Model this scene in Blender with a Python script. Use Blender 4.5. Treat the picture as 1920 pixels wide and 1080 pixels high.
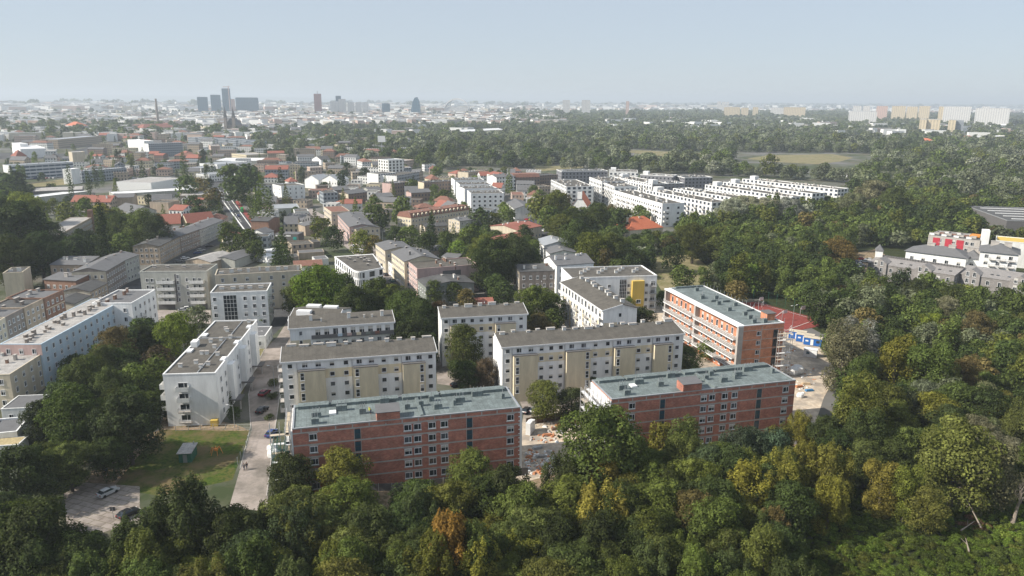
import bpy, math, random
import numpy as np
from mathutils import Matrix, Vector
for o in list(bpy.data.objects): bpy.data.objects.remove(o)
S = bpy.context.scene
C = S.collection
RAD = math.radians
rnd = random.Random(11)
NR = np.random.RandomState(5)

# ------------------------------------------------------------ camera, sky, sun, exposure
F, HOR, H, ROLL = 1400.0, 188.0, 80.0, RAD(0.39)
PIT = math.atan((540-HOR)/F)
R0 = Vector((1,0,0)); U0 = Vector((0,math.sin(PIT),math.cos(PIT))); D0 = Vector((0,math.cos(PIT),-math.sin(PIT)))
cr, sr = math.cos(ROLL), math.sin(ROLL)
RV = R0*cr+U0*sr; UV = -R0*sr+U0*cr
cam = bpy.data.cameras.new('camera'); co = bpy.data.objects.new('camera', cam); C.objects.link(co)
M = Matrix.Identity(4)
for i in range(3):
    M[i][0] = RV[i]; M[i][1] = UV[i]; M[i][2] = -D0[i]; M[i][3] = (0,0,H)[i]
co.matrix_world = M
cam.sensor_width = 36; cam.lens = 36*F/1920; cam.clip_start = 1; cam.clip_end = 90000
S.camera = co
SUN_EL, SUN_TH = RAD(37), RAD(13)
SD = Vector((-math.cos(SUN_TH)*math.cos(SUN_EL), -math.sin(SUN_TH)*math.cos(SUN_EL), math.sin(SUN_EL)))
W = bpy.data.worlds.new('World'); S.world = W; W.use_nodes = True
wn = W.node_tree.nodes; wl = W.node_tree.links
bg = wn['Background']; sky = wn.new('ShaderNodeTexSky'); sky.sky_type = 'NISHITA'; sky.sun_disc = False
sky.sun_elevation = SUN_EL; sky.sun_rotation = math.atan2(SD.x, SD.y) % (2*math.pi)
sky.altitude = 100; sky.air_density = 1.0; sky.dust_density = 0.3; sky.ozone_density = 6
hzc = wn.new('ShaderNodeMix'); hzc.data_type = 'RGBA'; hzc.inputs[0].default_value = .76          # thin high summer haze whitens the blue
hzc.inputs[7].default_value = (4.75, 5.25, 5.8, 1); wl.new(sky.outputs[0], hzc.inputs[6]); wl.new(hzc.outputs[2], bg.inputs[0]); bg.inputs[1].default_value = 0.077
sl = bpy.data.lights.new('sun', 'SUN'); sl.energy = 4.2; sl.angle = RAD(0.53); sl.color = (1, .93, .82)
so = bpy.data.objects.new('sun', sl); C.objects.link(so); so.rotation_euler = SD.to_track_quat('Z', 'Y').to_euler()
S.view_settings.view_transform = 'Standard'; S.view_settings.look = 'None'
S.view_settings.exposure = 0.74; S.view_settings.gamma = 1
cy = S.cycles
cy.max_bounces = 5; cy.diffuse_bounces = 2; cy.glossy_bounces = 2; cy.transmission_bounces = 2; cy.volume_bounces = 0
cy.transparent_max_bounces = 6; cy.caustics_reflective = False; cy.caustics_refractive = False
cy.use_denoising = True

def ray(px, py):
    x, y = px-960, 540-py
    return R0*(cr*x-sr*y)+U0*(sr*x+cr*y)+D0*F
def G(px, py, z=0.0):                                  # point of the world seen at a pixel of the photo, at height z
    d = ray(px, py); return Vector((0,0,H))+d*((z-H)/d.z)
def GD(px, py, dist):                                  # ... or at a horizontal distance
    d = ray(px, py); k = dist/math.hypot(d.x, d.y); return Vector((0,0,H))+d*k
def PX(p):
    v = Vector(p)-Vector((0,0,H)); z = v.dot(D0)
    return 960+F*v.dot(RV)/z, 540-F*v.dot(UV)/z, z

# ------------------------------------------------------------ materials
MT = {}
def mat(name, col, rough=.85, var=.18, scale=.6, metal=0, spec=.3, stain=0, bump=0, bscale=8, seam=None):
    if name in MT: return MT[name]
    m = bpy.data.materials.new(name); m.use_nodes = True; n = m.node_tree.nodes; l = m.node_tree.links
    b = n['Principled BSDF']; b.inputs['Roughness'].default_value = rough; b.inputs['Metallic'].default_value = metal
    b.inputs['Specular IOR Level'].default_value = spec
    if var > 0:
        tc = n.new('ShaderNodeTexCoord'); nz = n.new('ShaderNodeTexNoise'); nz.inputs['Scale'].default_value = scale
        nz.inputs['Detail'].default_value = 6; nz.inputs['Roughness'].default_value = .65
        mp = n.new('ShaderNodeMapping'); mp.inputs['Scale'].default_value = (1,1,.2 if stain else 1)
        l.new(tc.outputs['Object'], mp.inputs[0]); l.new(mp.outputs[0], nz.inputs[0])
        r = n.new('ShaderNodeMapRange'); r.inputs[1].default_value = .3; r.inputs[2].default_value = .7
        r.inputs[3].default_value = 1-var; r.inputs[4].default_value = 1+var*.6
        l.new(nz.outputs[0], r.inputs[0])
        mx = n.new('ShaderNodeMix'); mx.data_type = 'RGBA'; mx.blend_type = 'MULTIPLY'; mx.inputs[0].default_value = 1
        mx.inputs[6].default_value = (*col, 1)
        l.new(r.outputs[0], mx.inputs[7]); l.new(mx.outputs[2], b.inputs[0])
        if seam:                                          # laps of the roofing sheets, patches and stains
            bt = n.new('ShaderNodeTexBrick'); bt.inputs['Scale'].default_value = 1; bt.inputs['Brick Width'].default_value = seam[0]; bt.inputs['Row Height'].default_value = seam[1]; bt.inputs['Mortar Size'].default_value = seam[2]
            bt.inputs['Color1'].default_value = (1,1,1,1); bt.inputs['Color2'].default_value = (.88,.88,.88,1); bt.inputs['Mortar'].default_value = (seam[3],)*3+(1,); l.new(tc.outputs['Object'], bt.inputs[0])
            n3 = n.new('ShaderNodeTexNoise'); n3.inputs['Scale'].default_value = 2.3; n3.inputs['Detail'].default_value = 5; l.new(tc.outputs['Object'], n3.inputs[0])
            r3 = n.new('ShaderNodeMapRange'); r3.inputs[1].default_value = .35; r3.inputs[2].default_value = .7; r3.inputs[3].default_value = .8; r3.inputs[4].default_value = 1.12; l.new(n3.outputs[0], r3.inputs[0])
            m2 = n.new('ShaderNodeMix'); m2.data_type = 'RGBA'; m2.blend_type = 'MULTIPLY'; m2.inputs[0].default_value = 1; l.new(mx.outputs[2], m2.inputs[6]); l.new(bt.outputs[0], m2.inputs[7])
            m3 = n.new('ShaderNodeMix'); m3.data_type = 'RGBA'; m3.blend_type = 'MULTIPLY'; m3.inputs[0].default_value = 1; l.new(m2.outputs[2], m3.inputs[6]); l.new(r3.outputs[0], m3.inputs[7]); l.new(m3.outputs[2], b.inputs[0])
        if bump:
            n2 = n.new('ShaderNodeTexNoise'); n2.inputs['Scale'].default_value = bscale; n2.inputs['Detail'].default_value = 4
            l.new(tc.outputs['Object'], n2.inputs[0]); bp = n.new('ShaderNodeBump'); bp.inputs[0].default_value = bump
            bp.inputs[1].default_value = .3; l.new(n2.outputs[0], bp.inputs[2]); l.new(bp.outputs[0], b.inputs['Normal'])
    else: b.inputs[0].default_value = (*col, 1)
    MT[name] = m; return m
def math_node(n, l, op, a, b=None):
    k = n.new('ShaderNodeMath'); k.operation = op
    for i, v in enumerate((a, b)):
        if v is None: continue
        if isinstance(v, (int, float)): k.inputs[i].default_value = v
        else: l.new(v, k.inputs[i])
    return k.outputs[0]
def facade(name, col, glass=(.05,.06,.08), px=3.2, pz=3.0, wx=.45, wz=.5, z0=.25):
    """far facade: plaster with its rows of windows as a surface pattern in wall coordinates"""
    if name in MT: return MT[name]
    m = mat(name, col, var=.12); n = m.node_tree.nodes; l = m.node_tree.links; b = n['Principled BSDF']
    tc = n.new('ShaderNodeTexCoord'); sp = n.new('ShaderNodeSeparateXYZ'); sn = n.new('ShaderNodeSeparateXYZ')
    l.new(tc.outputs['Object'], sp.inputs[0]); l.new(tc.outputs['Normal'], sn.inputs[0])
    isx = math_node(n, l, 'GREATER_THAN', math_node(n, l, 'ABSOLUTE', sn.outputs[0]), .7)
    up = math_node(n, l, 'LESS_THAN', math_node(n, l, 'ABSOLUTE', sn.outputs[2]), .5)
    u = math_node(n, l, 'ADD', math_node(n, l, 'MULTIPLY', sp.outputs[1], isx),
                  math_node(n, l, 'MULTIPLY', sp.outputs[0], math_node(n, l, 'SUBTRACT', 1.0, isx)))
    fu = math_node(n, l, 'FRACT', math_node(n, l, 'DIVIDE', u, px)); fz = math_node(n, l, 'FRACT', math_node(n, l, 'DIVIDE', sp.outputs[2], pz))
    a1 = math_node(n, l, 'LESS_THAN', math_node(n, l, 'ABSOLUTE', math_node(n, l, 'SUBTRACT', fu, .5)), wx/2)
    a2 = math_node(n, l, 'LESS_THAN', math_node(n, l, 'ABSOLUTE', math_node(n, l, 'SUBTRACT', fz, z0+wz/2)), wz/2)
    k = math_node(n, l, 'MULTIPLY', math_node(n, l, 'MULTIPLY', a1, a2), up)
    src = b.inputs[0].links[0].from_socket
    mx = n.new('ShaderNodeMix'); mx.data_type = 'RGBA'; l.new(k, mx.inputs[0]); l.new(src, mx.inputs[6]); mx.inputs[7].default_value = (*glass, 1)
    l.new(mx.outputs[2], b.inputs[0])
    rr = n.new('ShaderNodeMapRange'); rr.inputs[3].default_value = .85; rr.inputs[4].default_value = .25; l.new(k, rr.inputs[0]); l.new(rr.outputs[0], b.inputs['Roughness'])
    return m
def brick_mat(name, c1, c2):
    m = bpy.data.materials.new(name); m.use_nodes = True; n = m.node_tree.nodes; l = m.node_tree.links; b = n['Principled BSDF']
    b.inputs['Roughness'].default_value = .9
    tc = n.new('ShaderNodeTexCoord'); mp = n.new('ShaderNodeMapping'); mp.inputs['Rotation'].default_value = (RAD(90), 0, 0)
    sp = n.new('ShaderNodeSeparateXYZ'); cb = n.new('ShaderNodeCombineXYZ'); l.new(tc.outputs['Object'], sp.inputs[0])
    l.new(math_node(n, l, 'ADD', sp.outputs[0], sp.outputs[1]), cb.inputs[0]); l.new(sp.outputs[2], cb.inputs[1])
    br = n.new('ShaderNodeTexBrick'); l.new(cb.outputs[0], br.inputs[0]); br.inputs['Scale'].default_value = 1
    br.inputs['Brick Width'].default_value = .5; br.inputs['Row Height'].default_value = .25; br.inputs['Mortar Size'].default_value = .018
    br.inputs['Color1'].default_value = (*c1, 1); br.inputs['Color2'].default_value = (*c2, 1); br.inputs['Mortar'].default_value = (.27,.21,.18,1)
    nz = n.new('ShaderNodeTexNoise'); nz.inputs['Scale'].default_value = .45; nz.inputs['Detail'].default_value = 7; nz.inputs['Roughness'].default_value = .7; l.new(cb.outputs[0], nz.inputs[0])
    r = n.new('ShaderNodeMapRange'); r.inputs[1].default_value = .3; r.inputs[2].default_value = .72; r.inputs[3].default_value = .66; r.inputs[4].default_value = 1.4; l.new(nz.outputs[0], r.inputs[0])
    mx = n.new('ShaderNodeMix'); mx.data_type = 'RGBA'; mx.blend_type = 'MULTIPLY'; mx.inputs[0].default_value = 1
    l.new(br.outputs[0], mx.inputs[6]); l.new(r.outputs[0], mx.inputs[7])
    n3 = n.new('ShaderNodeTexNoise'); n3.inputs['Scale'].default_value = 1.6; n3.inputs['Detail'].default_value = 8; l.new(cb.outputs[0], n3.inputs[0])
    r3 = n.new('ShaderNodeMapRange'); r3.inputs[1].default_value = .6; r3.inputs[2].default_value = .72; r3.inputs[4].default_value = .55; l.new(n3.outputs[0], r3.inputs[0])
    m3 = n.new('ShaderNodeMix'); m3.data_type = 'RGBA'; l.new(r3.outputs[0], m3.inputs[0]); l.new(mx.outputs[2], m3.inputs[6]); m3.inputs[7].default_value = (.33,.25,.21,1)
    l.new(m3.outputs[2], b.inputs[0]); MT[name] = m; return m
def foliage(name, inst):
    m = bpy.data.materials.new(name); m.use_nodes = True; n = m.node_tree.nodes; l = m.node_tree.links; n.remove(n['Principled BSDF'])
    out = n['Material Output']
    if inst:
        a = n.new('ShaderNodeAttribute'); a.attribute_type = 'INSTANCER'; a.attribute_name = 'tint'; base = a.outputs['Color']
    else:
        oi = n.new('ShaderNodeObjectInfo'); base = oi.outputs['Color']
    ge = n.new('ShaderNodeNewGeometry'); tc = n.new('ShaderNodeTexCoord')
    nz = n.new('ShaderNodeTexNoise'); nz.inputs['Scale'].default_value = 3.4; nz.inputs['Detail'].default_value = 4; l.new(tc.outputs['Object'], nz.inputs[0])
    r = n.new('ShaderNodeMapRange'); r.inputs[3].default_value = .7; r.inputs[4].default_value = 1.35; l.new(ge.outputs['Random Per Island'], r.inputs[0])
    r2 = n.new('ShaderNodeMapRange'); r2.inputs[1].default_value = .3; r2.inputs[2].default_value = .7; r2.inputs[1].default_value = .36; r2.inputs[2].default_value = .64; r2.inputs[3].default_value = .58; r2.inputs[4].default_value = 1.5; l.new(nz.outputs[0], r2.inputs[0])
    k = math_node(n, l, 'MULTIPLY', r.outputs[0], r2.outputs[0])
    mx = n.new('ShaderNodeMix'); mx.data_type = 'RGBA'; mx.blend_type = 'MULTIPLY'; mx.inputs[0].default_value = 1; l.new(base, mx.inputs[6]); l.new(k, mx.inputs[7])
    d = n.new('ShaderNodeBsdfDiffuse'); t = n.new('ShaderNodeBsdfTranslucent'); l.new(mx.outputs[2], d.inputs[0])
    t2 = n.new('ShaderNodeMix'); t2.data_type = 'RGBA'; t2.blend_type = 'MULTIPLY'; t2.inputs[0].default_value = 1; l.new(mx.outputs[2], t2.inputs[6]); t2.inputs[7].default_value = (1.3,1.5,.6,1); l.new(t2.outputs[2], t.inputs[0])
    g = n.new('ShaderNodeBsdfGlossy'); g.inputs['Roughness'].default_value = .65; g.inputs[0].default_value = (1,1,.9,1)
    ms = n.new('ShaderNodeMixShader'); ms.inputs[0].default_value = .25; l.new(d.outputs[0], ms.inputs[1]); l.new(t.outputs[0], ms.inputs[2])
    m2 = n.new('ShaderNodeMixShader'); m2.inputs[0].default_value = .006; l.new(ms.outputs[0], m2.inputs[1]); l.new(g.outputs[0], m2.inputs[2])
    l.new(m2.outputs[0], out.inputs[0]); MT[name] = m; return m

WHITE = mat('white_plaster', (.8,.8,.79), stain=1, var=.17)
WHITE2 = mat('dirty_white_plaster', (.66,.66,.64), stain=1, var=.22)
BEIGE = mat('beige_plaster', (.7,.61,.44), stain=1, var=.2)
CREAM = mat('cream_plaster', (.56,.49,.38), stain=1, var=.2)
PALEY = mat('pale_yellow_plaster', (.62,.55,.41), stain=1, var=.14)
TAN = mat('tan_plaster', (.42,.34,.26), stain=1, var=.3)
GREYP = mat('grey_plaster', (.42,.42,.38), stain=1, var=.22)
BROWNP = mat('brown_grey_plaster', (.27,.23,.2), stain=1, var=.3)
PINK = mat('pink_plaster', (.5,.36,.33), stain=1, var=.2)
BLUEP = mat('pale_blue_plaster', (.5,.6,.68), stain=1, var=.14)
YEL = mat('mustard_panel', (.6,.42,.1), stain=1, var=.12)
ORB = mat('orange_old_brick', (.27,.16,.115), var=.3)
GRNP = mat('grey_green_plaster', (.2,.22,.2), stain=1, var=.2)
CLAD = mat('grey_slate_cladding', (.31,.29,.28), var=.2, seam=(.6,.3,.02,.8))
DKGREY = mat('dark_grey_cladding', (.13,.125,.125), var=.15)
RBR = brick_mat('red_hollow_brick', (.36,.115,.075), (.47,.175,.11))
ORBR = brick_mat('orange_hollow_brick', (.5,.18,.085), (.6,.24,.12))
CONC = mat('concrete', (.42,.39,.36), var=.25)
FELT = mat('grey_brown_roofing_felt', (.12,.11,.095), var=.3, scale=.35, seam=(1.0,30,.05,.82))
FELTD = mat('dark_roofing_felt', (.085,.085,.085), var=.3, scale=.3)
FELTG = mat('green_grey_roofing_felt', (.18,.215,.215), var=.35, scale=.5, seam=(1.1,6,.045,.7))
FELTL = mat('pale_roofing_sheet', (.42,.4,.38), var=.3, scale=.4, seam=(1.2,9,.05,.8))
SLATE = mat('slate_grey_roof', (.14,.14,.145), var=.15)
REDT = mat('red_roof_tiles', (.29,.11,.08), var=.25, scale=1.5)
ORT = mat('orange_roof_tiles', (.5,.15,.075), var=.2, scale=1.5)
BRT = mat('brown_roof_tiles', (.22,.11,.08), var=.3, scale=1)
METAL = mat('galvanised_metal', (.45,.46,.47), rough=.45, metal=.5, var=.1)
WMET = mat('white_metal', (.75,.75,.75), rough=.5, var=.05)
GLASS = mat('window_glass', (.02,.028,.035), rough=.08, var=.5, scale=.9, spec=.6)
GLASS2 = mat('window_glass_pale', (.09,.1,.115), rough=.12, var=.5, scale=.9, spec=.6); BLIND = mat('window_blind', (.5,.48,.44), var=.2)
GLASSB = mat('blue_window_glass', (.03,.08,.11), rough=.08, var=.4, spec=.7)
FRAME = mat('white_window_frame', (.72,.72,.72), var=0)
DFRAME = mat('dark_window_frame', (.06,.06,.065), var=0)
BARK = mat('bark', (.09,.075,.06), var=.3)
DEADW = mat('bleached_dead_wood', (.3,.25,.2), var=.3)
LEAF = foliage('leaves', False); LEAFI = foliage('distant_leaves', True)

# ------------------------------------------------------------ mesh helpers
class MB:
    def __init__(s): s.v = []; s.f = []; s.m = []
    def quad(s, pts, m=0):
        i = len(s.v); s.v += [tuple(p) for p in pts]; s.f.append(tuple(range(i, i+len(pts)))); s.m.append(m)
    def box(s, x0, x1, y0, y1, z0, z1, m=0, top=None):
        i = len(s.v)
        s.v += [(x0,y0,z0),(x1,y0,z0),(x1,y1,z0),(x0,y1,z0),(x0,y0,z1),(x1,y0,z1),(x1,y1,z1),(x0,y1,z1)]
        for q in ((0,3,2,1),(0,1,5,4),(1,2,6,5),(2,3,7,6),(3,0,4,7)): s.f.append(tuple(i+k for k in q)); s.m.append(m)
        s.f.append((i+4,i+5,i+6,i+7)); s.m.append(m if top is None else top)
    def prism(s, poly, z0, z1, m=0, top=None):
        n = len(poly); i = len(s.v)
        s.v += [(p[0],p[1],z0) for p in poly]+[(p[0],p[1],z1) for p in poly]
        for k in range(n): s.f.append((i+k, i+(k+1)%n, i+n+(k+1)%n, i+n+k)); s.m.append(m)
        s.f.append(tuple(i+n+k for k in range(n))); s.m.append(m if top is None else top)
        s.f.append(tuple(i+k for k in reversed(range(n)))); s.m.append(m)
    def hull(s, A, B, m=0):                             # loft between two equal rings
        n = len(A); i = len(s.v); s.v += [tuple(p) for p in A]+[tuple(p) for p in B]
        for k in range(n): s.f.append((i+k, i+(k+1)%n, i+n+(k+1)%n, i+n+k)); s.m.append(m)
        s.f.append(tuple(i+n+k for k in range(n))); s.m.append(m); s.f.append(tuple(i+k for k in reversed(range(n)))); s.m.append(m)
    def tube(s, p, q, r0, r1=None, n=6, m=0):
        p, q = Vector(p), Vector(q); r1 = r0 if r1 is None else r1
        d = (q-p).normalized(); a = d.cross(Vector((0,0,1)) if abs(d.z) < .9 else Vector((1,0,0))).normalized(); b = d.cross(a)
        A = [p+(a*math.cos(t)+b*math.sin(t))*r0 for t in [2*math.pi*k/n for k in range(n)]]
        B = [q+(a*math.cos(t)+b*math.sin(t))*r1 for t in [2*math.pi*k/n for k in range(n)]]
        s.hull(A, B, m)
    def mesh(s, name, mats):
        me = bpy.data.meshes.new(name); me.from_pydata(s.v, [], s.f)
        mats = mats if isinstance(mats, (list, tuple)) else [mats]
        for k in mats: me.materials.append(k)
        if len(mats) > 1: me.polygons.foreach_set('material_index', s.m)
        me.update(); return me
    def build(s, name, mats, parent=None):
        return link(name, s.mesh(name, mats), parent)
def link(name, me, parent=None, loc=None, rz=0):
    o = bpy.data.objects.new(name, me); C.objects.link(o)
    if parent is not None: o.parent = parent
    if loc is not None: o.location = loc
    if rz: o.rotation_euler[2] = rz
    return o
def tag(o, label=None, cat=None, group=None, kind=None):
    if label: o['label'] = label
    if cat: o['category'] = cat
    if group: o['group'] = group
    if kind: o['kind'] = kind
    return o
def thing(name, label, cat, loc=(0,0,0), rz=0, group=None):
    o = bpy.data.objects.new(name, None); C.objects.link(o); o.location = loc; o.rotation_euler[2] = rz; o.empty_display_size = .1
    return tag(o, label, cat, group)
KIDS = {}
def copy_tree(o, parent=None, seen=None):
    c = o.copy(); C.objects.link(c)
    if parent is not None: c.parent = parent
    for ch in o.children: copy_tree(ch, c)
    return c

# ------------------------------------------------------------ ground, roads, lots
EX = []                                                 # world polygons where no tree may stand
def wpoly(pts): return [tuple(G(x, y)[:2]) for x, y in pts]
def noise_ground(name, cols, scales, rough=.95):
    m = bpy.data.materials.new(name); m.use_nodes = True; n = m.node_tree.nodes; l = m.node_tree.links; b = n['Principled BSDF']; b.inputs['Roughness'].default_value = rough
    b.inputs['Specular IOR Level'].default_value = .1
    tc = n.new('ShaderNodeTexCoord'); prev = None
    for i, (c, sc) in enumerate(zip(cols, scales)):
        if prev is None:
            k = n.new('ShaderNodeRGB'); k.outputs[0].default_value = (*c, 1); prev = k.outputs[0]; continue
        nz = n.new('ShaderNodeTexNoise'); nz.inputs['Scale'].default_value = sc; nz.inputs['Detail'].default_value = 8; nz.inputs['Roughness'].default_value = .65
        l.new(tc.outputs['Object'], nz.inputs[0])
        r = n.new('ShaderNodeMapRange'); r.inputs[1].default_value = .45; r.inputs[2].default_value = .6; l.new(nz.outputs[0], r.inputs[0])
        mx = n.new('ShaderNodeMix'); mx.data_type = 'RGBA'; l.new(r.outputs[0], mx.inputs[0]); l.new(prev, mx.inputs[6]); mx.inputs[7].default_value = (*c, 1); prev = mx.outputs[2]
    l.new(prev, b.inputs[0]); MT[name] = m; return m
gm = MB(); gm.quad([(-31000,-400,0),(31000,-400,0),(31000,31000,0),(-31000,31000,0)])
tag(gm.build('ground', noise_ground('town_ground', [(.075,.09,.045),(.13,.115,.085),(.05,.065,.03),(.16,.155,.15)], [0,.02,.045,.012])), kind='structure')
LAWN = noise_ground('lawn_grass', [(.062,.092,.014),(.1,.095,.028),(.035,.062,.011),(.13,.1,.05)], [0,.25,1.2,.12])
DRY = noise_ground('dry_grass', [(.2,.175,.09),(.12,.13,.05),(.26,.22,.13)], [0,.05,.2])
ASPH = noise_ground('asphalt', [(.075,.077,.082),(.1,.1,.1),(.055,.055,.058)], [0,.3,.06])
CROAD = noise_ground('worn_concrete_road', [(.31,.265,.235),(.24,.21,.185),(.36,.31,.28),(.17,.15,.13)], [0,.5,.15,.08])
PAVE = noise_ground('pavement_slabs', [(.31,.27,.25),(.24,.21,.195),(.35,.31,.285)], [0,.7,.2])
SLAB = noise_ground('weedy_concrete_slabs', [(.3,.26,.235),(.22,.19,.17),(.34,.3,.27)], [0,.7,.3])
def _slab():
    n = SLAB.node_tree.nodes; l = SLAB.node_tree.links; b = n['Principled BSDF']; src = b.inputs[0].links[0].from_socket; tc = n.new('ShaderNodeTexCoord'); mp = n.new('ShaderNodeMapping'); mp.inputs['Rotation'].default_value = (0,0,.35)
    bt = n.new('ShaderNodeTexBrick'); bt.inputs['Scale'].default_value = 1; bt.inputs['Brick Width'].default_value = 3; bt.inputs['Row Height'].default_value = 1.5; bt.inputs['Mortar Size'].default_value = .07; bt.offset = .3
    bt.inputs['Color1'].default_value = (1,1,1,1); bt.inputs['Color2'].default_value = (.85,.84,.82,1); bt.inputs['Mortar'].default_value = (.5,.5,.38,1); l.new(tc.outputs['Object'], mp.inputs[0]); l.new(mp.outputs[0], bt.inputs[0])
    m = n.new('ShaderNodeMix'); m.data_type = 'RGBA'; m.blend_type = 'MULTIPLY'; m.inputs[0].default_value = 1; l.new(src, m.inputs[6]); l.new(bt.outputs[0], m.inputs[7]); l.new(m.outputs[2], b.inputs[0])
_slab()
SAND = noise_ground('construction_sand', [(.55,.45,.34),(.42,.34,.26),(.62,.53,.42),(.3,.26,.22)], [0,.3,.8,.12])
DIRT = noise_ground('bare_soil', [(.24,.17,.11),(.12,.11,.06),(.3,.23,.16)], [0,.4,.9])
COURT = noise_ground('red_court_surface', [(.22,.05,.042),(.18,.045,.04),(.26,.07,.06)], [0,.4,1])
LVL = [0.004]
def sheet(name, pts, m, ex=True, world=False, z=None):
    P = pts if world else wpoly(pts)
    if z is None: LVL[0] += .004; z = LVL[0]
    b = MB(); b.quad([(p[0], p[1], z) for p in P]); o = b.build(name, m); tag(o, kind='structure')
    if ex: EX.append(P)
    return o
HAZE_D = 0.00014
def part(r, name, m, boxes, label=None):
    b = MB()
    for q in boxes: b.box(*q)
    o = b.build(name, m, r)
    if label: o['label'] = label
    return o
# ------------------------------------------------------------ building kit
WP = {}
def win_protos(w, h, mull=1, fr='w', gl='g', sill=1):
    k = (round(w,2), round(h,2), mull, fr, gl, sill)
    if k in WP: return WP[k]
    f = MB(); t = .075
    f.box(-w/2-.02, -w/2+t, -.09, .0, 0, h); f.box(w/2-t, w/2+.02, -.09, .0, 0, h)
    f.box(-w/2+t, w/2-t, -.09, .0, h-t, h+.02); f.box(-w/2+t, w/2-t, -.09, .0, -.02, t)
    if mull == 1: f.box(w*.12-.04, w*.12+.04, -.08, -.0, t, h-t)
    if mull == 2:
        f.box(-w/6-.04, -w/6+.04, -.08, 0, t, h-t); f.box(w/6-.04, w/6+.04, -.08, 0, t, h-t)
    if mull == 3: f.box(-w/2+t, w/2-t, -.08, 0, h*.5-.05, h*.5+.05)
    if sill: f.box(-w/2-.1, w/2+.1, -.17, -.0, -.09, -.022)
    fm = FRAME if fr == 'w' else DFRAME; out = []
    for v in range(4 if gl == 'g' else 1):
        p = MB(); gm_ = (GLASS, GLASS, GLASS2, GLASS)[v] if gl == 'g' else GLASSB; bz = h-t if v != 3 else h*.55
        p.box(-w/2+t, w/2-t, -.03, -.005, t, bz)
        if v == 3: p.box(-w/2+t, w/2-t, -.035, -.005, bz, h-t, 1)
        j = MB(); j.v = f.v+p.v; n = len(f.v); j.f = f.f+[tuple(i+n for i in q) for q in p.f]; j.m = [0]*len(f.f)+[1+q for q in p.m]
        out.append((f.mesh('window', fm) if v == 0 else out[0][0], p.mesh('pane', [gm_, BLIND]), j.mesh('window', [fm, gm_, BLIND])))
    WP[k] = out; return out
WR = random.Random(77)
FACE = {'f': lambda x, z, L, D: ((x, -.004, z), 0), 'r': lambda x, z, L, D: ((L+.004, x, z), math.pi/2),
        'b': lambda x, z, L, D: ((L-x, D+.004, z), math.pi), 'l': lambda x, z, L, D: ((-.004, D-x, z), -math.pi/2)}
def wins(r, face, xs, zs, w=1.4, h=1.4, near=False, off=0, **k):
    L, D = r['_L'], r['_D']; vv = win_protos(w, h, **k); n = 0
    for z in zs:
        for x in xs:
            loc, a = FACE[face](x, z, L, D)
            f, p, j = WR.choice(vv)
            if off: loc = (loc[0]+math.sin(a)*off, loc[1]-math.cos(a)*off, loc[2])
            if near: o = link('window', f, r, loc, a); link('pane', p, o)
            else: link('window', j, r, loc, a)
def lin(a, b, n): return [a+(b-a)*(i+.5)/n for i in range(n)]
def frame(a, b, dep, h):
    A = G(a[0], a[1], h); B = G(b[0], b[1], h); u = B-A; L = u.length; u /= L; v = Vector((-u.y, u.x, 0))
    D = float(dep) if isinstance(dep, (int, float)) else (G(dep[0], dep[1], h)-B).dot(v)
    return A, L, D, u, v, math.atan2(u.y, u.x)
FOOT = []
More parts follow.
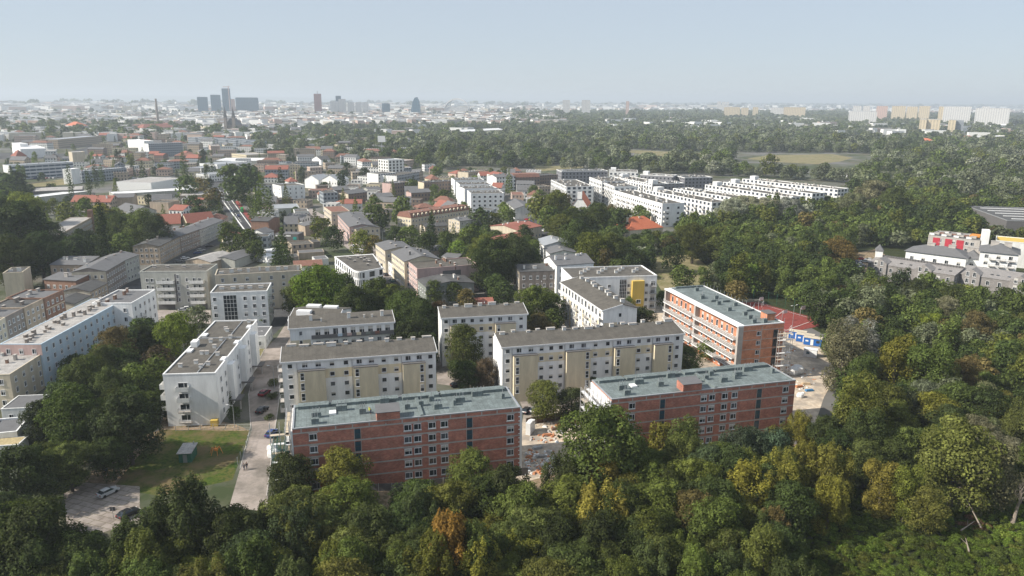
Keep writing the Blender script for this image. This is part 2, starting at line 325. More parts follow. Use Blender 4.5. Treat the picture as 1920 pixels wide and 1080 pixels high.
def bld(name, label, cat, a, b, dep, h, wall, roof, rt='flat', par=.45, rise=2.2, ridge=.5, over=.35, group=None, trim=None, axis='x', A=None):
    if A is None: A, L, D, u, v, rz = frame(a, b, dep, h)
    else:
        A, L, D, rz = A; u = Vector((math.cos(rz), math.sin(rz), 0)); v = Vector((-u.y, u.x, 0))
    base = Vector((A.x, A.y, 0)); r = thing(name, label, cat, base, rz, group); r['_L'] = L; r['_D'] = D; r['_h'] = h
    fm_ = 2+max(0, (base.length-450)/45); q = [base-u*2-v*fm_, base+u*(L+2)-v*fm_, base+u*(L+2)+v*(D+2), base-u*2+v*(D+2)]; EX.append([(p.x, p.y) for p in q]); FOOT.append((base, u, v, L, D))
    w = MB(); o = over
    if rt == 'flat':
        w.box(0, L, 0, D, 0, h); w.build('wall', wall, r)
        m = MB(); m.box(.3, L-.3, .3, D-.3, h, h+.06); m.build('roof', roof, r)
        p = MB(); e = .05
        p.box(-e, L+e, -e, .3, h, h+par); p.box(-e, L+e, D-.3, D+e, h, h+par); p.box(-e, .3, .3, D-.3, h, h+par); p.box(L-.3, L+e, .3, D-.3, h, h+par)
        p.build('parapet', trim or wall, r)
    elif rt in ('gable', 'mono'):
        yr = D*ridge if rt == 'gable' else D-.01
        if axis == 'x':
            w.box(0, L, 0, D, 0, h)
            for x0, x1 in ((0, .25), (L-.25, L)): w.hull([(x0,0,h),(x0,D,h),(x0,yr,h+rise)], [(x1,0,h),(x1,D,h),(x1,yr,h+rise)])
            if rt == 'mono': w.box(.25, L-.25, D-.25, D, h, h+rise-.05)
            w.build('wall', wall, r); m = MB(); t = .22; s0 = rise/yr
            m.hull([(-o,-o,h-o*s0+.02),(-o,yr,h+rise+.02),(-o,yr,h+rise+t),(-o,-o,h-o*s0+t)], [(L+o,-o,h-o*s0+.02),(L+o,yr,h+rise+.02),(L+o,yr,h+rise+t),(L+o,-o,h-o*s0+t)])
            if rt == 'gable':
                s1 = rise/(D-yr)
                m.hull([(-o,yr,h+rise+.02),(-o,D+o,h-o*s1+.02),(-o,D+o,h-o*s1+t),(-o,yr,h+rise+t)], [(L+o,yr,h+rise+.02),(L+o,D+o,h-o*s1+.02),(L+o,D+o,h-o*s1+t),(L+o,yr,h+rise+t)])
            m.build('roof', roof, r)
            if trim:
                g = MB(); g.box(-o-.03, L+o+.03, -o-.14, -o-.01, h-o*s0-.12, h-o*s0+t+.04)
                for x0, x1 in ((-o-.14, -o-.01), (L+o+.01, L+o+.14)): g.hull([(x0,-o,h-o*s0-.1),(x0,yr,h+rise-.1),(x0,yr,h+rise+t+.05),(x0,-o,h-o*s0+t+.05)], [(x1,-o,h-o*s0-.1),(x1,yr,h+rise-.1),(x1,yr,h+rise+t+.05),(x1,-o,h-o*s0+t+.05)])
                g.build('eaves_trim', trim, r)
        else:
            w.box(0, L, 0, D, 0, h); xr = L*ridge
            for y0, y1 in ((0, .25), (D-.25, D)): w.hull([(0,y0,h),(L,y0,h),(xr,y0,h+rise)], [(0,y1,h),(L,y1,h),(xr,y1,h+rise)])
            w.build('wall', wall, r); m = MB(); t = .22; s0 = rise/xr; s1 = rise/(L-xr)
            m.hull([(-o,-o,h-o*s0+.02),(xr,-o,h+rise+.02),(xr,-o,h+rise+t),(-o,-o,h-o*s0+t)], [(-o,D+o,h-o*s0+.02),(xr,D+o,h+rise+.02),(xr,D+o,h+rise+t),(-o,D+o,h-o*s0+t)])
            m.hull([(xr,-o,h+rise+.02),(L+o,-o,h-o*s1+.02),(L+o,-o,h-o*s1+t),(xr,-o,h+rise+t)], [(xr,D+o,h+rise+.02),(L+o,D+o,h-o*s1+.02),(L+o,D+o,h-o*s1+t),(xr,D+o,h+rise+t)])
            m.build('roof', roof, r)
            if trim:
                g = MB()
                for p0, p1 in (((-o, h-o*s0), (xr, h+rise)), ((xr, h+rise), (L+o, h-o*s1))):
                    g.hull([(p0[0],-o-.14,p0[1]-.1),(p1[0],-o-.14,p1[1]-.1),(p1[0],-o-.14,p1[1]+.27),(p0[0],-o-.14,p0[1]+.27)], [(p0[0],-o-.01,p0[1]-.1),(p1[0],-o-.01,p1[1]-.1),(p1[0],-o-.01,p1[1]+.27),(p0[0],-o-.01,p0[1]+.27)])
                g.build('eaves_trim', trim, r)
    elif rt == 'hip':
        w.box(0, L, 0, D, 0, h); w.build('wall', wall, r); m = MB(); e = min(L, D)/2; x0, x1, y0, y1 = -o, L+o, -o, D+o
        if L >= D: p, q = (e, D/2, h+rise), (L-e, D/2, h+rise)
        else: p, q = (L/2, e, h+rise), (L/2, D-e, h+rise)
        a_, b_, c_, d_ = (x0,y0,h), (x1,y0,h), (x1,y1,h), (x0,y1,h)
        if L >= D: m.quad([a_, b_, q, p]); m.quad([c_, d_, p, q]); m.quad([b_, c_, q]); m.quad([d_, a_, p])
        else: m.quad([d_, a_, p, q]); m.quad([b_, c_, q, p]); m.quad([a_, b_, p]); m.quad([c_, d_, q])
        m.quad([d_, c_, b_, a_]); m.build('roof', roof, r)
    elif rt == 'mansard':
        w.box(0, L, 0, D, 0, h); w.build('wall', wall, r); m = MB(); i = 1.6
        m.hull([(-.2,-.2,h),(L+.2,-.2,h),(L+.2,D+.2,h),(-.2,D+.2,h)], [(i*.2,i,h+rise),(L-i*.2,i,h+rise),(L-i*.2,D-i,h+rise),(i*.2,D-i,h+rise)]); m.build('roof', roof, r)
    return r
CH = {}
def stack(r, x, y, z, w=1.2, d=.7, h=1.0, m=None, cap=True, pots=0, name='chimney'):
    k = (name, w, d, h, id(m), pots)
    if k not in CH:
        b = MB(); b.box(-w/2, w/2, -d/2, d/2, -1.2, h)
        if cap: b.box(-w/2-.12, w/2+.12, -d/2-.12, d/2+.12, h, h+.12, 1)
        for i in range(pots):
            px = -w/2+w*(i+.5)/pots; b.tube((px, 0, h+.1), (px, 0, h+1.0), .07, n=5, m=2)
        CH[k] = b.mesh(name, [m or WHITE, CONC, METAL])
    return link(name, CH[k], r, (x, y, z))
BP = {}
def balc(r, face, x, z, w=3, d=1.2, kind='rail', name='balcony', hr=1.05):
    k = (w, d, kind, hr)
    if k not in BP:
        b = MB(); b.box(-w/2, w/2, -d, 0, -.16, 0)
        if kind == 'solid': b.box(-w/2, w/2, -d-.06, -d, -.2, hr); b.box(-w/2-.06, -w/2, -d, 0, -.2, hr); b.box(w/2, w/2+.06, -d, 0, -.2, hr)
        elif kind == 'glass': b.box(-w/2, w/2, -d-.03, -d, .05, hr-.05, 1); b.box(-w/2, w/2, -d-.05, -d+.02, hr-.05, hr); b.box(-w/2-.03, -w/2, -d, 0, .05, hr, 1); b.box(w/2, w/2+.03, -d, 0, .05, hr, 1)
        else:
            b.box(-w/2, w/2, -d-.03, -d+.02, hr-.05, hr, 1); b.box(-w/2, w/2, -d-.03, -d+.02, .08, .14, 1)
            nb = max(4, int(w/.3))
            for i in range(nb+1): xx = -w/2+w*i/nb; b.box(xx-.02, xx+.02, -d-.02, -d+.01, .14, hr-.05, 1)
            for sx in (-w/2, w/2):
                b.box(sx-.02, sx+.02, -d, 0, hr-.05, hr, 1)
                for i in range(3): yy = -d*(i+.5)/3; b.box(sx-.02, sx+.02, yy-.02, yy+.02, 0, hr-.05, 1)
        BP[k] = b.mesh(name, {'solid': [WHITE2, WHITE2], 'glass': [CONC, DKGREY], 'rail': [CONC, METAL], 'drail': [CONC, DFRAME]}[kind])
    L, D = r['_L'], r['_D']; loc, a = FACE[face](x, z, L, D); return link(name, BP[k], r, loc, a)


# ============================================================ FRONT: brick shells under construction
def brick_block(label, a, b, c, h, kind):
    r = bld('brick_building', label, 'building', a, b, c, h, RBR, FELTG, 'flat', par=.25, trim=METAL)
    L, D = r['_L'], r['_D']; fl = 5; sh = 2.75; z0 = h-.75-fl*sh
    # concrete floor rings and ring beam on front, proud of the brick
    cb = MB()
    for k in range(fl): z = z0+sh*(k+1)-.3; cb.box(-.012, L+.012, -.02, D+.012, z, z+.3)
    cb.build('floor_slab_edge', CONC, r)
    for i in range(14):
        x = L*(i+.5)/14; part(r, 'attic_pier', CONC, [(x-.13, x+.13, -.02, .0, z0+fl*sh-.02, h-.02)])
    fr = lambda x: L*x
    cols = [.083, .487, .53, .595, .65, .955] if kind == 1 else [.105, .485, .53, .60, .655, .945]
    zs = [z0+sh*k+.85 for k in range(fl)]
    wins(r, 'f', [fr(x) for x in cols], zs, w=1.55, h=1.35, near=True, mull=1)
    for x in cols:
        for z in zs: part(r, 'lintel', CONC, [(fr(x)-1.0, fr(x)+1.0, -.025, 0, z+1.42, z+1.68)]); part(r, 'sill_block', CONC, [(fr(x)-.9, fr(x)+.9, -.03, 0, z-.35, z-.12)])
    scol = [.27, .765] if kind == 1 else [.265, .795]
    wins(r, 'f', [fr(x) for x in scol], [z0+sh*k+.15 for k in range(1, fl)], w=1.15, h=2.15, near=True, mull=3, gl='b', sill=0, fr='d')
    for x in scol:
        for e in (-.66, .66): part(r, 'stair_window_jamb', CONC, [(fr(x)+e-.06, fr(x)+e+.06, -.03, 0, z0+sh, h-.9)])
    part(r, 'plinth', DKGREY, [(-.05, L+.05, -.06, 0, 0, max(.3, z0+.1))])
    # back upstand strip of the roof with a step, cross walls, lift head house
    up = MB(); up.box(.3, L*.18, D-1.6, D-.3, h+.06, h+.35)
    for x0, x1 in ((.02,.155),(.17,.47),(.49,.66),(.67,.98)): up.box(L*x0, L*x1, D-2.4, D-.3, h+.06, h+.75)
    up.build('roof_upstand', FELTG, r)
    dv = MB(); dv.box(L*.545, L*.56, .3, D-2.4, h+.06, h+.5); dv.build('fire_wall', FELTG, r)
    hx0, hx1 = (L*.355, L*.455) if kind == 1 else (L*.37, L*.47)
    hh = MB(); hh.box(hx0, hx1, -.024, 3.2, h-.5, h+1.9); hd = hh.build('head_house', RBR, r)
    t = MB(); t.hull([(hx0-.15,-.25,h+1.9),(hx1+.15,-.25,h+1.9),(hx1+.15,3.4,h+2.4),(hx0-.15,3.4,h+2.4)], [(hx0-.15,-.25,h+2.02),(hx1+.15,-.25,h+2.02),(hx1+.15,3.4,h+2.52),(hx0-.15,3.4,h+2.52)]); t.build('head_house_roof', SLATE, hd)
    for i, (fx, fy, w) in enumerate([(.10,.42,1.7),(.095,.16,1.3),(.21,.62,2),(.30,.4,1.2),(.405,.78,1.7),(.50,.42,1),(.565,.5,.9),(.62,.68,1.0),(.635,.3,1.5),(.745,.5,1.9),(.715,.4,.5),(.84,.72,2.2),(.95,.5,.6)]):
        stack(r, L*fx, D*fy, h+.06, w=w*1.15, d=1.0, h=1.2, m=FELTG, cap=False, pots=3 if w > 1 else 1, name='ventilation_stack')
    part(r, 'roof_hatch', WMET, [(L*.155, L*.185, D*.45, D*.6, h+.06, h+.4)])
    return r, L, D, z0
br1, L1, D1, zb1 = brick_block('long red brick shell at the front left, grey-green roof, netted scaffold on its left gable', (548,806), (975,765), (943,727), 15.2, 1)
# white insulated gable ends of the front left shell
part(br1, 'insulated_gable', WHITE, [(L1+.02, L1+.5, -.04, D1, .5, 14.9)]); part(br1, 'insulated_gable', WHITE, [(-.3, -.02, -.04, D1, .5, 14.9)])
part(br1, 'corner_toothing', WHITE, [(L1-(.35 if k%2 else .02), L1+.51, -.07, -.05, .6+k*.5, .85+k*.5) for k in range(28)])
br2, L2, D2, zb2 = brick_block('long red brick shell behind the building pit, steel scaffold on its white left gable', (1147,750), (1492,714), (1440,682), 13.9, 2)
part(br2, 'insulated_gable', WHITE, [(-.3, -.02, -.04, D2, .5, 13.6)])
# third shell: long balcony side faces left
h3 = 16.5
br3 = bld('balcony_building', 'brick shell with four tiers of long concrete balconies, beside the red sports court', 'building', (1255,541), (1395,612), 13.6, h3, ORBR, FELTG, 'flat', par=.25, trim=WMET)
L3, D3 = br3['_L'], br3['_D']
for k in range(1, 6): pass
dz = 2.9
for (x0, x1, nm) in ((-1.3, .0, 1), (L3*.44, L3*.44+1.0, 1), (L3-.9, L3+.02, 1)):
    part(br3, 'concrete_fin', CONC, [(max(x0,-.02), max(x1, .9), -1.7, -.02, 0, h3-.25)])
part(br3, 'roof_overhang', WMET, [(-.05, L3+.05, -1.9, -.06, h3-.22, h3+.18)])
for k in range(4):
    z = 3.6+k*dz
    for x0, x1 in ((.95, L3*.44-.05), (L3*.44+1.05, L3-.95)):
        b = MB(); b.box(x0, x1, -2.6, -.02, z-.28, z-.02)
        bo = b.build('balcony_slab', CONC, br3)
        e = MB(); e.box(x0, x1, -2.64, -2.6, z-.3, z+.02); e.box(x0, x1, -2.58, -2.52, z+.9, z+.97); e.box(x0, x1, -2.58, -2.52, z+.45, z+.5)
        nb = int((x1-x0)/1.8)
        for i in range(nb+1): xx = x0+.05+(x1-x0-.1)*i/nb; e.box(xx-.03, xx+.03, -2.58, -2.52, z-.02, z+.97)
        e.build('railing', WMET, bo)
zs3 = [3.75+k*dz for k in range(4)]+[.9]
wins(br3, 'f', [x for x in lin(1.5, L3*.44-.4, 6)]+[x for x in lin(L3*.44+1.6, L3-1.4, 8)], zs3, w=1.1, h=2.1, mull=0, near=False)
wins(br3, 'r', [D3*.38], [4.6+k*dz for k in range(4)], w=1.3, h=1.3, near=True)
wins(br3, 'r', [D3*.8], [3.8+k*dz for k in range(4)], w=1.4, h=2.2, near=True, fr='d')
for k in range(4): balc(br3, 'r', D3*.93, 3.7+k*dz, w=2.6, d=1.3, kind='rail')
cb = MB()
for k in range(5): z = 3.3+k*dz; cb.box(L3, L3+.02, -.0, D3, z, z+.18)
cb.box(L3, L3+.022, D3*.42+.3, D3*.42+.55, 0, h3-.5); cb.build('floor_slab_edge', CONC, br3)
for i, (fx, fy) in enumerate([(.12,.55),(.30,.35),(.36,.62),(.33,.3),(.5,.4),(.56,.72),(.66,.35),(.78,.5),(.86,.45),(.95,.35),(.96,.6)]):
    stack(br3, L3*fx, D3*fy, h3+.06, w=.9, d=1.3, h=1.2, m=FELTG, cap=False, pots=1, name='ventilation_stack')
part(br3, 'roof_upstand', FELTG, [(.6, 1.2, 2, D3-1, h3+.06, h3+.7), (L3*.42, L3*.42+.5, D3*.35, D3*.55, h3+.06, h3+.7), (L3*.45, L3*.45+.5, D3*.6, D3*.8, h3+.06, h3+.7), (L3*.7, L3*.7+.5, D3*.7, D3*.9, h3+.06, h3+.7)])
part(br3, 'head_house', ORBR, [(L3*.86, L3*.93, D3*.72, D3*.92, h3+.06, h3+2.2)])
part(br3, 'head_house_roof', DKGREY, [(L3*.85, L3*.94, D3*.7, D3*.94, h3+2.2, h3+2.35)])
rl = MB()
for i in range(22):
    x = L3*i/21; rl.box(x-.04, x+.04, D3-.1, D3-.02, h3+.25, h3+1.5)
rl.build('guard_rail', METAL, br3)

# ============================================================ white estate of the middle
def white_slab(label, a, b, c, h, towers, nside=2, stacks=None, cols=None, near=True):
    """towers: (x0, x1 as fractions, side of the stair window)"""
    r = bld('apartment_building', label, 'building', a, b, c, h, WHITE, FELT, 'gable', rise=1.5, ridge=.72, over=.3, trim=WMET)
    L, D = r['_L'], r['_D']; sh = 2.75; top = h-1.75; zs = [top-k*sh for k in range(int(top//sh)+1) if top-k*sh > .4]
    tw = MB()
    last = None
    for (x0, x1, sd) in towers:
        tw = MB(); tw.box(L*x0, L*x1, -1.3, -.01, 0, h-2.35); t = tw.build('stair_tower', BEIGE, r)
        tr = MB(); tr.box(L*x0-.1, L*x1+.1, -1.42, -.02, h-2.35, h-2.2); tr.build('tower_coping', DKGREY, t)
        xx = L*x0+.95 if sd == 'l' else L*x1-.95
        for z in zs[1:]:
            f, p, j = WR.choice(win_protos(.95, 2.0, 3, 'w', 'g', 1)); o = link('window', f if near else j, r, (xx, -1.305, z-.2), 0)
            if near: link('pane', p, o)
    ts = sorted(towers)
    for i in range(len(ts)-1): part(r, 'beige_band', BEIGE, [(L*ts[i][1]+.02, L*ts[i+1][0]-.02, -.012, 0, top-sh-.45, top-.7)])
    for (x0, x1, sd) in towers: part(r, 'downpipe', METAL, [(L*x0-.32, L*x0-.2, -.14, -.02, .2, h-.5)])
    xs_all = []
    gaps = [(0, ts[0][0])]+[(ts[i][1], ts[i+1][0]) for i in range(len(ts)-1)]+[(ts[-1][1], 1)]
    for g0, g1 in gaps:
        n = max(1, int(round((g1-g0)*L/3.1)))
        if (g1-g0)*L < 1.6: continue
        xs_all += lin(L*g0, L*g1, n)
    wins(r, 'f', xs_all, zs, w=1.2, h=1.2, near=near, mull=0)
    xt = []
    for (x0, x1, sd) in towers: xt += lin(L*x0, L*x1, max(2, int((x1-x0)*L/2.6)))
    wins(r, 'f', xt, zs[:1], w=1.4, h=1.25, near=near, mull=1)
    n = stacks or int(L/3.5)
    for i in range(n):
        w = rnd.choice([1.0, 1.2, 1.4, 2.4]); stack(r, L*(i+.5)/n+rnd.uniform(-.4,.4), D*.72+rnd.uniform(-1.4,.4), h+1.45, w=w, d=.7, h=rnd.choice([.5,.7,.9]), m=WHITE2)
    return r
w1 = white_slab('white and beige slab of flats behind the front left brick shell, three stair towers', (528,680), (817,660), (805,637), 15.5, [(.10,.27,'l'),(.45,.61,'l'),(.775,.925,'r')])
for k in range(5): balc(w1, 'l', 8, 1.6+k*2.75, w=2.6, d=1.2, kind='rail')
w2 = white_slab('longest white and beige slab of flats, four stair towers, between the two brick shells', (942,652), (1282,626), (1247,606), 15.5, [(.055,.18,'l'),(.335,.465,'r'),(.60,.715,'l'),(.825,.93,'r')])
w4 = white_slab('white and beige slab of flats half hidden behind the round tree on the path', (828,597), (988,589), (983,572), 15.5, [(.1,.3,'r'),(.62,.86,'l')], near=True)
# building with roof terraces
w3 = bld('terrace_building', 'white building with a continuous planted roof terrace under its dark mono-pitch roof', 'building', (543,617), (738,604), 8.5, 15, WHITE, FELT, 'mono', rise=1.3, over=.35, trim=WMET)
Lw, Dw = w3['_L'], w3['_D']
wins(w3, 'f', lin(Lw*.22, Lw*.98, 9), [12.3], w=1.5, h=2.1, near=True); wins(w3, 'f', lin(Lw*.22, Lw*.98, 9), [9.4, 6.6, 3.8], w=1.3, h=1.4, near=True)
wins(w3, 'f', [Lw*.1], [12.8, 10, 7.2, 4.4], w=.9, h=1.3, near=True, mull=0)
part(w3, 'side_panel', BEIGE, [(Lw*.0+.02, Lw*.19, -.012, 0, .2, 11.4)])
tb = MB(); tb.box(Lw*.2, Lw*.995, -1.6, -.02, 11.9, 12.15); to = tb.build('terrace_slab', CONC, w3)
tb = MB(); tb.box(Lw*.2, Lw*.995, -1.66, -1.6, 11.9, 13.1); tb.build('terrace_parapet', DKGREY, to)
for i, m_ in enumerate([BLUEP, PINK, BEIGE, LEAF, BRT]):
    cl = MB(); x = Lw*(.45+.09*i); cl.box(x, x+1.3, -1.75, -1.67, 12.3, 13.15); pp = cl.build('hanging_blanket', m_ if m_ is not LEAF else GRNP, to)
for x in (.42,.75): balc(w3, 'f', Lw*x, 9.3, w=2.6, d=1.2, kind='rail')
for x in (.2,.57,.9): stack(w3, Lw*x, Dw*.55, 15.6, w=.9, d=.9, h=1.9, m=WHITE2)
for (x,y,z) in ((.3,.4,15.7),(.72,.5,15.7),(.8,.5,15.7)): stack(w3, Lw*x, Dw*y, z, w=.4, d=.4, h=.9, m=WHITE2)
w3b = bld('skylight_building', 'grey-roofed wing with two white rooflight boxes behind the terrace building', 'building', (543,600), (630,603), (633,577), 14, WHITE, FELT, 'gable', rise=2.2, ridge=.35, over=.4, trim=WMET)
for (x,y) in ((.1,.12),(.55,.5),(.15,.55)):
    part(w3b, 'rooflight', WMET, [(w3b['_L']*x, w3b['_L']*(x+.3), w3b['_D']*y, w3b['_D']*y+2.2, 14.3, 16.4)])
# slab with the long lit left side
w5 = bld('gallery_building', 'white building with a long sunlit left side, beige panels and a front gable', 'building', (1053,530), (1131,582), 11.8, 15.5, WHITE, FELT, 'gable', rise=1.5, ridge=.55, over=.5, trim=WMET)
Lq, Dq = w5['_L'], w5['_D']
zz = [1.2+2.9*k for k in range(4)]
wins(w5, 'f', lin(.8, Lq-.8, 13), zz, w=1.2, h=1.4, near=True); wins(w5, 'f', lin(.8, Lq-.8, 12), [12.6], w=1.7, h=2.2, near=True)
for i in range(6): part(w5, 'beige_panel', BEIGE, [(Lq*(.06+.16*i), Lq*(.06+.16*i)+2.1, -.02, -.001, .3, 11.5)])
b = MB(); b.box(.3, Lq-.1, -1.3, -.02, 12.1, 12.3); bo = b.build('gallery_slab', CONC, w5)
b = MB(); b.box(.3, Lq-.1, -1.34, -1.3, 12.1, 13.2); b.build('gallery_parapet', WHITE2, bo)
for x in (.18,.42,.66,.86):
    for z in (3.8, 6.7, 9.5): balc(w5, 'f', Lq*x, z, w=2.4, d=1.1, kind='rail')
wins(w5, 'r', [Dq*.5], [12.9, 9.9, 7, 4.1], w=1.0, h=1.3, near=True, mull=0)
part(w5, 'gable_panel', BEIGE, [(Lq, Lq+.02, .3, Dq*.42, .3, 11.2)])
for i in range(9): stack(w5, Lq*(i+.6)/9.3, Dq*.62+(i%3-1)*.5, 16.6, w=.8, d=1.3, h=1.4, m=WHITE2)
w6 = bld('yellow_tower_building', 'white L-shaped block with a mustard yellow stair panel and a glazed stairwell', 'building', (1072,523), (1232,518), (1208,499), 14.5, WHITE, FELT, 'flat', par=.45)
Lx = w6['_L']; Dx = w6['_D']
part(w6, 'yellow_panel', YEL, [(Lx*.70, Lx*.84, -1.6, -.02, 0, 13.2)])
wins(w6, 'f', [Lx*.775], [1.6, 4.5], w=1.8, h=1.4, off=1.6, near=True)
g = MB(); g.box(Lx*.56, Lx*.64, -.1, -.01, .5, 13.6); go = g.build('stair_glazing', GLASS, w6)
g = MB()
for i in range(5): g.box(Lx*(.56+.02*i)-.04, Lx*(.56+.02*i)+.04, -.14, -.1, .5, 13.6)
for i in range(10): g.box(Lx*.56, Lx*.64, -.13, -.1, .5+1.4*i, .58+1.4*i)
g.build('glazing_bar', FRAME, go)
wins(w6, 'f', [Lx*.44, Lx*.67, Lx*.88], [1.8+2.9*k for k in range(4)], w=1.2, h=1.3, near=True)
for k in range(4): balc(w6, 'f', Lx*.955, 2+2.9*k, w=2.6, d=1.3, kind='rail'); wins(w6, 'f', [Lx*.955], [2.05+2.9*k], w=1.8, h=2, near=True)
for i in range(11): stack(w6, Lx*(.16+.07*i), Dx*(.4+.18*(i%3)), 14.5, w=1.2, d=.8, h=1.2, m=WHITE2)
# left white slab, roof from above
h = 13.6
wlb = bld('tall_white_building', 'white block standing left of the concrete road, brown felt roof split into three bays', 'building', (305,704), (404,701), (455,602), h, WHITE, FELT, 'flat', par=.35)
Lz, Dz = wlb['_L'], wlb['_D']
part(wlb, 'roof_divider', METAL, [(.3, Lz-.3, Dz*.62, Dz*.62+.3, h+.06, h+.4), (Lz*.63, Lz*.63+.2, .5, Dz*.6, h+.06, h+.3), (Lz*.66, Lz*.66+.2, Dz*.66, Dz-.8, h+.06, h+.3)])
for (x,y) in ((.2,.12),(.45,.17),(.62,.1),(.72,.14),(.4,.33),(.5,.33),(.75,.3),(.55,.44),(.36,.55),(.55,.58),(.72,.62),(.45,.8),(.52,.76),(.85,.95)):
    stack(wlb, Lz*x, Dz*y, h+.06, w=.9, d=.6, h=.9, m=WHITE2)
for (x,y) in ((.02,.36),(.02,.66),(.86,.2),(.86,.5),(.86,.82)): part(wlb, 'rooflight', WMET, [(Lz*x+.35, Lz*x+1.6, Dz*y, Dz*y+2.6, h+.06, h+.5)])
part(wlb, 'roof_box', WHITE, [(.35, 2.0, Dz*.46, Dz*.52, h+.06, h+1.6)])
for k in range(4): wins(wlb, 'f', [Lz*.36], [1.4+2.85*k], w=2.3, h=1.6, near=True); balc(wlb, 'f', Lz*.36, 1.2+2.85*k, w=2.9, d=1.2, kind='solid' if k in (3,2) else 'rail', hr=.95)
for k in range(3): balc(wlb, 'l', Dz-2.5, 4+2.85*k, w=3, d=1.4, kind='solid')
wins(wlb, 'r', lin(2, Dz-2, 10), [1.4+2.85*k for k in range(4)], w=1.2, h=1.5, near=True)
for i, y in enumerate((.22,.5,.78)):
    part(wlb, 'entrance_bay', WHITE, [(Lz+.02, Lz+1.5, Dz*y, Dz*y+3, 2.6, h-1.2)]); part(wlb, 'entrance_canopy', DKGREY, [(Lz+.02, Lz+3, Dz*y-.5, Dz*y+3.5, 2.35, 2.6)]); part(wlb, 'entrance_post', CONC, [(Lz+2.6, Lz+2.9, Dz*y-.4, Dz*y-.1, 0, 2.35)])
part(wlb, 'yellow_locker', YEL, [(Lz-2.0, Lz-.3, -1.3, -.02, 0, 1.7)])
# ============================================================ town buildings
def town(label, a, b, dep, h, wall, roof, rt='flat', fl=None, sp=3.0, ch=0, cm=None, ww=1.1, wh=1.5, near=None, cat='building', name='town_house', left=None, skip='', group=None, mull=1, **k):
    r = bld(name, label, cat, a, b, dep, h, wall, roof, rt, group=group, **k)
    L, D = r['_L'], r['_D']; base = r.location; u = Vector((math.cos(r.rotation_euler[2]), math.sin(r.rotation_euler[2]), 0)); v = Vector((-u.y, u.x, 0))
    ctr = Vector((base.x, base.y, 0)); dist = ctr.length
    if left: part(r, 'gable_face', left, [(-.03, -.002, 0, D, .0, h)])  # thin sheet gives the left end a colour of its own
    if fl:
        sh = (h-.9)/fl; zs = [1.1+sh*i for i in range(fl)]
        budget = 96
        for f, ln, nrm, pt in (('f', L, -v, ctr), ('l', D, -u, ctr), ('r', D, u, ctr+u*L)):
            if f in skip: continue
            if nrm.dot(pt*-1) <= 0: continue
            n = max(1, int(ln/sp))
            if n*fl > budget: n = budget//fl
            if n <= 0: continue
            budget -= n*fl
            wins(r, f, lin(.4, ln-.4, n), zs, w=ww, h=wh, near=(dist < 250) if near is None else near, mull=mull, sill=1 if dist < 350 else 0)
    rr = random.Random(int(abs(L*77+D*31)))
    pk = k.get('rise', 2.2) if rt != 'flat' else 0
    for i in range(ch):
        x = L*(i+.5)/ch+rr.uniform(-.8, .8); y = D*(.5+rr.uniform(-.22, .22)); stack(r, x, y, h+pk*.75 if pk else h, w=rr.choice([.7,1,1.5]), d=.6, h=rr.choice([.8,1.1,1.5]), m=cm or rr.choice([WHITE2, ORB, CONC]), pots=0)
    return r
t = town
# left streets
x = t('long pale blue slab beside the courtyard trees, light roof dotted with chimneys', (77,646), (235,561), 11.5, 12.8, BLUEP, FELTL, fl=4, sp=3.4, ch=24, cm=BROWNP, par=.15, near=True)
part(x, 'salmon_band', PINK, [(-.03, -.002, 0, x['_D'], x['_h']-3.2, x['_h']-.05)])
t('low cream building, white flat roof, joined to the near end of the pale blue slab', (18,703), (79,664), 16, 9.6, CREAM, FELTL, fl=3, sp=3.6, ch=6, near=True, par=.2)
x = t('white tenement with balconies and brick chimneys at the far end of the pale blue slab', (247,570), (291,545), 13, 13.4, WHITE, SLATE, fl=4, sp=3.4, ch=4, cm=ORB)
for z in (7.2, 4.3): balc(x, 'f', x['_L']*.3, z, w=3, d=1.2, kind='rail')
t('dusky cream tenement at the left edge of the old street row', (-40,626), (10,597), 12, 12.5, CREAM, SLATE, fl=4, sp=2.6, ch=3)
t('grey-brown tenement with a dark roof, second in the old street row', (10,597), (45,579), 12, 12.5, BROWNP, SLATE, fl=4, sp=2.5, ch=3)
t('reddish tan tenement, third in the old street row', (45,579), (83,561), 12, 12.7, TAN, FELTD, fl=4, sp=2.5, ch=4, cm=BROWNP)
x = t('dark red-brown tenement with pale ornament bands, last in the old street row', (83,561), (119,545), 13, 12.9, ORB, SLATE, fl=4, sp=2.4, ch=3)
part(x, 'ornament_band', CREAM, [(.3, x['_L']-.3, -.06, -.002, 3.6, 4.0), (.3, x['_L']-.3, -.06, -.002, 8.9, 9.3)])
x = t('windowless peeling cream firewall block at the left edge, trees behind it', (5,514), (42,512), 11, 11.5, CREAM, FELTD, ch=2)
t('orange brick house with a tarred lean-to roof, two dark stair chimneys beside it', (82,524), (142,527), 9, 8.3, ORB, SLATE, 'mono', rise=1, fl=2, sp=2.6, ch=1)
t('brick tenement with white chimney caps along the ridge, in front of the dark wood', (94,497), (160,497), 12, 10.5, TAN, SLATE, 'mono', rise=1.3, fl=3, sp=2.8, ch=5, cm=WHITE2)
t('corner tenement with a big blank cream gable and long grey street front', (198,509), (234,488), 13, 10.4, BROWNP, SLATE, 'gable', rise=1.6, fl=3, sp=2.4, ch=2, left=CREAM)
t('grey-blue tenement adjoining the one with the blank cream gable', (234,488), (260,478), 13, 10.4, GREYP, SLATE, 'gable', rise=1.4, fl=3, sp=2.4, ch=2)
t('low yard building with a dark tarred roof behind the old street row', (169,547), (201,531), 11, 6.2, TAN, FELTD, 'gable', rise=1.4, fl=2, sp=2.8, left=CREAM)
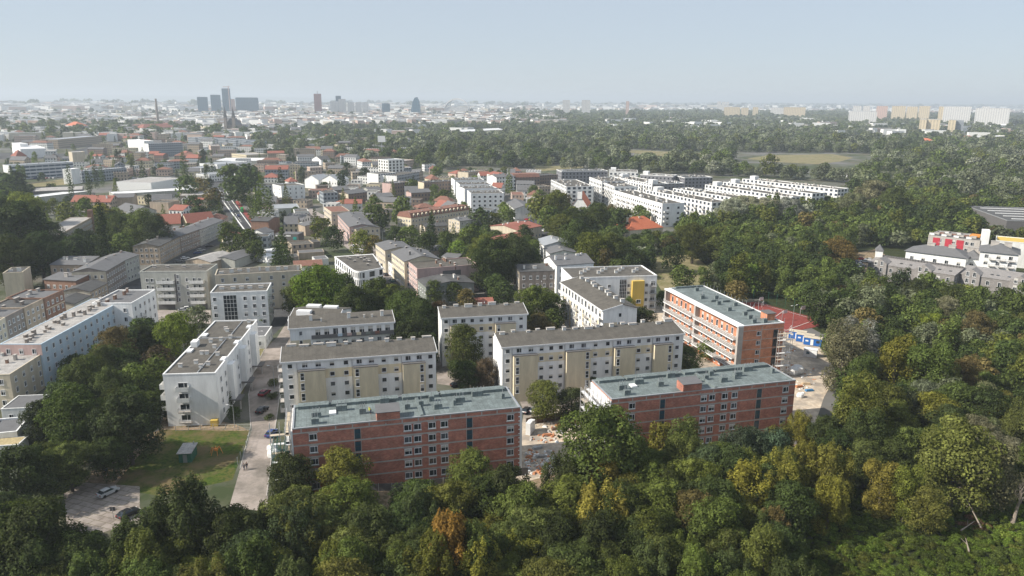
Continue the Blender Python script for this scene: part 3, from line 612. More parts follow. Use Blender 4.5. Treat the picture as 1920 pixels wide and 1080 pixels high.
t('lowest yard shed with a black roof and cream gable, near the street end', (139,570), (170,554), 10, 4.6, GREYP, FELTD, 'gable', rise=1.2, fl=1, sp=2.6, left=CREAM)
t('white flat-roofed kiosk building among the trees at the left edge', (66,765), (96,740), 8, 4.0, WHITE2, SLATE, fl=1, sp=3, par=.2)
x = t('white low building with an L-shaped parapet at the left edge', (-30,818), (32,812), 9, 3.6, WHITE, SLATE, par=.5)
x = t('small shed with a corrugated pale yellow roof at the left edge', (-40,838), (34,834), 4.5, 2.6, WHITE2, mat('pale_yellow_sheet', (.55,.45,.25), seam=(.3,9,.06,.6)), par=.05)
# grey block with balconies
x = bld('balcony_block', 'grey apartment block with four balconies in two columns, garages at its foot', 'building', (262,511), (388,510), 13, 14.8, GREYP, FELT, 'flat')
L, D = x['_L'], x['_D']
zs = [2.9+2.7*k for k in range(4)]
wins(x, 'f', [L*.10, L*.17], zs[1:], w=1.1, h=1.4); wins(x, 'f', [L*.34, L*.41], zs, w=1.1, h=1.5); wins(x, 'f', [L*.69], zs, w=1, h=1.5); wins(x, 'f', [L*.80, L*.88], zs, w=1.2, h=1.5)
part(x, 'painted_recess_shade', DKGREY, [(L*.505, L*.535, -.02, -.001, 3, 14)]); wins(x, 'f', [L*.555], [3+2.3*k for k in range(5)], w=1, h=1.6, near=False)  # flat dark strip on the wall, painted in for a recess's shade
for z in zs: balc(x, 'f', L*.375, z-.3, w=6.4, d=1.4, kind='solid'); balc(x, 'f', L*.84, z-.3, w=5.4, d=1.4, kind='solid')
for q in (.29,.41,.9): part(x, 'garage_door', DKGREY, [(L*q-1.6, L*q+1.6, -.08, -.005, 0, 2.2)])
for q in (.1,.3,.55,.8): stack(x, L*q, D*.6, 14.8, w=1.4, d=.7, h=1, m=CONC)
x = bld('white_block', 'white four-storey block with a dark glazed stairwell, standing before the long beige slab', 'building', (394,551), (501,547), 12, 13.2, WHITE, FELT, 'flat')
L, D = x['_L'], x['_D']
zs = [1.6+2.9*k for k in range(4)]; wins(x, 'f', [L*.07, L*.6, L*.76, L*.92], zs, w=1.2, h=1.5, near=True)
g = MB(); g.box(L*.22, L*.45, -.08, -.01, .4, 12.4); go = g.build('stair_glazing', GLASS, x)
g = MB()
for i in range(5): g.box(L*(.22+.0575*i)-.05, L*(.22+.0575*i)+.05, -.13, -.08, .4, 12.4)
for i in range(9): g.box(L*.22, L*.45, -.12, -.08, .4+1.5*i, .5+1.5*i)
g.build('glazing_bar', FRAME, go)
for q in (.15,.35,.5,.65,.85): stack(x, L*q, D*.5, 13.2, w=1.5, d=.8, h=.9, m=WHITE2)
for z in (4.2,7.1,10): balc(x, 'r', 3, z, w=3, d=1.2, kind='drail')
t('long beige slab with paired windows behind the white four-storey block', (403,518), (566,509), 11, 14.3, CREAM, FELT, fl=5, sp=4.2, ch=9, cm=WHITE2)
t('red-roofed annexe at the far right end of the long beige slab', (552,500), (604,497), 10, 7.5, WHITE, BRT, 'gable', rise=1.5, fl=2, sp=4)
t('small white boiler house with a dark roof beside the concrete road', (457,632), (497,631), 11, 4.2, WHITE, SLATE, fl=1, sp=3.2, par=.2)
# brick row and school
t('pinkish blank gable house with a white notice board, near end of the brick row', (298,462), (337,443), 12.5, 9.3, TAN, FELTD, 'gable', rise=1.4, fl=3, sp=2.5, ch=3, cm=BROWNP)
t('grey-brown middle house of the brick row facing the parked cars', (337,443), (374,430), 12.5, 9.4, BROWNP, SLATE, 'gable', rise=1.4, fl=3, sp=2.4, ch=3)
t('far pale-fronted house of the brick row, red gable towards the trees', (374,431), (418,413), 12, 9.2, GREYP, SLATE, 'gable', rise=1.4, fl=3, sp=2.4, ch=3)
x = t('long old school range with window bands, brick chimney tower at its far end', (104,445), (173,407), 12, 9.5, TAN, FELTL, fl=3, sp=2.6, par=.25)
part(x, 'chimney_tower', ORB, [(x['_L']-2, x['_L']+.5, -.6, 2, 0, 14)])
t('yellow school with red tiled roof and dormers, left wing with the long ridge', (293,421), (338,419), 13, 7, PALEY, REDT, 'gable', rise=5, fl=2, sp=3)
t('yellow school, right wing with a red roof beyond the dark trees', (352,419), (403,414), 12, 7, PALEY, REDT, 'gable', rise=5, fl=2, sp=3)
# rounded white building
def rounded():
    h = 12; A = G(627,482,h); B = G(668,512,h); B2 = G(718,503,h); Dd = G(700,477,h)
    r = thing('rounded_building', 'white building with a rounded corner and dark setback top storey, beside the street', 'building', (0,0,0))
    P = [A, A+(B-A)*.82]
    c0 = A+(B-A)*.82; c1 = B+(B2-B)*.25
    for i in range(1, 6): s = i/6; P.append(c0*(1-s)**2+B*2*s*(1-s)+c1*s*s)
    P += [c1, B2, Dd]; P = [(p.x, p.y) for p in P]; EX.append(P)
    ctr = Vector((sum(p[0] for p in P)/len(P), sum(p[1] for p in P)/len(P)))
    off = lambda k: [(ctr.x+(p[0]-ctr.x)*k, ctr.y+(p[1]-ctr.y)*k) for p in P]
    b = MB(); b.prism(off(.97), 0, h-.3); w = b.build('wall', GLASS, r)
    for z in (0.0, 3.0, 6.0, 9.0): b = MB(); b.prism(off(1.0), z+2.6, z+3.3); b.build('storey_band', WHITE, r)
    b = MB(); b.prism(off(.93), h-.05, h+.42); b.build('roof', FELT, r)
    for i in range(len(P)):
        p, q = Vector(P[i]), Vector(P[(i+1) % len(P)]); n = max(1, int((q-p).length/3.4))
        for k in range(n):
            s = p+(q-p)*(k+.15)/n; e = p+(q-p)*(k+.62)/n; d = (q-p).normalized(); nn = Vector((d.y, -d.x))*.02
            b = MB(); b.hull([(s.x+nn.x,s.y+nn.y,0),(e.x+nn.x,e.y+nn.y,0),(e.x-nn.x*8,e.y-nn.y*8,0),(s.x-nn.x*8,s.y-nn.y*8,0)], [(s.x+nn.x,s.y+nn.y,11.9),(e.x+nn.x,e.y+nn.y,11.9),(e.x-nn.x*8,e.y-nn.y*8,11.9),(s.x-nn.x*8,s.y-nn.y*8,11.9)]); b.build('wall_panel', WHITE, r)
    for i in range(14):
        s, q = rnd.random(), rnd.random(); p = A+(Dd-A)*(.2+.6*s)+(B-A)*(.15+.6*q); stack(r, p.x, p.y, h+.4, w=.8, d=.8, h=.7, m=SLATE)
rounded()
t('cream three-storey house with a sunlit street side, farthest of the sunlit street houses', (704,457), (722,470), 13.5, 11.2, CREAM, SLATE, 'gable', rise=1.2, fl=3, sp=2.4, ch=3, cm=BROWNP)
t('tiny white house squeezed between two taller sunlit street houses', (722,484), (735,494), 7, 6.4, WHITE, FELTD, 'mono', rise=.8, fl=2, sp=2.6)
t('pale yellow street house with a white blank gable, left of the pink tenement', (734,473), (758,491), 16, 12, PALEY, SLATE, 'gable', rise=2, fl=4, sp=2.4, ch=5, cm=FELTD)
x = t('pink L-shaped tenement with brick-red chimneys and a dark courtyard balcony', (765,492), (782,506), 27, 11.5, PINK, FELT, fl=4, sp=2.6, ch=7, cm=ORB, skip='r')
x['_L'] = x['_L']; part(x, 'painted_courtyard_shade', DKGREY, [(x['_L']+.005, x['_L']+.03, 11, 19, 1, 10.2)]); balc(x, 'r', 15, 6.8, w=7.5, d=1.2, kind='drail'); balc(x, 'r', 15, 3.8, w=7.5, d=1.2, kind='drail')  # flat dark sheet carries the shade of the courtyard recess in its colour
t('grey-green house with white window surrounds in front of the pink tenement', (783,524), (799,538), 20, 8.2, GRNP, FELTD, 'gable', rise=1.4, fl=2, sp=2.8, ch=3, near=True)
t('low brown outbuilding behind the pink tenement', (805,471), (845,467), 9, 5, BROWNP, SLATE, 'mono', rise=.8, fl=1)
t('second low outbuilding behind the pink tenement, tan walls', (828,482), (857,484), 8, 4.5, TAN, SLATE, 'mono', rise=.6)
t('low red-roofed pavilion in the courtyard behind the half-hidden slab', (882,573), (926,571), 9, 3.4, WHITE, REDT, 'gable', rise=1.6, fl=1)
t('small flat white outhouse left of the red-roofed courtyard pavilion', (835,556), (862,555), 7, 3.2, WHITE2, FELT)
# middle distance
x = t('long beige tenement with a row of round-headed roof dormers and a bright blank end', (771,409), (880,393), 13, 9.6, CREAM, BRT, 'mansard', rise=2.8, fl=3, sp=2.5, ch=6, cm=BROWNP, left=PALEY)
L = x['_L']
for i in range(14):
    b = MB(); q = L*(.04+.068*i); b.hull([(q,.15,9.7),(q+1.7,.15,9.7),(q+1.7,.15,11.2),(q+.85,.15,12),(q,.15,11.2)], [(q,2.2,9.7),(q+1.7,2.2,9.7),(q+1.7,2.2,11.2),(q+.85,2.2,12),(q,2.2,11.2)]); dd = b.build('dormer', CREAM, x)
    b = MB(); b.box(q+.45, q+1.25, .1, .14, 10, 11.1); b.build('pane', GLASS, dd)
t('small pinkish house with a black roof between two tall firs and the beige tenement', (797,426), (838,423), 9, 7, TAN, FELTD, 'gable', rise=1.4, fl=2, sp=3, ch=2, left=CREAM)
t('grey-beige house with one bright blank side, at the right of the two tall firs', (862,415), (905,410), 12, 8.6, GREYP, SLATE, 'gable', rise=1.3, fl=3, sp=3, ch=3, left=CREAM)
t('pink and red street house in the bend, dark roof', (633,402), (655,426), 14, 9.8, PINK, SLATE, 'gable', rise=1.3, fl=3, sp=2.6, ch=4, cm=FELTD)
t('beige corner house with bay windows at the end of the pink street front', (655,424), (668,430), 14, 9.0, CREAM, FELTD, 'gable', rise=1, fl=3, sp=2.6, ch=1)
t('cream-sided house standing alone at the top of the tree-lined street', (607,388), (621,398), 12, 10, CREAM, BRT, fl=3, sp=2.6, par=.2)
t('barn-like house with a bright red metal roof and three skylights', (813,386), (836,390), 11, 4.6, WHITE, REDT, 'gable', rise=4, fl=1)
lbl = ['front block of the stepped white flats, six windows wide', 'second block of the stepped white flats', 'third block of the stepped white flats', 'rear block of the stepped white flats']
for i, (a, b) in enumerate((((883,364),(945,363)), ((871,355),(932,353)), ((862,347),(920,346)), ((853,339),(908,338)))):
    t(lbl[i], a, b, 21, 13.5, WHITE, FELT, fl=4 if i < 1 else None, sp=3.6, ch=10, cm=WHITE, ww=1.7, wh=1.6, mull=0, name='flats', skip='l')
t('white cottage with a grey roof at the bend of the right-hand street', (1007,449), (1020,461), 15, 6.6, WHITE, METAL, 'gable', rise=2, fl=2, sp=2.5, ch=3, cm=WHITE)
t('cream-sided cottage with a dark roof and white gable, just before the tall white house', (1020,466), (1031,476), 14, 6, WHITE, SLATE, 'gable', rise=1.6, fl=1, sp=2.5, ch=1, left=CREAM)
t('tall white house with a hipped slate roof, at the right of the grey-brown tenement', (1044,498), (1113,493), 14, 14, WHITE, SLATE, 'gable', rise=2.4, ridge=.6, fl=4, sp=3, ch=5, cm=WHITE)
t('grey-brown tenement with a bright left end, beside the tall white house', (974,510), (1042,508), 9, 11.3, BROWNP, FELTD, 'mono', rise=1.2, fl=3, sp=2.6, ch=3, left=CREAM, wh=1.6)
t('long grey windowless shed wall with red roof pieces, beside the right-hand street', (938,456), (1000,442), 12, 7, GREYP, REDT, 'mono', rise=.8)
t('low red-roofed range at the street corner opposite the wooded churchyard', (970,432), (1016,424), 22, 7, CREAM, REDT, 'gable', rise=1.6, fl=1, ch=4, cm=WHITE)
x = t('hall with a steep orange hipped roof surrounded by trees', (1181,432), (1243,426), 17, 5.5, PALEY, ORT, 'hip', rise=6.5, fl=1, sp=4, ch=3, cm=PALEY)
t('small beige flat house with a white chimney left of the orange-roofed hall', (1122,432), (1154,434), 9, 4.6, CREAM, METAL, fl=1, ch=1, cm=WHITE)
x = t('church with an orange roof and white stepped gable rising out of the trees', (1072,386), (1101,387), 22, 9, WHITE, ORT, 'gable', rise=8, axis='y')
part(x, 'bell_gable', WHITE, [(x['_L']*.35, x['_L']*.65, -.5, .3, 14, 19)])
t('brick tenement with a round side arch, dark gable towards the shop yard', (470,414), (503,415), 15, 9, ORB, FELTD, 'gable', rise=1.2, ridge=.5, fl=None, ch=2)
t('little white gabled house at the foot of the brick tenement', (466,436), (496,438), 9, 4.6, WHITE, SLATE, 'gable', rise=2, axis='y', fl=1)
t('flat grey-roofed depot with a tall wall, beside the row of poplars', (513,392), (562,390), 24, 5.5, GREYP, METAL, par=.3)
x = t('dark shop shed with a white fascia and a teal round sign', (515,439), (559,440), 9, 4.4, DKGREY, SLATE, par=.2)
part(x, 'fascia', WMET, [(.5, x['_L']*.68, -.12, -.01, 3.2, 4)]); part(x, 'round_sign', MT.setdefault('teal', mat('teal_sign', (.03,.3,.28), var=0)), [(x['_L']*.78, x['_L']*.92, -.12, -.01, 1.4, 3.0)])
t('narrow tan workshop with a cracked gable next to the shop yard', (559,420), (572,424), 14, 6, TAN, SLATE, 'gable', rise=1)
t('tan barn with a patchwork corrugated roof beside the parked cars', (395,492), (440,478), 14, 4.6, TAN, FELTL, 'gable', rise=1.6)
t('second tan barn with a grey corrugated roof', (440,488), (478,474), 12, 4.4, GREYP, SLATE, 'gable', rise=1.4)
for i, (a, b, m1, m2, lb) in enumerate([((500,492),(530,491), WHITE2, SLATE, 'white garage row under the spruce'), ((533,483),(560,481), BROWNP, FELTD, 'brown garage block with rooflights beside the spruce'), ((500,482),(520,478), WHITE, WMET, 'market stall roof, white canvas, left of the spruce'), ((560,475),(608,472), TAN, SLATE, 'tan garage range at the street corner'), ((590,487),(616,485), WHITE2, SLATE, 'white outhouse before the rounded building'), ((500,472),(522,470), WHITE2, WMET, 'white tent roof behind the market stall'), ((575,455),(600,453), BROWNP, FELTD, 'low black-roofed lock-up by the shop yard')]):
    t(lb, a, b, 8, 3.2, m1, m2, par=.1, name='garage', cat='garage')
# ------------------------------------------------------------ new white estate, middle distance
EF = facade('estate_facade', (.78,.78,.76), px=4.2, pz=3.1, wx=.55, wz=.6); EFG = facade('estate_facade_grey', (.22,.22,.24), (.03,.035,.04), px=3.6, pz=3.1, wx=.4, wz=.5)
est = [((1033,338),(1062,351),22,15,EF,'first white estate block at the wooded churchyard, three window columns on its sunlit end'),
 ((1105,333),(1128,341),22,17,EF,'estate block with open corner balconies at the bend of the white estate'),
 ((1129,342),(1152,351),18,16,EF,'narrow estate block joined to the bend of the white estate'),
 ((1152,358),(1242,383),16,15,WHITE,'long estate row in front, its end facing the orange hipped roof'),
 ((1212,357),(1335,381),15,15,EF,'second long estate row, behind the one facing the orange hipped roof'),
 ((1262,354),(1415,378),14,15,EF,'third long estate row, ending above the silvery trees'),
 ((1322,347),(1484,371),14,15,EF,'fourth long estate row counted from the orange hipped roof'),
 ((1356,342),(1523,364),14,15,EF,'fifth estate row, with white corner balconies on its end'),
 ((1392,336),(1571,356),14,15,EF,'farthest estate row, dark balconies on its right-hand end'),
 ((1053,322),(1140,321),20,13,EFG,'dark grey estate block at the back left, against the willows'),
 ((1142,322),(1196,323),22,13,EF,'pale estate block at the back, right of the dark grey one'),
 ((1152,332),(1223,346),16,14,EF,'estate row with a white band leading to the dark grey wing'),
 ((1223,346),(1283,344),16,14,EFG,'dark grey wing above a white storey in the estate centre'),
 ((1200,328),(1262,331),16,13,EFG,'small grey block with terraces at the rear centre of the estate'),
 ((1284,334),(1336,333),18,12,EFG,'last dark grey block at the rear of the estate, white roof box on it')]
for a, b, d, h, m_, lb in est:
    x = t(lb, a, b, d, h, m_, FELT if m_ is not EFG else FELTD, fl=4 if m_ is WHITE else None, sp=3.3, ww=1.7, wh=1.5, ch=0, trim=WHITE, par=.5, name='estate_block', mull=0)
    L, D = x['_L'], x['_D']; rr = random.Random(int(L*10)); n = min(22, int(L*D/48))
    for i in range(n): stack(x, rr.uniform(1, L-1), rr.uniform(1.5, D-1.5), h+.1, w=rr.choice([1,1.6,2.4]), d=rr.choice([.8,1.4]), h=rr.choice([.6,.9,1.3]), m=rr.choice([WHITE,CONC,CONC,WHITE2]), name='roof_box')
    if m_ in (EF, WHITE):
        for k in range(min(9, int(L/9))):
            for z in (3.6, 6.7, 9.8): balc(x, 'f', 4+(L-8)*(k+.5)/max(1,min(9, int(L/9))), z, w=3.2, d=1.3, kind='drail')
        for z in (3.4, 6.5, 9.6): balc(x, 'r', 3, z, w=3.5, d=1.4, kind='solid')
    if rr.random() < .7: part(x, 'roof_tower', WHITE, [(L*.06, L*.06+5, 3, D*.6, h+.06, h+3.2)])
# ------------------------------------------------------------ right-hand complex beyond the wood
x = t('grey-clad terraced building with gabled bays, nearest the car park at the right', (1628,492), (1790,517), 13, 7.6, CLAD, CLAD, 'mono', rise=1.7, fl=2, sp=4, ww=1.4, wh=1.9, name='clad_terrace', over=.2, left=WHITE)
L, D = x['_L'], x['_D']
for q in (.14, .66):
    b = MB(); b.hull([(L*q-3.4,-.8,0),(L*q+3.4,-.8,0),(L*q+3.4,-.8,8.3),(L*q,-.8,10.6),(L*q-3.4,-.8,8.3)], [(L*q-3.4,6,0),(L*q+3.4,6,0),(L*q+3.4,6,8.3),(L*q,6,10.6),(L*q-3.4,6,8.3)]); b.build('gabled_bay', CLAD, x)
    wins(x, 'f', [L*q-1.3, L*q+1.3], [7.3], w=1.3, h=2, off=.8); wins(x, 'f', [L*q-1.3, L*q+1.3], [4.3], w=1.3, h=2, off=.8)
for q in (.2,.34,.45,.78,.9): part(x, 'skylight', GLASS, [(L*q, L*q+1.1, 4, 5.6, 8.1, 8.55)])
b = MB(); 
for i in range(30): b.box(L*i/30, L*i/30+1, D*.8, D*.8+1, 8.8, 10)
b.build('roof_terrace_wall', DKGREY, x)
x = t('second grey-clad terraced building with gabled bays, cut by the right picture edge', (1797,513), (1960,537), 13, 7.6, CLAD, CLAD, 'mono', rise=1.7, fl=2, sp=4, ww=1.4, wh=1.9, name='clad_terrace', over=.2)
L, D = x['_L'], x['_D']
for q in (.16, .72):
    b = MB(); b.hull([(L*q-3.4,-.8,0),(L*q+3.4,-.8,0),(L*q+3.4,-.8,8.3),(L*q,-.8,10.6),(L*q-3.4,-.8,8.3)], [(L*q-3.4,6,0),(L*q+3.4,6,0),(L*q+3.4,6,8.3),(L*q,6,10.6),(L*q-3.4,6,8.3)]); b.build('gabled_bay', CLAD, x)
    wins(x, 'f', [L*q-1.3, L*q+1.3], [4.3, 7.3], w=1.3, h=2, off=.8)
for q in (.35,.42,.55): part(x, 'skylight', GLASS, [(L*q, L*q+1.1, 4, 5.6, 8.1, 8.55)])
for a, b, lb, hh, dd in (((1699,470),(1812,484),'white building with a grey hipped roof behind the nearest clad terrace',9.2,15), ((1808,483),(1838,486),'narrow white connecting wing between two grey roofs at the right',8.5,15), ((1838,471),(1910,478),'tall white building with balconies and a broad slate roof near the right edge',13,17)):
    x = t(lb, a, b, dd, hh, WHITE, SLATE, 'hip', rise=3.2, fl=2 if hh < 10 else 4, sp=4.4, ww=1.6, wh=1.7, over=.8)
    for q in ((.3,.5,.7) if hh < 10 else (.35,.6,.85)):
        for k in range(1 if hh < 10 else 3): balc(x, 'f', x['_L']*q, 3.6+3*k, w=2.6, d=1.2, kind='drail')
    stack(x, x['_L']*.35, x['_D']*.5, hh+2.4, w=3.4, d=2, h=1.6, m=CONC); stack(x, x['_L']*.7, x['_D']*.5, hh+2.4, w=3, d=2, h=1.6, m=CONC)
x = t('unfinished grey building with three bright red wall panels and a cluttered open roof', (1741,441), (1838,452), 20, 12, CONC, FELTD, par=.2, name='unfinished_building')
L = x['_L']; RP = mat('bright_red_panel', (.42,.04,.06), var=.2)
for q in (.1,.34,.56): part(x, 'red_panel', RP, [(L*q, L*q+3.4, -.1, -.01, 6.2, 11.2)])
wins(x, 'f', [L*.24,L*.5,L*.76,L*.86], [5.5, 9], w=1.6, h=1.8)
for i in range(16): stack(x, L*(.04+.06*i), 3+(i%4)*3.5, 12, w=2.4, d=1.4, h=1, m=[WHITE, CONC, BRT, WHITE2][i%4], name='roof_material')
part(x, 'orange_tarpaulin', mat('orange_tarpaulin', (.6,.25,.05)), [(L*.72, L*.92, 8, 14, 12.5, 13.4)])
x = t('white square stair tower beside the unfinished building with red panels', (1843,434), (1857,435), 6, 17, WHITE, WMET, par=.5, name='tower', cat='tower')
x = t('white pavilion tower with a small pyramid roof by the car park', (1643,470), (1656,471), 6, 12, WHITE, SLATE, 'hip', rise=2.5, name='tower', cat='tower')
t('white building with yellow sheeting on its roof, at the right edge behind the slate roof', (1868,452), (1960,460), 16, 12.5, WHITE2, YEL, fl=None)
x = t('huge flat dark roof with white rooflight strips near the right edge', (1888,414), (2060,420), 70, 7, DKGREY, FELTD, trim=METAL, name='warehouse', cat='warehouse')
for i in range(5): part(x, 'rooflight_strip', WMET, [(6, x['_L']-4, 8+i*13, 8.9+i*13, 7.1, 7.5)])
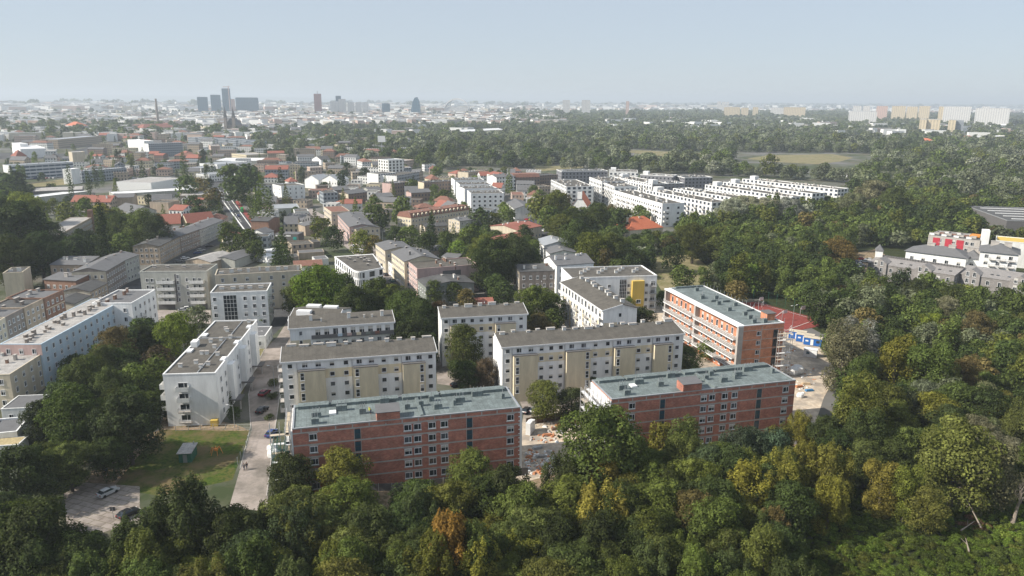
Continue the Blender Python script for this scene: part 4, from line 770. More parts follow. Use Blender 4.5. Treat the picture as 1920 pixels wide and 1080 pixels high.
# ------------------------------------------------------------ left industrial quarter
FG = facade('office_bands', (.55,.56,.58), (.06,.09,.13), px=6, pz=3.4, wx=.92, wz=.5); FW = facade('white_window_facade', (.68,.68,.66), px=3, pz=3.2); FT = facade('tan_window_facade', (.4,.33,.25), px=2.8, pz=3.2, wx=.38, wz=.5)
FB = facade('blue_grey_facade', (.3,.33,.36), px=2.8, pz=3.2, wx=.6, wz=.5); FP = facade('pink_window_facade', (.52,.4,.33), px=2.8, pz=3.2, wx=.35, wz=.5); FC = facade('cream_window_facade', (.6,.53,.38), px=2.8, pz=3.2, wx=.38, wz=.5)
FBR = facade('brown_window_facade', (.2,.15,.12), px=2.8, pz=3.2, wx=.38, wz=.5)
for a in [
 ('long office with blue glass bands at the left edge, white end', (17,311), (137,304), 15, 14, FG, METAL, 'flat', dict(left=WHITE, ch=5)),
 ('white and grey office with two rows of windows, right of the tall poplars', (152,322), (237,315), 13, 10.5, FB, METAL, 'flat', dict(ch=4)),
 ('tall blank white panel tower left of the two-row office', (133,318), (149,316), 9, 14, WHITE, WMET, 'flat', {}),
 ('metal-clad distribution hall with a pale low-pitched roof', (218,341), (283,343), 42, 9.4, WMET, FELTL, 'flat', dict(par=.2)),
 ('long shed with a bright white flat roof, right of the hall', (212,365), (346,357), 20, 5, GREYP, WMET, 'flat', {}),
 ('narrow workshop with a pale roof strip, left of the red-roofed house', (52,373), (168,359), 16, 5, GREYP, WMET, 'flat', {}),
 ('dark sawtooth shed with white rooflights near the big dark trees', (62,360), (155,356), 32, 6, DKGREY, FELTL, 'flat', {}),
 ('old long house with a red tiled roof and dormers between the sheds', (133,378), (207,379), 12, 6, FT, REDT, 'gable', dict(rise=4, ch=4)),
 ('grey house with a slate roof at the right end of the old red-roofed house', (211,371), (250,370), 14, 8, TAN, SLATE, 'gable', {}),
 ('slate-roofed barn with a steep dark roof among trees', (215,392), (250,399), 16, 4, GREYP, SLATE, 'gable', dict(rise=3.5)),
 ('beige box building among the trees left of the main road', (280,380), (315,381), 14, 7, TAN, FELT, 'flat', {}),
 ('tan garage block directly left of the main road', (337,368), (392,366), 26, 6.5, TAN, FELTL, 'flat', {}),
 ('white pyramid-roofed market hall', (320,357), (345,358), 22, 4, WHITE, WMET, 'hip', dict(rise=3)),
 ('grey ribbon-window office tower block with a white stair end', (278,270), (342,268), 16, 18, FB, METAL, 'flat', dict(left=WHITE)),
 ('white slab tower attached behind the ribbon-window office', (239,262), (270,265), 14, 18, WHITE, WMET, 'flat', {}),
 ('white supermarket box with a bright front', (374,307), (407,309), 45, 9, WHITE, METAL, 'flat', {}),
 ('low white shop with small windows beside the main road', (350,315), (377,316), 25, 8, FW, METAL, 'flat', {}),
 ('white and blue house block at the mouth of the main road', (367,326), (392,328), 30, 7, FW, METAL, 'flat', {}),
 ('long flat warehouse with a bright roof edge behind the supermarket', (400,302), (500,302), 50, 6, GREYP, WMET, 'flat', {}),
 ('yellowish low depot before the long flat warehouse', (434,288), (462,291), 30, 7, FC, FELTL, 'flat', {}),
 ('cream block of flats with balconies, above the red hipped roofs', (500,309), (514,312), 28, 11, FC, FELT, 'flat', dict(par=.2)),
 ('white clinic with grey window bands, behind the poplars', (461,349), (527,348), 16, 9, FW, FELT, 'flat', dict(ch=3)),
 ('white wing of the clinic with a dark attic window strip', (527,350), (571,347), 18, 11, WHITE, FELT, 'flat', dict(fl=3, sp=5)),
 ('villa with a bright red hipped roof by the cream block of flats', (490,333), (522,333), 16, 5, FW, REDT, 'hip', dict(rise=4)),
 ('second villa with a red hipped roof, half hidden in trees', (541,341), (559,340), 12, 5, FW, REDT, 'hip', dict(rise=3.5)),
 ('white gabled villa with a blue-grey roof, left of its twin', (571,336), (597,338), 16, 8, WHITE, METAL, 'gable', dict(rise=4, axis='y')),
 ('white gabled villa with a blue-grey roof, right of its twin', (604,336), (632,338), 16, 9, WHITE, METAL, 'gable', dict(rise=4, axis='y', fl=2)),
 ('white modern villa with a black roof on the slope', (585,298), (602,300), 14, 6, WHITE, FELTD, 'gable', dict(rise=4, axis='y')),
 ('dark block of flats with rooftop terraces behind the cream flats', (548,306), (592,306), 22, 11, FB, FELTD, 'flat', dict(ch=5)),
 ('long beige workshop with a tiled strip roof', (585,358), (625,356), 12, 6, FP, BRT, 'flat', {}),
 ('grey tenement with a pink end wall behind the workshop', (628,357), (655,355), 14, 8, FBR, SLATE, 'gable', {}),
 ('brown tenement with a pale gable, left of the twin dark houses', (653,364), (688,360), 12, 8, FBR, SLATE, 'gable', dict(left=CREAM)),
 ('house with an orange-red roof behind the pink street house', (645,382), (672,379), 12, 4, FW, REDT, 'hip', dict(rise=3)),
 ('white flat-topped residential tower with wavy balconies', (709,299), (728,301), 20, 19, facade('wavy_balconies', (.75,.75,.73), (.05,.05,.05), px=4.5, pz=3.1, wx=.5, wz=.65), METAL, 'flat', {}),
 ('pinkish commercial box right of the tower with wavy balconies', (742,304), (777,300), 30, 9, FP, FELTL, 'flat', {}),
 ('cream low house in front of the pinkish commercial box', (736,315), (768,313), 16, 7, FC, FELT, 'flat', {}),
 ('white office with grey window grid below the wavy tower', (709,327), (742,324), 16, 12, FW, FELT, 'flat', dict(left=WHITE)),
 ('white and glass office right of the one with the window grid', (744,330), (786,323), 18, 11, FB, FELT, 'flat', dict(left=WHITE)),
 ('low white row of garages with flat roofs', (670,331), (705,333), 14, 7, FW, FELT, 'flat', {}),
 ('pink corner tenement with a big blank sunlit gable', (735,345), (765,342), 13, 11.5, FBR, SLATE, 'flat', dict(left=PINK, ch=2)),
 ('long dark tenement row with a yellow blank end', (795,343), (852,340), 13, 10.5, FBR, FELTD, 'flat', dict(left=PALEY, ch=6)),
 ('brown house with a pinkish gable in front of the long dark tenement row', (771,362), (808,360), 12, 7, FBR, SLATE, 'gable', dict(left=PINK)),
 ('pinkish low house near the red metal roof', (706,370), (738,368), 13, 6, TAN, SLATE, 'gable', dict(left=PINK)),
 ('grey gabled house behind the pinkish low house', (692,357), (716,355), 12, 5, GREYP, SLATE, 'gable', dict(rise=2)),
 ('house with a red roof left of the tan tenement with chimneys', (840,324), (855,326), 14, 8, FP, REDT, 'hip', dict(rise=3)),
 ('tan tenement with a cream blank end below the willows', (878,324), (906,321), 14, 10, FT, FELTD, 'flat', dict(left=CREAM, ch=4)),
 ('white tenement with a red-edged roof in the curved street', (931,333), (966,331), 16, 12, FW, SLATE, 'gable', dict(left=WHITE, rise=2, ch=4)),
 ('small white house left of the red-edged white tenement', (913,326), (931,329), 14, 12, WHITE, REDT, 'gable', dict(rise=2)),
 ('brown tenement with a row of white dormers', (963,333), (1012,332), 16, 11, FBR, BRT, 'mansard', dict(rise=3)),
 ('plain dark tenement between the dormered one and the white estate', (1012,330), (1046,328), 16, 11, FBR, FELTD, 'flat', {}),
 ('blue-roofed row along the right-hand street behind the stepped flats', (948,378), (965,392), 14, 7, WHITE2, SLATE, 'gable', {}),
 ('pale pink showroom in front of the wooded churchyard', (960,366), (982,366), 20, 6, FP, BRT, 'flat', {}),
 ('long palace-like pale building in the forest', (866,247), (944,243), 30, 14, FC, WMET, 'gable', dict(rise=3)),
 ('low white roofs of a depot in the forest', (654,245), (696,244), 30, 6, WHITE, WMET, 'flat', {}),
 ('white terraces on the wooded slope, left part', (519,259), (545,262), 26, 12, FW, WMET, 'flat', {}),
 ('white terraces on the wooded slope, right part', (545,261), (585,262), 26, 12, FW, METAL, 'flat', {}),
 ('dark glass block below the white terraces', (478,267), (500,265), 20, 12, FB, METAL, 'flat', {}),
 ('long low cream hall before the terraces', (496,280), (534,279), 16, 7, FC, WMET, 'flat', {}),
 ('big pale hall with a hipped roof near the twin spires', (362,236), (395,238), 60, 14, FC, FELTL, 'flat', {}),
 ('white sports pavilion alone in the far meadow', (1576,324), (1602,327), 12, 4, WHITE, WMET, 'flat', {}),
 ('long white school at the forest edge on the right', (1620,254), (1678,259), 26, 8, WHITE, WMET, 'flat', {}),
 ('villa with an orange roof in the far right suburb', (1720,263), (1733,265), 20, 10, FW, ORT, 'hip', dict(rise=5)),
 ('long orange-roofed house right of the orange-roofed villa', (1738,266), (1758,267), 20, 6, FW, ORT, 'hip', dict(rise=5)),
 ('row of cream terraced blocks at the far right edge', (1832,258), (1900,255), 30, 12, FC, WMET, 'flat', {}),
 ('white and red house at the end of the cream terraced blocks', (1816,258), (1830,258), 26, 10, FW, REDT, 'hip', dict(rise=4)),
 ('white halls with red roofs at the left edge horizon suburb', (22,274), (38,280), 30, 12, WHITE, WMET, 'flat', {}),
 ('tall white advertising wall building at the left edge', (22,268), (37,270), 10, 16, WHITE, WMET, 'flat', {}),
 ('cream silo building beside the railway', (128,285), (135,286), 14, 16, CREAM, WMET, 'flat', {}),
 ('red-roofed water tower house by the railway', (20,292), (30,293), 12, 10, ORB, REDT, 'hip', dict(rise=7)),
 ('red-roofed mansion in the far left trees', (122,235), (140,236), 30, 14, FW, ORT, 'hip', dict(rise=9)),
 ('row of red-gabled tenements in the far left distance', (268,240), (330,238), 30, 14, FP, REDT, 'hip', dict(rise=8)),
 ('long grey factory with two floors below the railway bridge', (108,262), (190,255), 30, 14, FT, METAL, 'flat', {}),
]: 
    lb, p, q, d, h, m1, m2, rt, k = a
    if h < 3: continue
    t(lb, p, q, d, h, m1, m2, rt, near=False, **k)
for i in range(6): t(['white gable-ended slab of flats behind the grey office, %s of its row' % s for s in ('first from the left','second','third','fourth','fifth','last')][i], (352+i*19,258+i*1.2), (366+i*19,258.5+i*1.2), 30, 13, FB, METAL, left=WHITE)
# ============================================================ distance: towers and far town
HAZ = []
def far_box(label, x0, x1, py, dist, m1, m2=None, dep=25, cat='tower', name='tower', slope=0, group=None):
    A = GD(x0, py, dist); B = GD(x1, py+slope, dist); h = A.z; A.z = 0; B.z = 0; u = B-A; L = u.length; u /= L; rz = math.atan2(u.y, u.x)
    r = thing(name, label, cat, A, rz, group); r['_L'] = L; r['_D'] = dep; r['_h'] = h
    b = MB(); b.box(0, L, 0, dep, 0, h); b.build('wall', m1, r); b = MB(); b.box(L*.04, L*.96, dep*.05, dep*.95, h, h+1.2); b.build('roof', m2 or METAL, r)
    nx, ny = A.x/dist*70, A.y/dist*70; EX.append([(A.x-nx,A.y-ny),(B.x-nx,B.y-ny),(B.x-u.y*dep,B.y+u.x*dep),(A.x-u.y*dep,A.y+u.x*dep)]); return r
TG = facade('tower_glass', (.05,.15,.22), (.02,.07,.13), px=8, pz=7, wx=.7, wz=.6); TR = facade('red_tower_facade', (.3,.08,.07), (.12,.04,.05), px=7, pz=6, wx=.5, wz=.5)
TW = facade('white_slab_facade', (.66,.65,.63), (.3,.31,.33), px=7, pz=3.2, wx=.6, wz=.45); TC = facade('cream_slab_facade', (.62,.52,.36), (.28,.25,.2), px=7, pz=3.2, wx=.6, wz=.45); TK = facade('pink_slab_facade', (.6,.42,.36), (.3,.22,.2), px=7, pz=3.2, wx=.6, wz=.45)
D1_ = 4000
far_box('blue glass office tower, leftmost of the city-centre cluster', 369, 389, 182, D1_, TG, dep=40)
far_box('blue glass tower with a stepped top, left neighbour of the tallest one', 394, 413, 178, D1_, TG, dep=40)
tw = far_box('tallest blue glass tower of the skyline, tower crane beside it', 415, 431, 166, D1_, TG, dep=45)
cz = far_box('wide low glass tower right of the tallest one', 441, 484, 183, D1_+200, TG, dep=60)
far_box('dark glass slab standing between the wide low tower and the tallest one', 431, 440, 186, D1_, TK, dep=30)
rt_ = far_box('dark red office tower standing alone on the skyline', 588, 602, 176, 3900, TR, dep=38); part(rt_, 'mast', METAL, [(rt_['_L']*.45, rt_['_L']*.55, 14, 20, rt_['_h'], rt_['_h']+14)])
far_box('grey square-topped tower right of the red one', 629, 639, 180, 3900, TG, dep=30)
for x0, x1, y, m_, lb in ((619,634,190,TW,'white slab below the grey square-topped tower'), (634,648,186,TW,'white stepped slab just right of the grey square-topped tower'), (652,664,192,TW,'pale slab in a row of three, left'), (666,678,192,TW,'pale slab in a row of three, middle'), (679,690,192,TW,'pale slab in a row of three, right'),
    (716,731,194,TG,'squat blue slab between the pale slabs and the arched tower'), (1055,1069,188,TW,'white twin high-rise over the forest, left'), (1091,1107,188,TW,'white twin high-rise over the forest, right'), (1174,1180,190,TK,'slender pinkish high-rise over the forest')):
    far_box(lb, x0, x1, y, 3800, m_, dep=30)
def arched():
    A = GD(770, 196, 3600); r = thing('arched_tower', 'blue glass tower with a curved sail-like outline on the skyline', 'tower', (A.x, A.y, 0)); h = GD(778,182,3600).z; w = (GD(787,196,3600)-A).length
    pr = [(0,0),(w*.02,h*.35),(w*.2,h*.75),(w*.45,h*.97),(w*.7,h),(w*.92,h*.8),(w,h*.5),(w,0)]
    b = MB(); b.hull([(x,0,z) for x,z in pr], [(x,30,z) for x,z in pr]); b.build('glass_shell', TG, r)
arched()
def dome():
    A = GD(833, 196, 4300); B = GD(879, 196, 4300); w = (B-A).length; h = GD(855,184,4300).z; r = thing('stadium', 'white arched stadium roof on the skyline', 'stadium', (A.x, A.y, 0)); b = MB()
    n = 14
    for k in range(n):
        t0, t1 = math.pi*k/n, math.pi*(k+1)/n; P = []
        for tt in (t0, t1): P.append((w/2-w/2*math.cos(tt), h*.35+h*.65*math.sin(tt)))
        b.hull([(P[0][0],0,P[0][1]),(P[1][0],0,P[1][1]),(P[1][0],0,P[1][1]-9),(P[0][0],0,P[0][1]-9)], [(P[0][0],90,P[0][1]),(P[1][0],90,P[1][1]),(P[1][0],90,P[1][1]-9),(P[0][0],90,P[0][1]-9)])
    b.build('arched_roof', WHITE, r); b = MB(); b.box(4, w-4, 5, 85, 0, h*.45); b.build('stand', TW, r)
dome()
def crane():
    A = GD(431, 200, 3950); top = GD(431.5, 161, 3950).z; r = thing('tower_crane', 'tower crane beside the tallest blue glass tower', 'crane', (A.x, A.y, 0))
    b = MB(); b.box(-1.5, 1.5, -1.5, 1.5, 0, top); b.build('mast', PINK, r); b = MB(); b.box(-26, 8, -1.2, 1.2, top-6, top-3); b.build('jib', PINK, r)
crane()
def chim():
    A = GD(297, 235, 2300); top = GD(296.5, 186, 2300).z; r = thing('factory_chimney', 'tall brown factory chimney left of the skyline cluster', 'chimney', (A.x, A.y, 0)); b = MB(); b.tube((0,0,0), (0,0,top), 4.2, 2.4, n=14); b.build('shaft', BROWNP, r); b = MB(); b.tube((0,0,top-.5), (0,0,top+1.5), 2.9, 2.9, n=14); b.build('rim', CONC, r)
chim()
def church():
    A = GD(424, 238, 1900); r = thing('church', 'dark twin-spired church below the blue glass towers', 'church', (A.x, A.y, 0)); s = 1900/1400
    for x in (-1*s, 13*s):
        z1 = GD(422,208,1900).z; z2 = GD(422,199,1900).z; b = MB(); b.box(x-3, x+3, 0, 6, 0, z1*.72); o = b.build('tower', BROWNP, r)
        b = MB(); p = [(x-3.4,-.4),(x+3.4,-.4),(x+3.4,6.4),(x-3.4,6.4)]; zz = z1*.72
        for i in range(4): b.quad([(p[i][0],p[i][1],zz),(p[(i+1)%4][0],p[(i+1)%4][1],zz),(x,3,z2)])
        b.build('spire', FELTD, o)
    b = MB(); b.box(-4, 20, 6, 50, 0, 20); b.build('nave', BROWNP, r); b = MB(); b.hull([(-5,6,20),(21,6,20),(8,6,34)], [(-5,50,20),(21,50,20),(8,50,34)]); b.build('roof', SLATE, r)
church()
# right-hand high-rises
rt = [(1725,1738,224,2250,TC,28,'left half of the nearer cream tower pair standing in the wood'), (1738,1764,224,2260,TC,24,'right half of the nearer cream tower pair, with dark balcony stripes'), (1779,1793,225,2250,TC,28,'cream tower right of the nearer pair, sunlit part'), (1793,1808,226,2262,FB,24,'half of the right-hand cream tower, its shade painted as a dark facade'),  # last entry: shade of this tower half is put into a darker facade colour
 (1761,1770,200,3200,TC,30,'cream slab end left of the big white slab'), (1770,1822,200,3150,TW,26,'big white slab block, left of the two on the right horizon'), (1830,1895,203,3000,TW,26,'big white slab block, right of the two on the right horizon'), (1842,1856,200,3300,TW,26,'white slab peeping over the right-hand big one'),
 (1600,1616,199,3600,TW,26,'first of the row of white slabs on the right horizon'), (1619,1632,199,3650,TW,26,'second of the row of white slabs on the right horizon'), (1644,1665,199,3600,TK,26,'pinkish slab in the row on the right horizon'), (1673,1699,199,3600,TC,26,'peach slab in the row on the right horizon'), (1701,1722,200,3600,TC,26,'cream slab right of the peach one'), (1724,1745,199,3600,TC,26,'last cream slab before the big white blocks'),
 (1592,1645,209,3000,TW,30,'long low grey-white block in front of the slab row'), (1345,1352,190.5,5200,TW,30,'small white high-rise far over the forest, left of three'), (1354,1361,191,5200,TW,30,'small white high-rise far over the forest, middle of three'), (1362,1367,191,5200,TW,30,'small white high-rise far over the forest, right of three'),
 (1358,1388,201,3700,TC,30,'long cream block over the forest'), (1390,1404,202,3700,TC,26,'short cream block right of the long one'), (1412,1422,201,3700,TC,26,'cream block standing apart over the forest'), (1445,1470,202,3900,TW,26,'grey-white block at the forest edge'), (1470,1511,201,3800,TC,26,'row of joined cream slabs at the forest edge')]
for x0, x1, y, d, m_, dep, lb in rt: far_box(lb, x0, x1, y, d, m_, dep=dep)
# ------------------------------------------------------------ scattered far houses
def inside(P, polys):
    """P (n,2) -> bool mask of points in any polygon"""
    out = np.zeros(len(P), bool)
    for q in polys:
        q = np.array([(a[0], a[1]) for a in q]); lo, hi = q.min(0), q.max(0)
        idx = np.where((P[:,0] > lo[0]) & (P[:,0] < hi[0]) & (P[:,1] > lo[1]) & (P[:,1] < hi[1]) & ~out)[0]
        if not len(idx): continue
        X, Y = P[idx,0], P[idx,1]; c = np.zeros(len(idx), bool); j = len(q)-1
        for i in range(len(q)):
            yi, yj, xi, xj = q[i,1], q[j,1], q[i,0], q[j,0]
            if yi != yj: c ^= ((yi > Y) != (yj > Y)) & (X < (xj-xi)*(Y-yi)/(yj-yi)+xi)
            j = i
        out[idx[c]] = True
    return out
WORDS = [('white', FW, 5), ('cream', FC, 2), ('pink', FP, 1), ('grey', FB, 2), ('brown', FBR, 1), ('tan', FT, 2)]
ROOFS = [('red tiled', REDT, 'gable', .8), ('slate', SLATE, 'gable', 3), ('flat grey', FELT, 'flat', 4), ('flat white', FELTL, 'flat', 3), ('brown tiled', BRT, 'hip', 1.5)]
LM = [((60,305),'the blue-banded office'), ((195,318),'the two-row office'), ((230,345),'the distribution hall'), ((310,268),'the ribbon-window office'), ((400,310),'the white supermarket box'), ((430,400),'the main road'), ((500,320),'the red hipped villa'),
      ((600,340),'the twin white villas'), ((720,300),'the wavy-balcony tower'), ((830,380),'the red metal roof'), ((820,350),'the long dark tenements'), ((910,360),'the stepped white flats'), ((960,330),'the dormered tenement'), ((360,400),'the yellow school'), ((120,420),'the old school range'),
      ((298,230),'the tall factory chimney'), ((428,225),'the twin-spired church'), ((600,210),'the dark red tower'), ((905,243),'the palace-like building'), ((550,262),'the white terraces'), ((1750,235),'the cream tower pair'), ((1860,255),'the cream terraced blocks'), ((1650,256),'the long white school'), ((1500,210),'the joined cream slabs'), ((180,360),'the old red-roofed house'),
      ((1100,195),'the twin high-rises'), ((1700,210),'the peach slab'), ((20,230),'the left picture edge'), ((130,235),'the red-roofed mansion')]
def lmark(px, py): return min(LM, key=lambda q: (q[0][0]-px)**2+((q[0][1]-py)*3)**2)
cnt = []
def scatter_houses(x0, x1, y0, y1, n, tries=40, size=(9,26), hh=(5,11)):
    made = 0
    for _ in range(n*tries):
        if made >= n: break
        px, py = rnd.uniform(x0, x1), rnd.uniform(y0, y1); g = G(px, py); L = rnd.uniform(*size)*(1 if py > 262 else 1.6); D = rnd.uniform(9, 14)*(1 if py > 262 else 1.6); h = rnd.uniform(*hh)
        rz = rnd.choice([-.25, .0, .15, -1.1, .35, -.1])
        u = Vector((math.cos(rz), math.sin(rz), 0)); v = Vector((-u.y, u.x, 0))
        P = np.array([tuple((g+u*(L*i/3)+v*(D*j/2))[:2]) for i in range(4) for j in range(3)])
        if inside(P, EX).any(): continue
        wi = rnd.choices(WORDS, [w[2] for w in WORDS])[0]; ro = rnd.choices(ROOFS, [w[3] for w in ROOFS])[0]
        r = bld('house', 'x', 'house', None, None, None, h, wi[1], ro[1], ro[2], rise=rnd.uniform(2, 4), A=(g, L, D, rz))
        cnt.append((r, wi[0], ro[0], px, py)); made += 1
# ============================================================ ground sheets
sheet('lawn', [(212,915),(255,860),(300,806),(470,808),(446,872),(436,900),(300,930)], LAWN, ex=False)
sheet('bare_soil', [(150,905),(175,880),(255,822),(300,806),(255,860),(212,915),(195,925)], DIRT, ex=False)
sheet('bare_soil', [(300,800),(310,770),(440,795),(470,808),(300,806)], DIRT, ex=False)
sheet('dry_verge', [(457,640),(512,640),(490,665),(468,700),(455,740),(448,735)], DRY, ex=False)
sheet('slab_lot', [(125,985),(120,925),(160,905),(262,912),(262,975),(160,1010)], SLAB)
sheet('concrete_road', [(430,950),(450,880),(470,800),(466,740),(478,690),(496,655),(520,632),(540,600),(556,598),(545,640),(528,690),(522,760),(512,830),(500,960)], CROAD)
sheet('asphalt_road', [(500,560),(560,560),(556,600),(540,602),(500,640),(470,640),(470,600)], ASPH)
sheet('yard', [(815,640),(870,640),(990,700),(1100,700),(1130,770),(985,780),(970,740),(820,720)], CROAD, ex=False)
sheet('construction_ground', [(982,775),(1100,762),(1130,800),(1090,850),(1060,905),(960,905)], SAND)
sheet('construction_ground', [(1460,620),(1530,640),(1570,700),(1545,745),(1530,790),(1545,830),(1478,850),(1440,720)], SAND)
sheet('site_yard', [(1185,585),(1240,560),(1250,620),(1300,700),(1380,690),(1400,660),(1245,640),(1200,640)], SAND, ex=False)
sheet('sports_court', [(1385,568),(1418,566),(1534,598),(1536,612),(1476,624),(1400,595)], COURT)
sheet('bare_soil', [(1500,830),(1540,820),(1530,900),(1150,930),(700,960),(520,960),(520,915),(980,905),(1150,860)], DIRT, ex=False)
# streets
sheet('main_road', [(396,350),(420,348),(440,378),(462,408),(486,437),(455,445),(432,412),(408,378)], ASPH)
sheet('main_road', [(390,338),(440,338),(424,350),(394,352)], ASPH)
sheet('cycle_path', [(440,378),(446,376),(488,430),(482,434)], COURT)
sheet('street', [(560,395),(585,392),(660,432),(740,492),(800,545),(830,580),(770,590),(718,560),(722,540),(690,500),(650,465)], PAVE)
sheet('street', [(718,520),(760,520),(800,550),(800,560),(718,560)], ASPH)
sheet('street', [(-60,690),(20,665),(100,610),(160,560),(230,525),(290,520),(300,500),(420,435),(445,440),(330,500),(262,552),(190,600),(110,650),(-60,730)], ASPH)
sheet('forecourt', [(290,582),(395,582),(395,608),(285,605)], PAVE)
sheet('street', [(935,395),(955,385),(1000,405),(1022,430),(1062,455),(1100,485),(1060,492),(1020,455),(985,420)], ASPH)
sheet('courtyard', [(960,585),(1060,560),(1060,625),(985,640)], PAVE, ex=False)
sheet('car_park', [(1585,478),(1640,468),(1660,478),(1640,500),(1620,512),(1590,500)], DIRT)
sheet('car_park', [(245,333),(330,330),(335,345),(260,348)], ASPH)
sheet('railway', [(-100,285),(120,288),(215,262),(240,262),(140,297),(-100,300)], ASPH)
sheet('distant_road', [(1735,372),(1925,366),(1925,378),(1738,381)], PAVE)
for q in ([(1440,291),(1560,289),(1600,296),(1575,303),(1530,308),(1455,304),(1400,298)], [(1180,281),(1320,288),(1330,293),(1240,294),(1180,286)], [(1000,314),(1085,308),(1095,314),(1010,322)], [(1860,289),(1900,289),(1925,295),(1870,297)]): sheet('meadow', q, DRY)
sheet('clearing', [(1215,480),(1300,478),(1350,520),(1330,545),(1240,545),(1225,520)], DRY)
for q in ([(60,345),(135,333),(140,345),(60,352)], [(860,355),(880,350),(890,372),(862,370)], [(890,425),(930,420),(930,430),(900,436)], [(520,450),(600,448),(600,458),(520,462)]): sheet('dry_verge', q, DRY)
sheet('river_meadow', [(-250,420),(-100,380),(0,420)], DRY)
EX += [wpoly(q) for q in ([(1155,432),(1262,424),(1270,466),(1165,470)], [(1120,432),(1160,434),(1160,452),(1122,452)], [(1060,386),(1104,386),(1106,410),(1064,410)], [(1130,370),(1240,392),(1345,392),(1345,418),(1225,426),(1130,395)],[(1600,465),(1930,470),(2100,520),(2100,605),(1930,590),(1800,580),(1620,560),(1580,520)], [(1815,405),(2080,410),(2080,475),(1835,452)], [(1370,286),(1640,288),(1640,322),(1530,334),(1440,330),(1370,316)], [(1160,280),(1340,286),(1350,312),(1180,306)], [(860,312),(1030,318),(1030,330),(860,326)], [(1340,330),(1600,345),(1600,352),(1340,338)], [(1590,255),(1690,258),(1690,266),(1590,262)], [(860,246),(950,243),(950,258),(860,258)], [(650,243),(700,243),(700,252),(650,252)], [(1715,246),(1815,248),(1815,262),(1715,258)], [(1570,320),(1610,322),(1610,338),(1570,336)])]
# painted markings of the main road and the court
WL_ = mat('road_paint', (.75,.75,.72), var=.1)
def stripe(name, pts, w, m, dash=None):
    LVL[0] += .004; b = MB(); P = [G(*p) for p in pts]
    for p, q in zip(P, P[1:]):
        d = q-p; L = d.length; d /= L; n = Vector((-d.y, d.x, 0))*w/2; s = 0
        while s < L:
            e = min(L, s+(dash or L)); a, c = p+d*s, p+d*e
            b.quad([(a.x-n.x,a.y-n.y,LVL[0]),(c.x-n.x,c.y-n.y,LVL[0]),(c.x+n.x,c.y+n.y,LVL[0]),(a.x+n.x,a.y+n.y,LVL[0])]); s = e+(dash or 1)
    tag(b.build(name, m), kind='structure')
stripe('road_marking', [(402,352),(420,380),(444,412),(462,436)], .9, WL_)
stripe('road_marking', [(418,352),(436,378),(470,425),(478,434)], .6, WL_)
stripe('road_marking', [(392,362),(425,361)], 1.6, WL_)
stripe('road_marking', [(408,352),(430,384),(452,416)], .4, WL_, dash=4)
for a, b_ in (((1416,568),(1530,600)), ((1404,590),(1474,620)), ((1416,568),(1404,590)), ((1530,600),(1474,620)), ((1470,583),(1440,604))): stripe('court_line', [a, b_], .18, WL_)
# kerb stones of the concrete road
def kerb(pts):
    P = [G(*p) for p in pts]; b = MB()
    for p, q in zip(P, P[1:]):
        d = (q-p).normalized(); n = Vector((-d.y, d.x, 0))*.09; b.hull([p-n,p+n,p+n+Vector((0,0,.12)),p-n+Vector((0,0,.12))], [q-n,q+n,q+n+Vector((0,0,.12)),q-n+Vector((0,0,.12))])
    tag(b.build('kerb', CONC), kind='structure')
kerb([(450,880),(470,800),(466,740),(478,690),(496,655)]); kerb([(500,930),(512,830),(522,760),(528,690),(545,640)])

# ------------------------------------------------------------ scattered houses and far town
scatter_houses(0, 760, 262, 300, 100, hh=(8,14), size=(14,34)); scatter_houses(0, 700, 300, 345, 62, hh=(6,11)); scatter_houses(560, 1000, 318, 410, 48, size=(8,16), hh=(5,9))
scatter_houses(230, 700, 380, 480, 34, size=(8,14), hh=(4,7)); scatter_houses(1560, 1930, 232, 256, 34, hh=(8,12)); scatter_houses(0, 560, 238, 262, 50, hh=(9,16)); scatter_houses(1080, 1560, 232, 250, 10, hh=(5,8))
by = {}
for r, w, ro, px, py in cnt: by.setdefault((w, ro, lmark(px, py)[1]), []).append((px, r))
ORD = ['first','second','third','fourth','fifth','sixth','seventh','eighth','ninth','tenth','eleventh','twelfth','thirteenth','fourteenth','fifteenth','sixteenth','seventeenth','eighteenth','nineteenth','twentieth']
for (w, ro, lm), L_ in by.items():
    L_.sort(key=lambda q: q[0])
    for i, (px, r) in enumerate(L_):
        r['label'] = '%s house, %s roof, near %s' % (w, ro, lm)+('' if len(L_) == 1 else ', %s from the left' % ORD[i] if i < 20 else ''); r['group'] = 'houses of the far quarters'
def colmat(name, attr='tint', win=True):
    m = bpy.data.materials.new(name); m.use_nodes = True; n = m.node_tree.nodes; l = m.node_tree.links; b = n['Principled BSDF']; b.inputs['Roughness'].default_value = .9; b.inputs['Specular IOR Level'].default_value = .1
    a = n.new('ShaderNodeAttribute'); a.attribute_name = attr; l.new(a.outputs['Color'], b.inputs[0]); return m
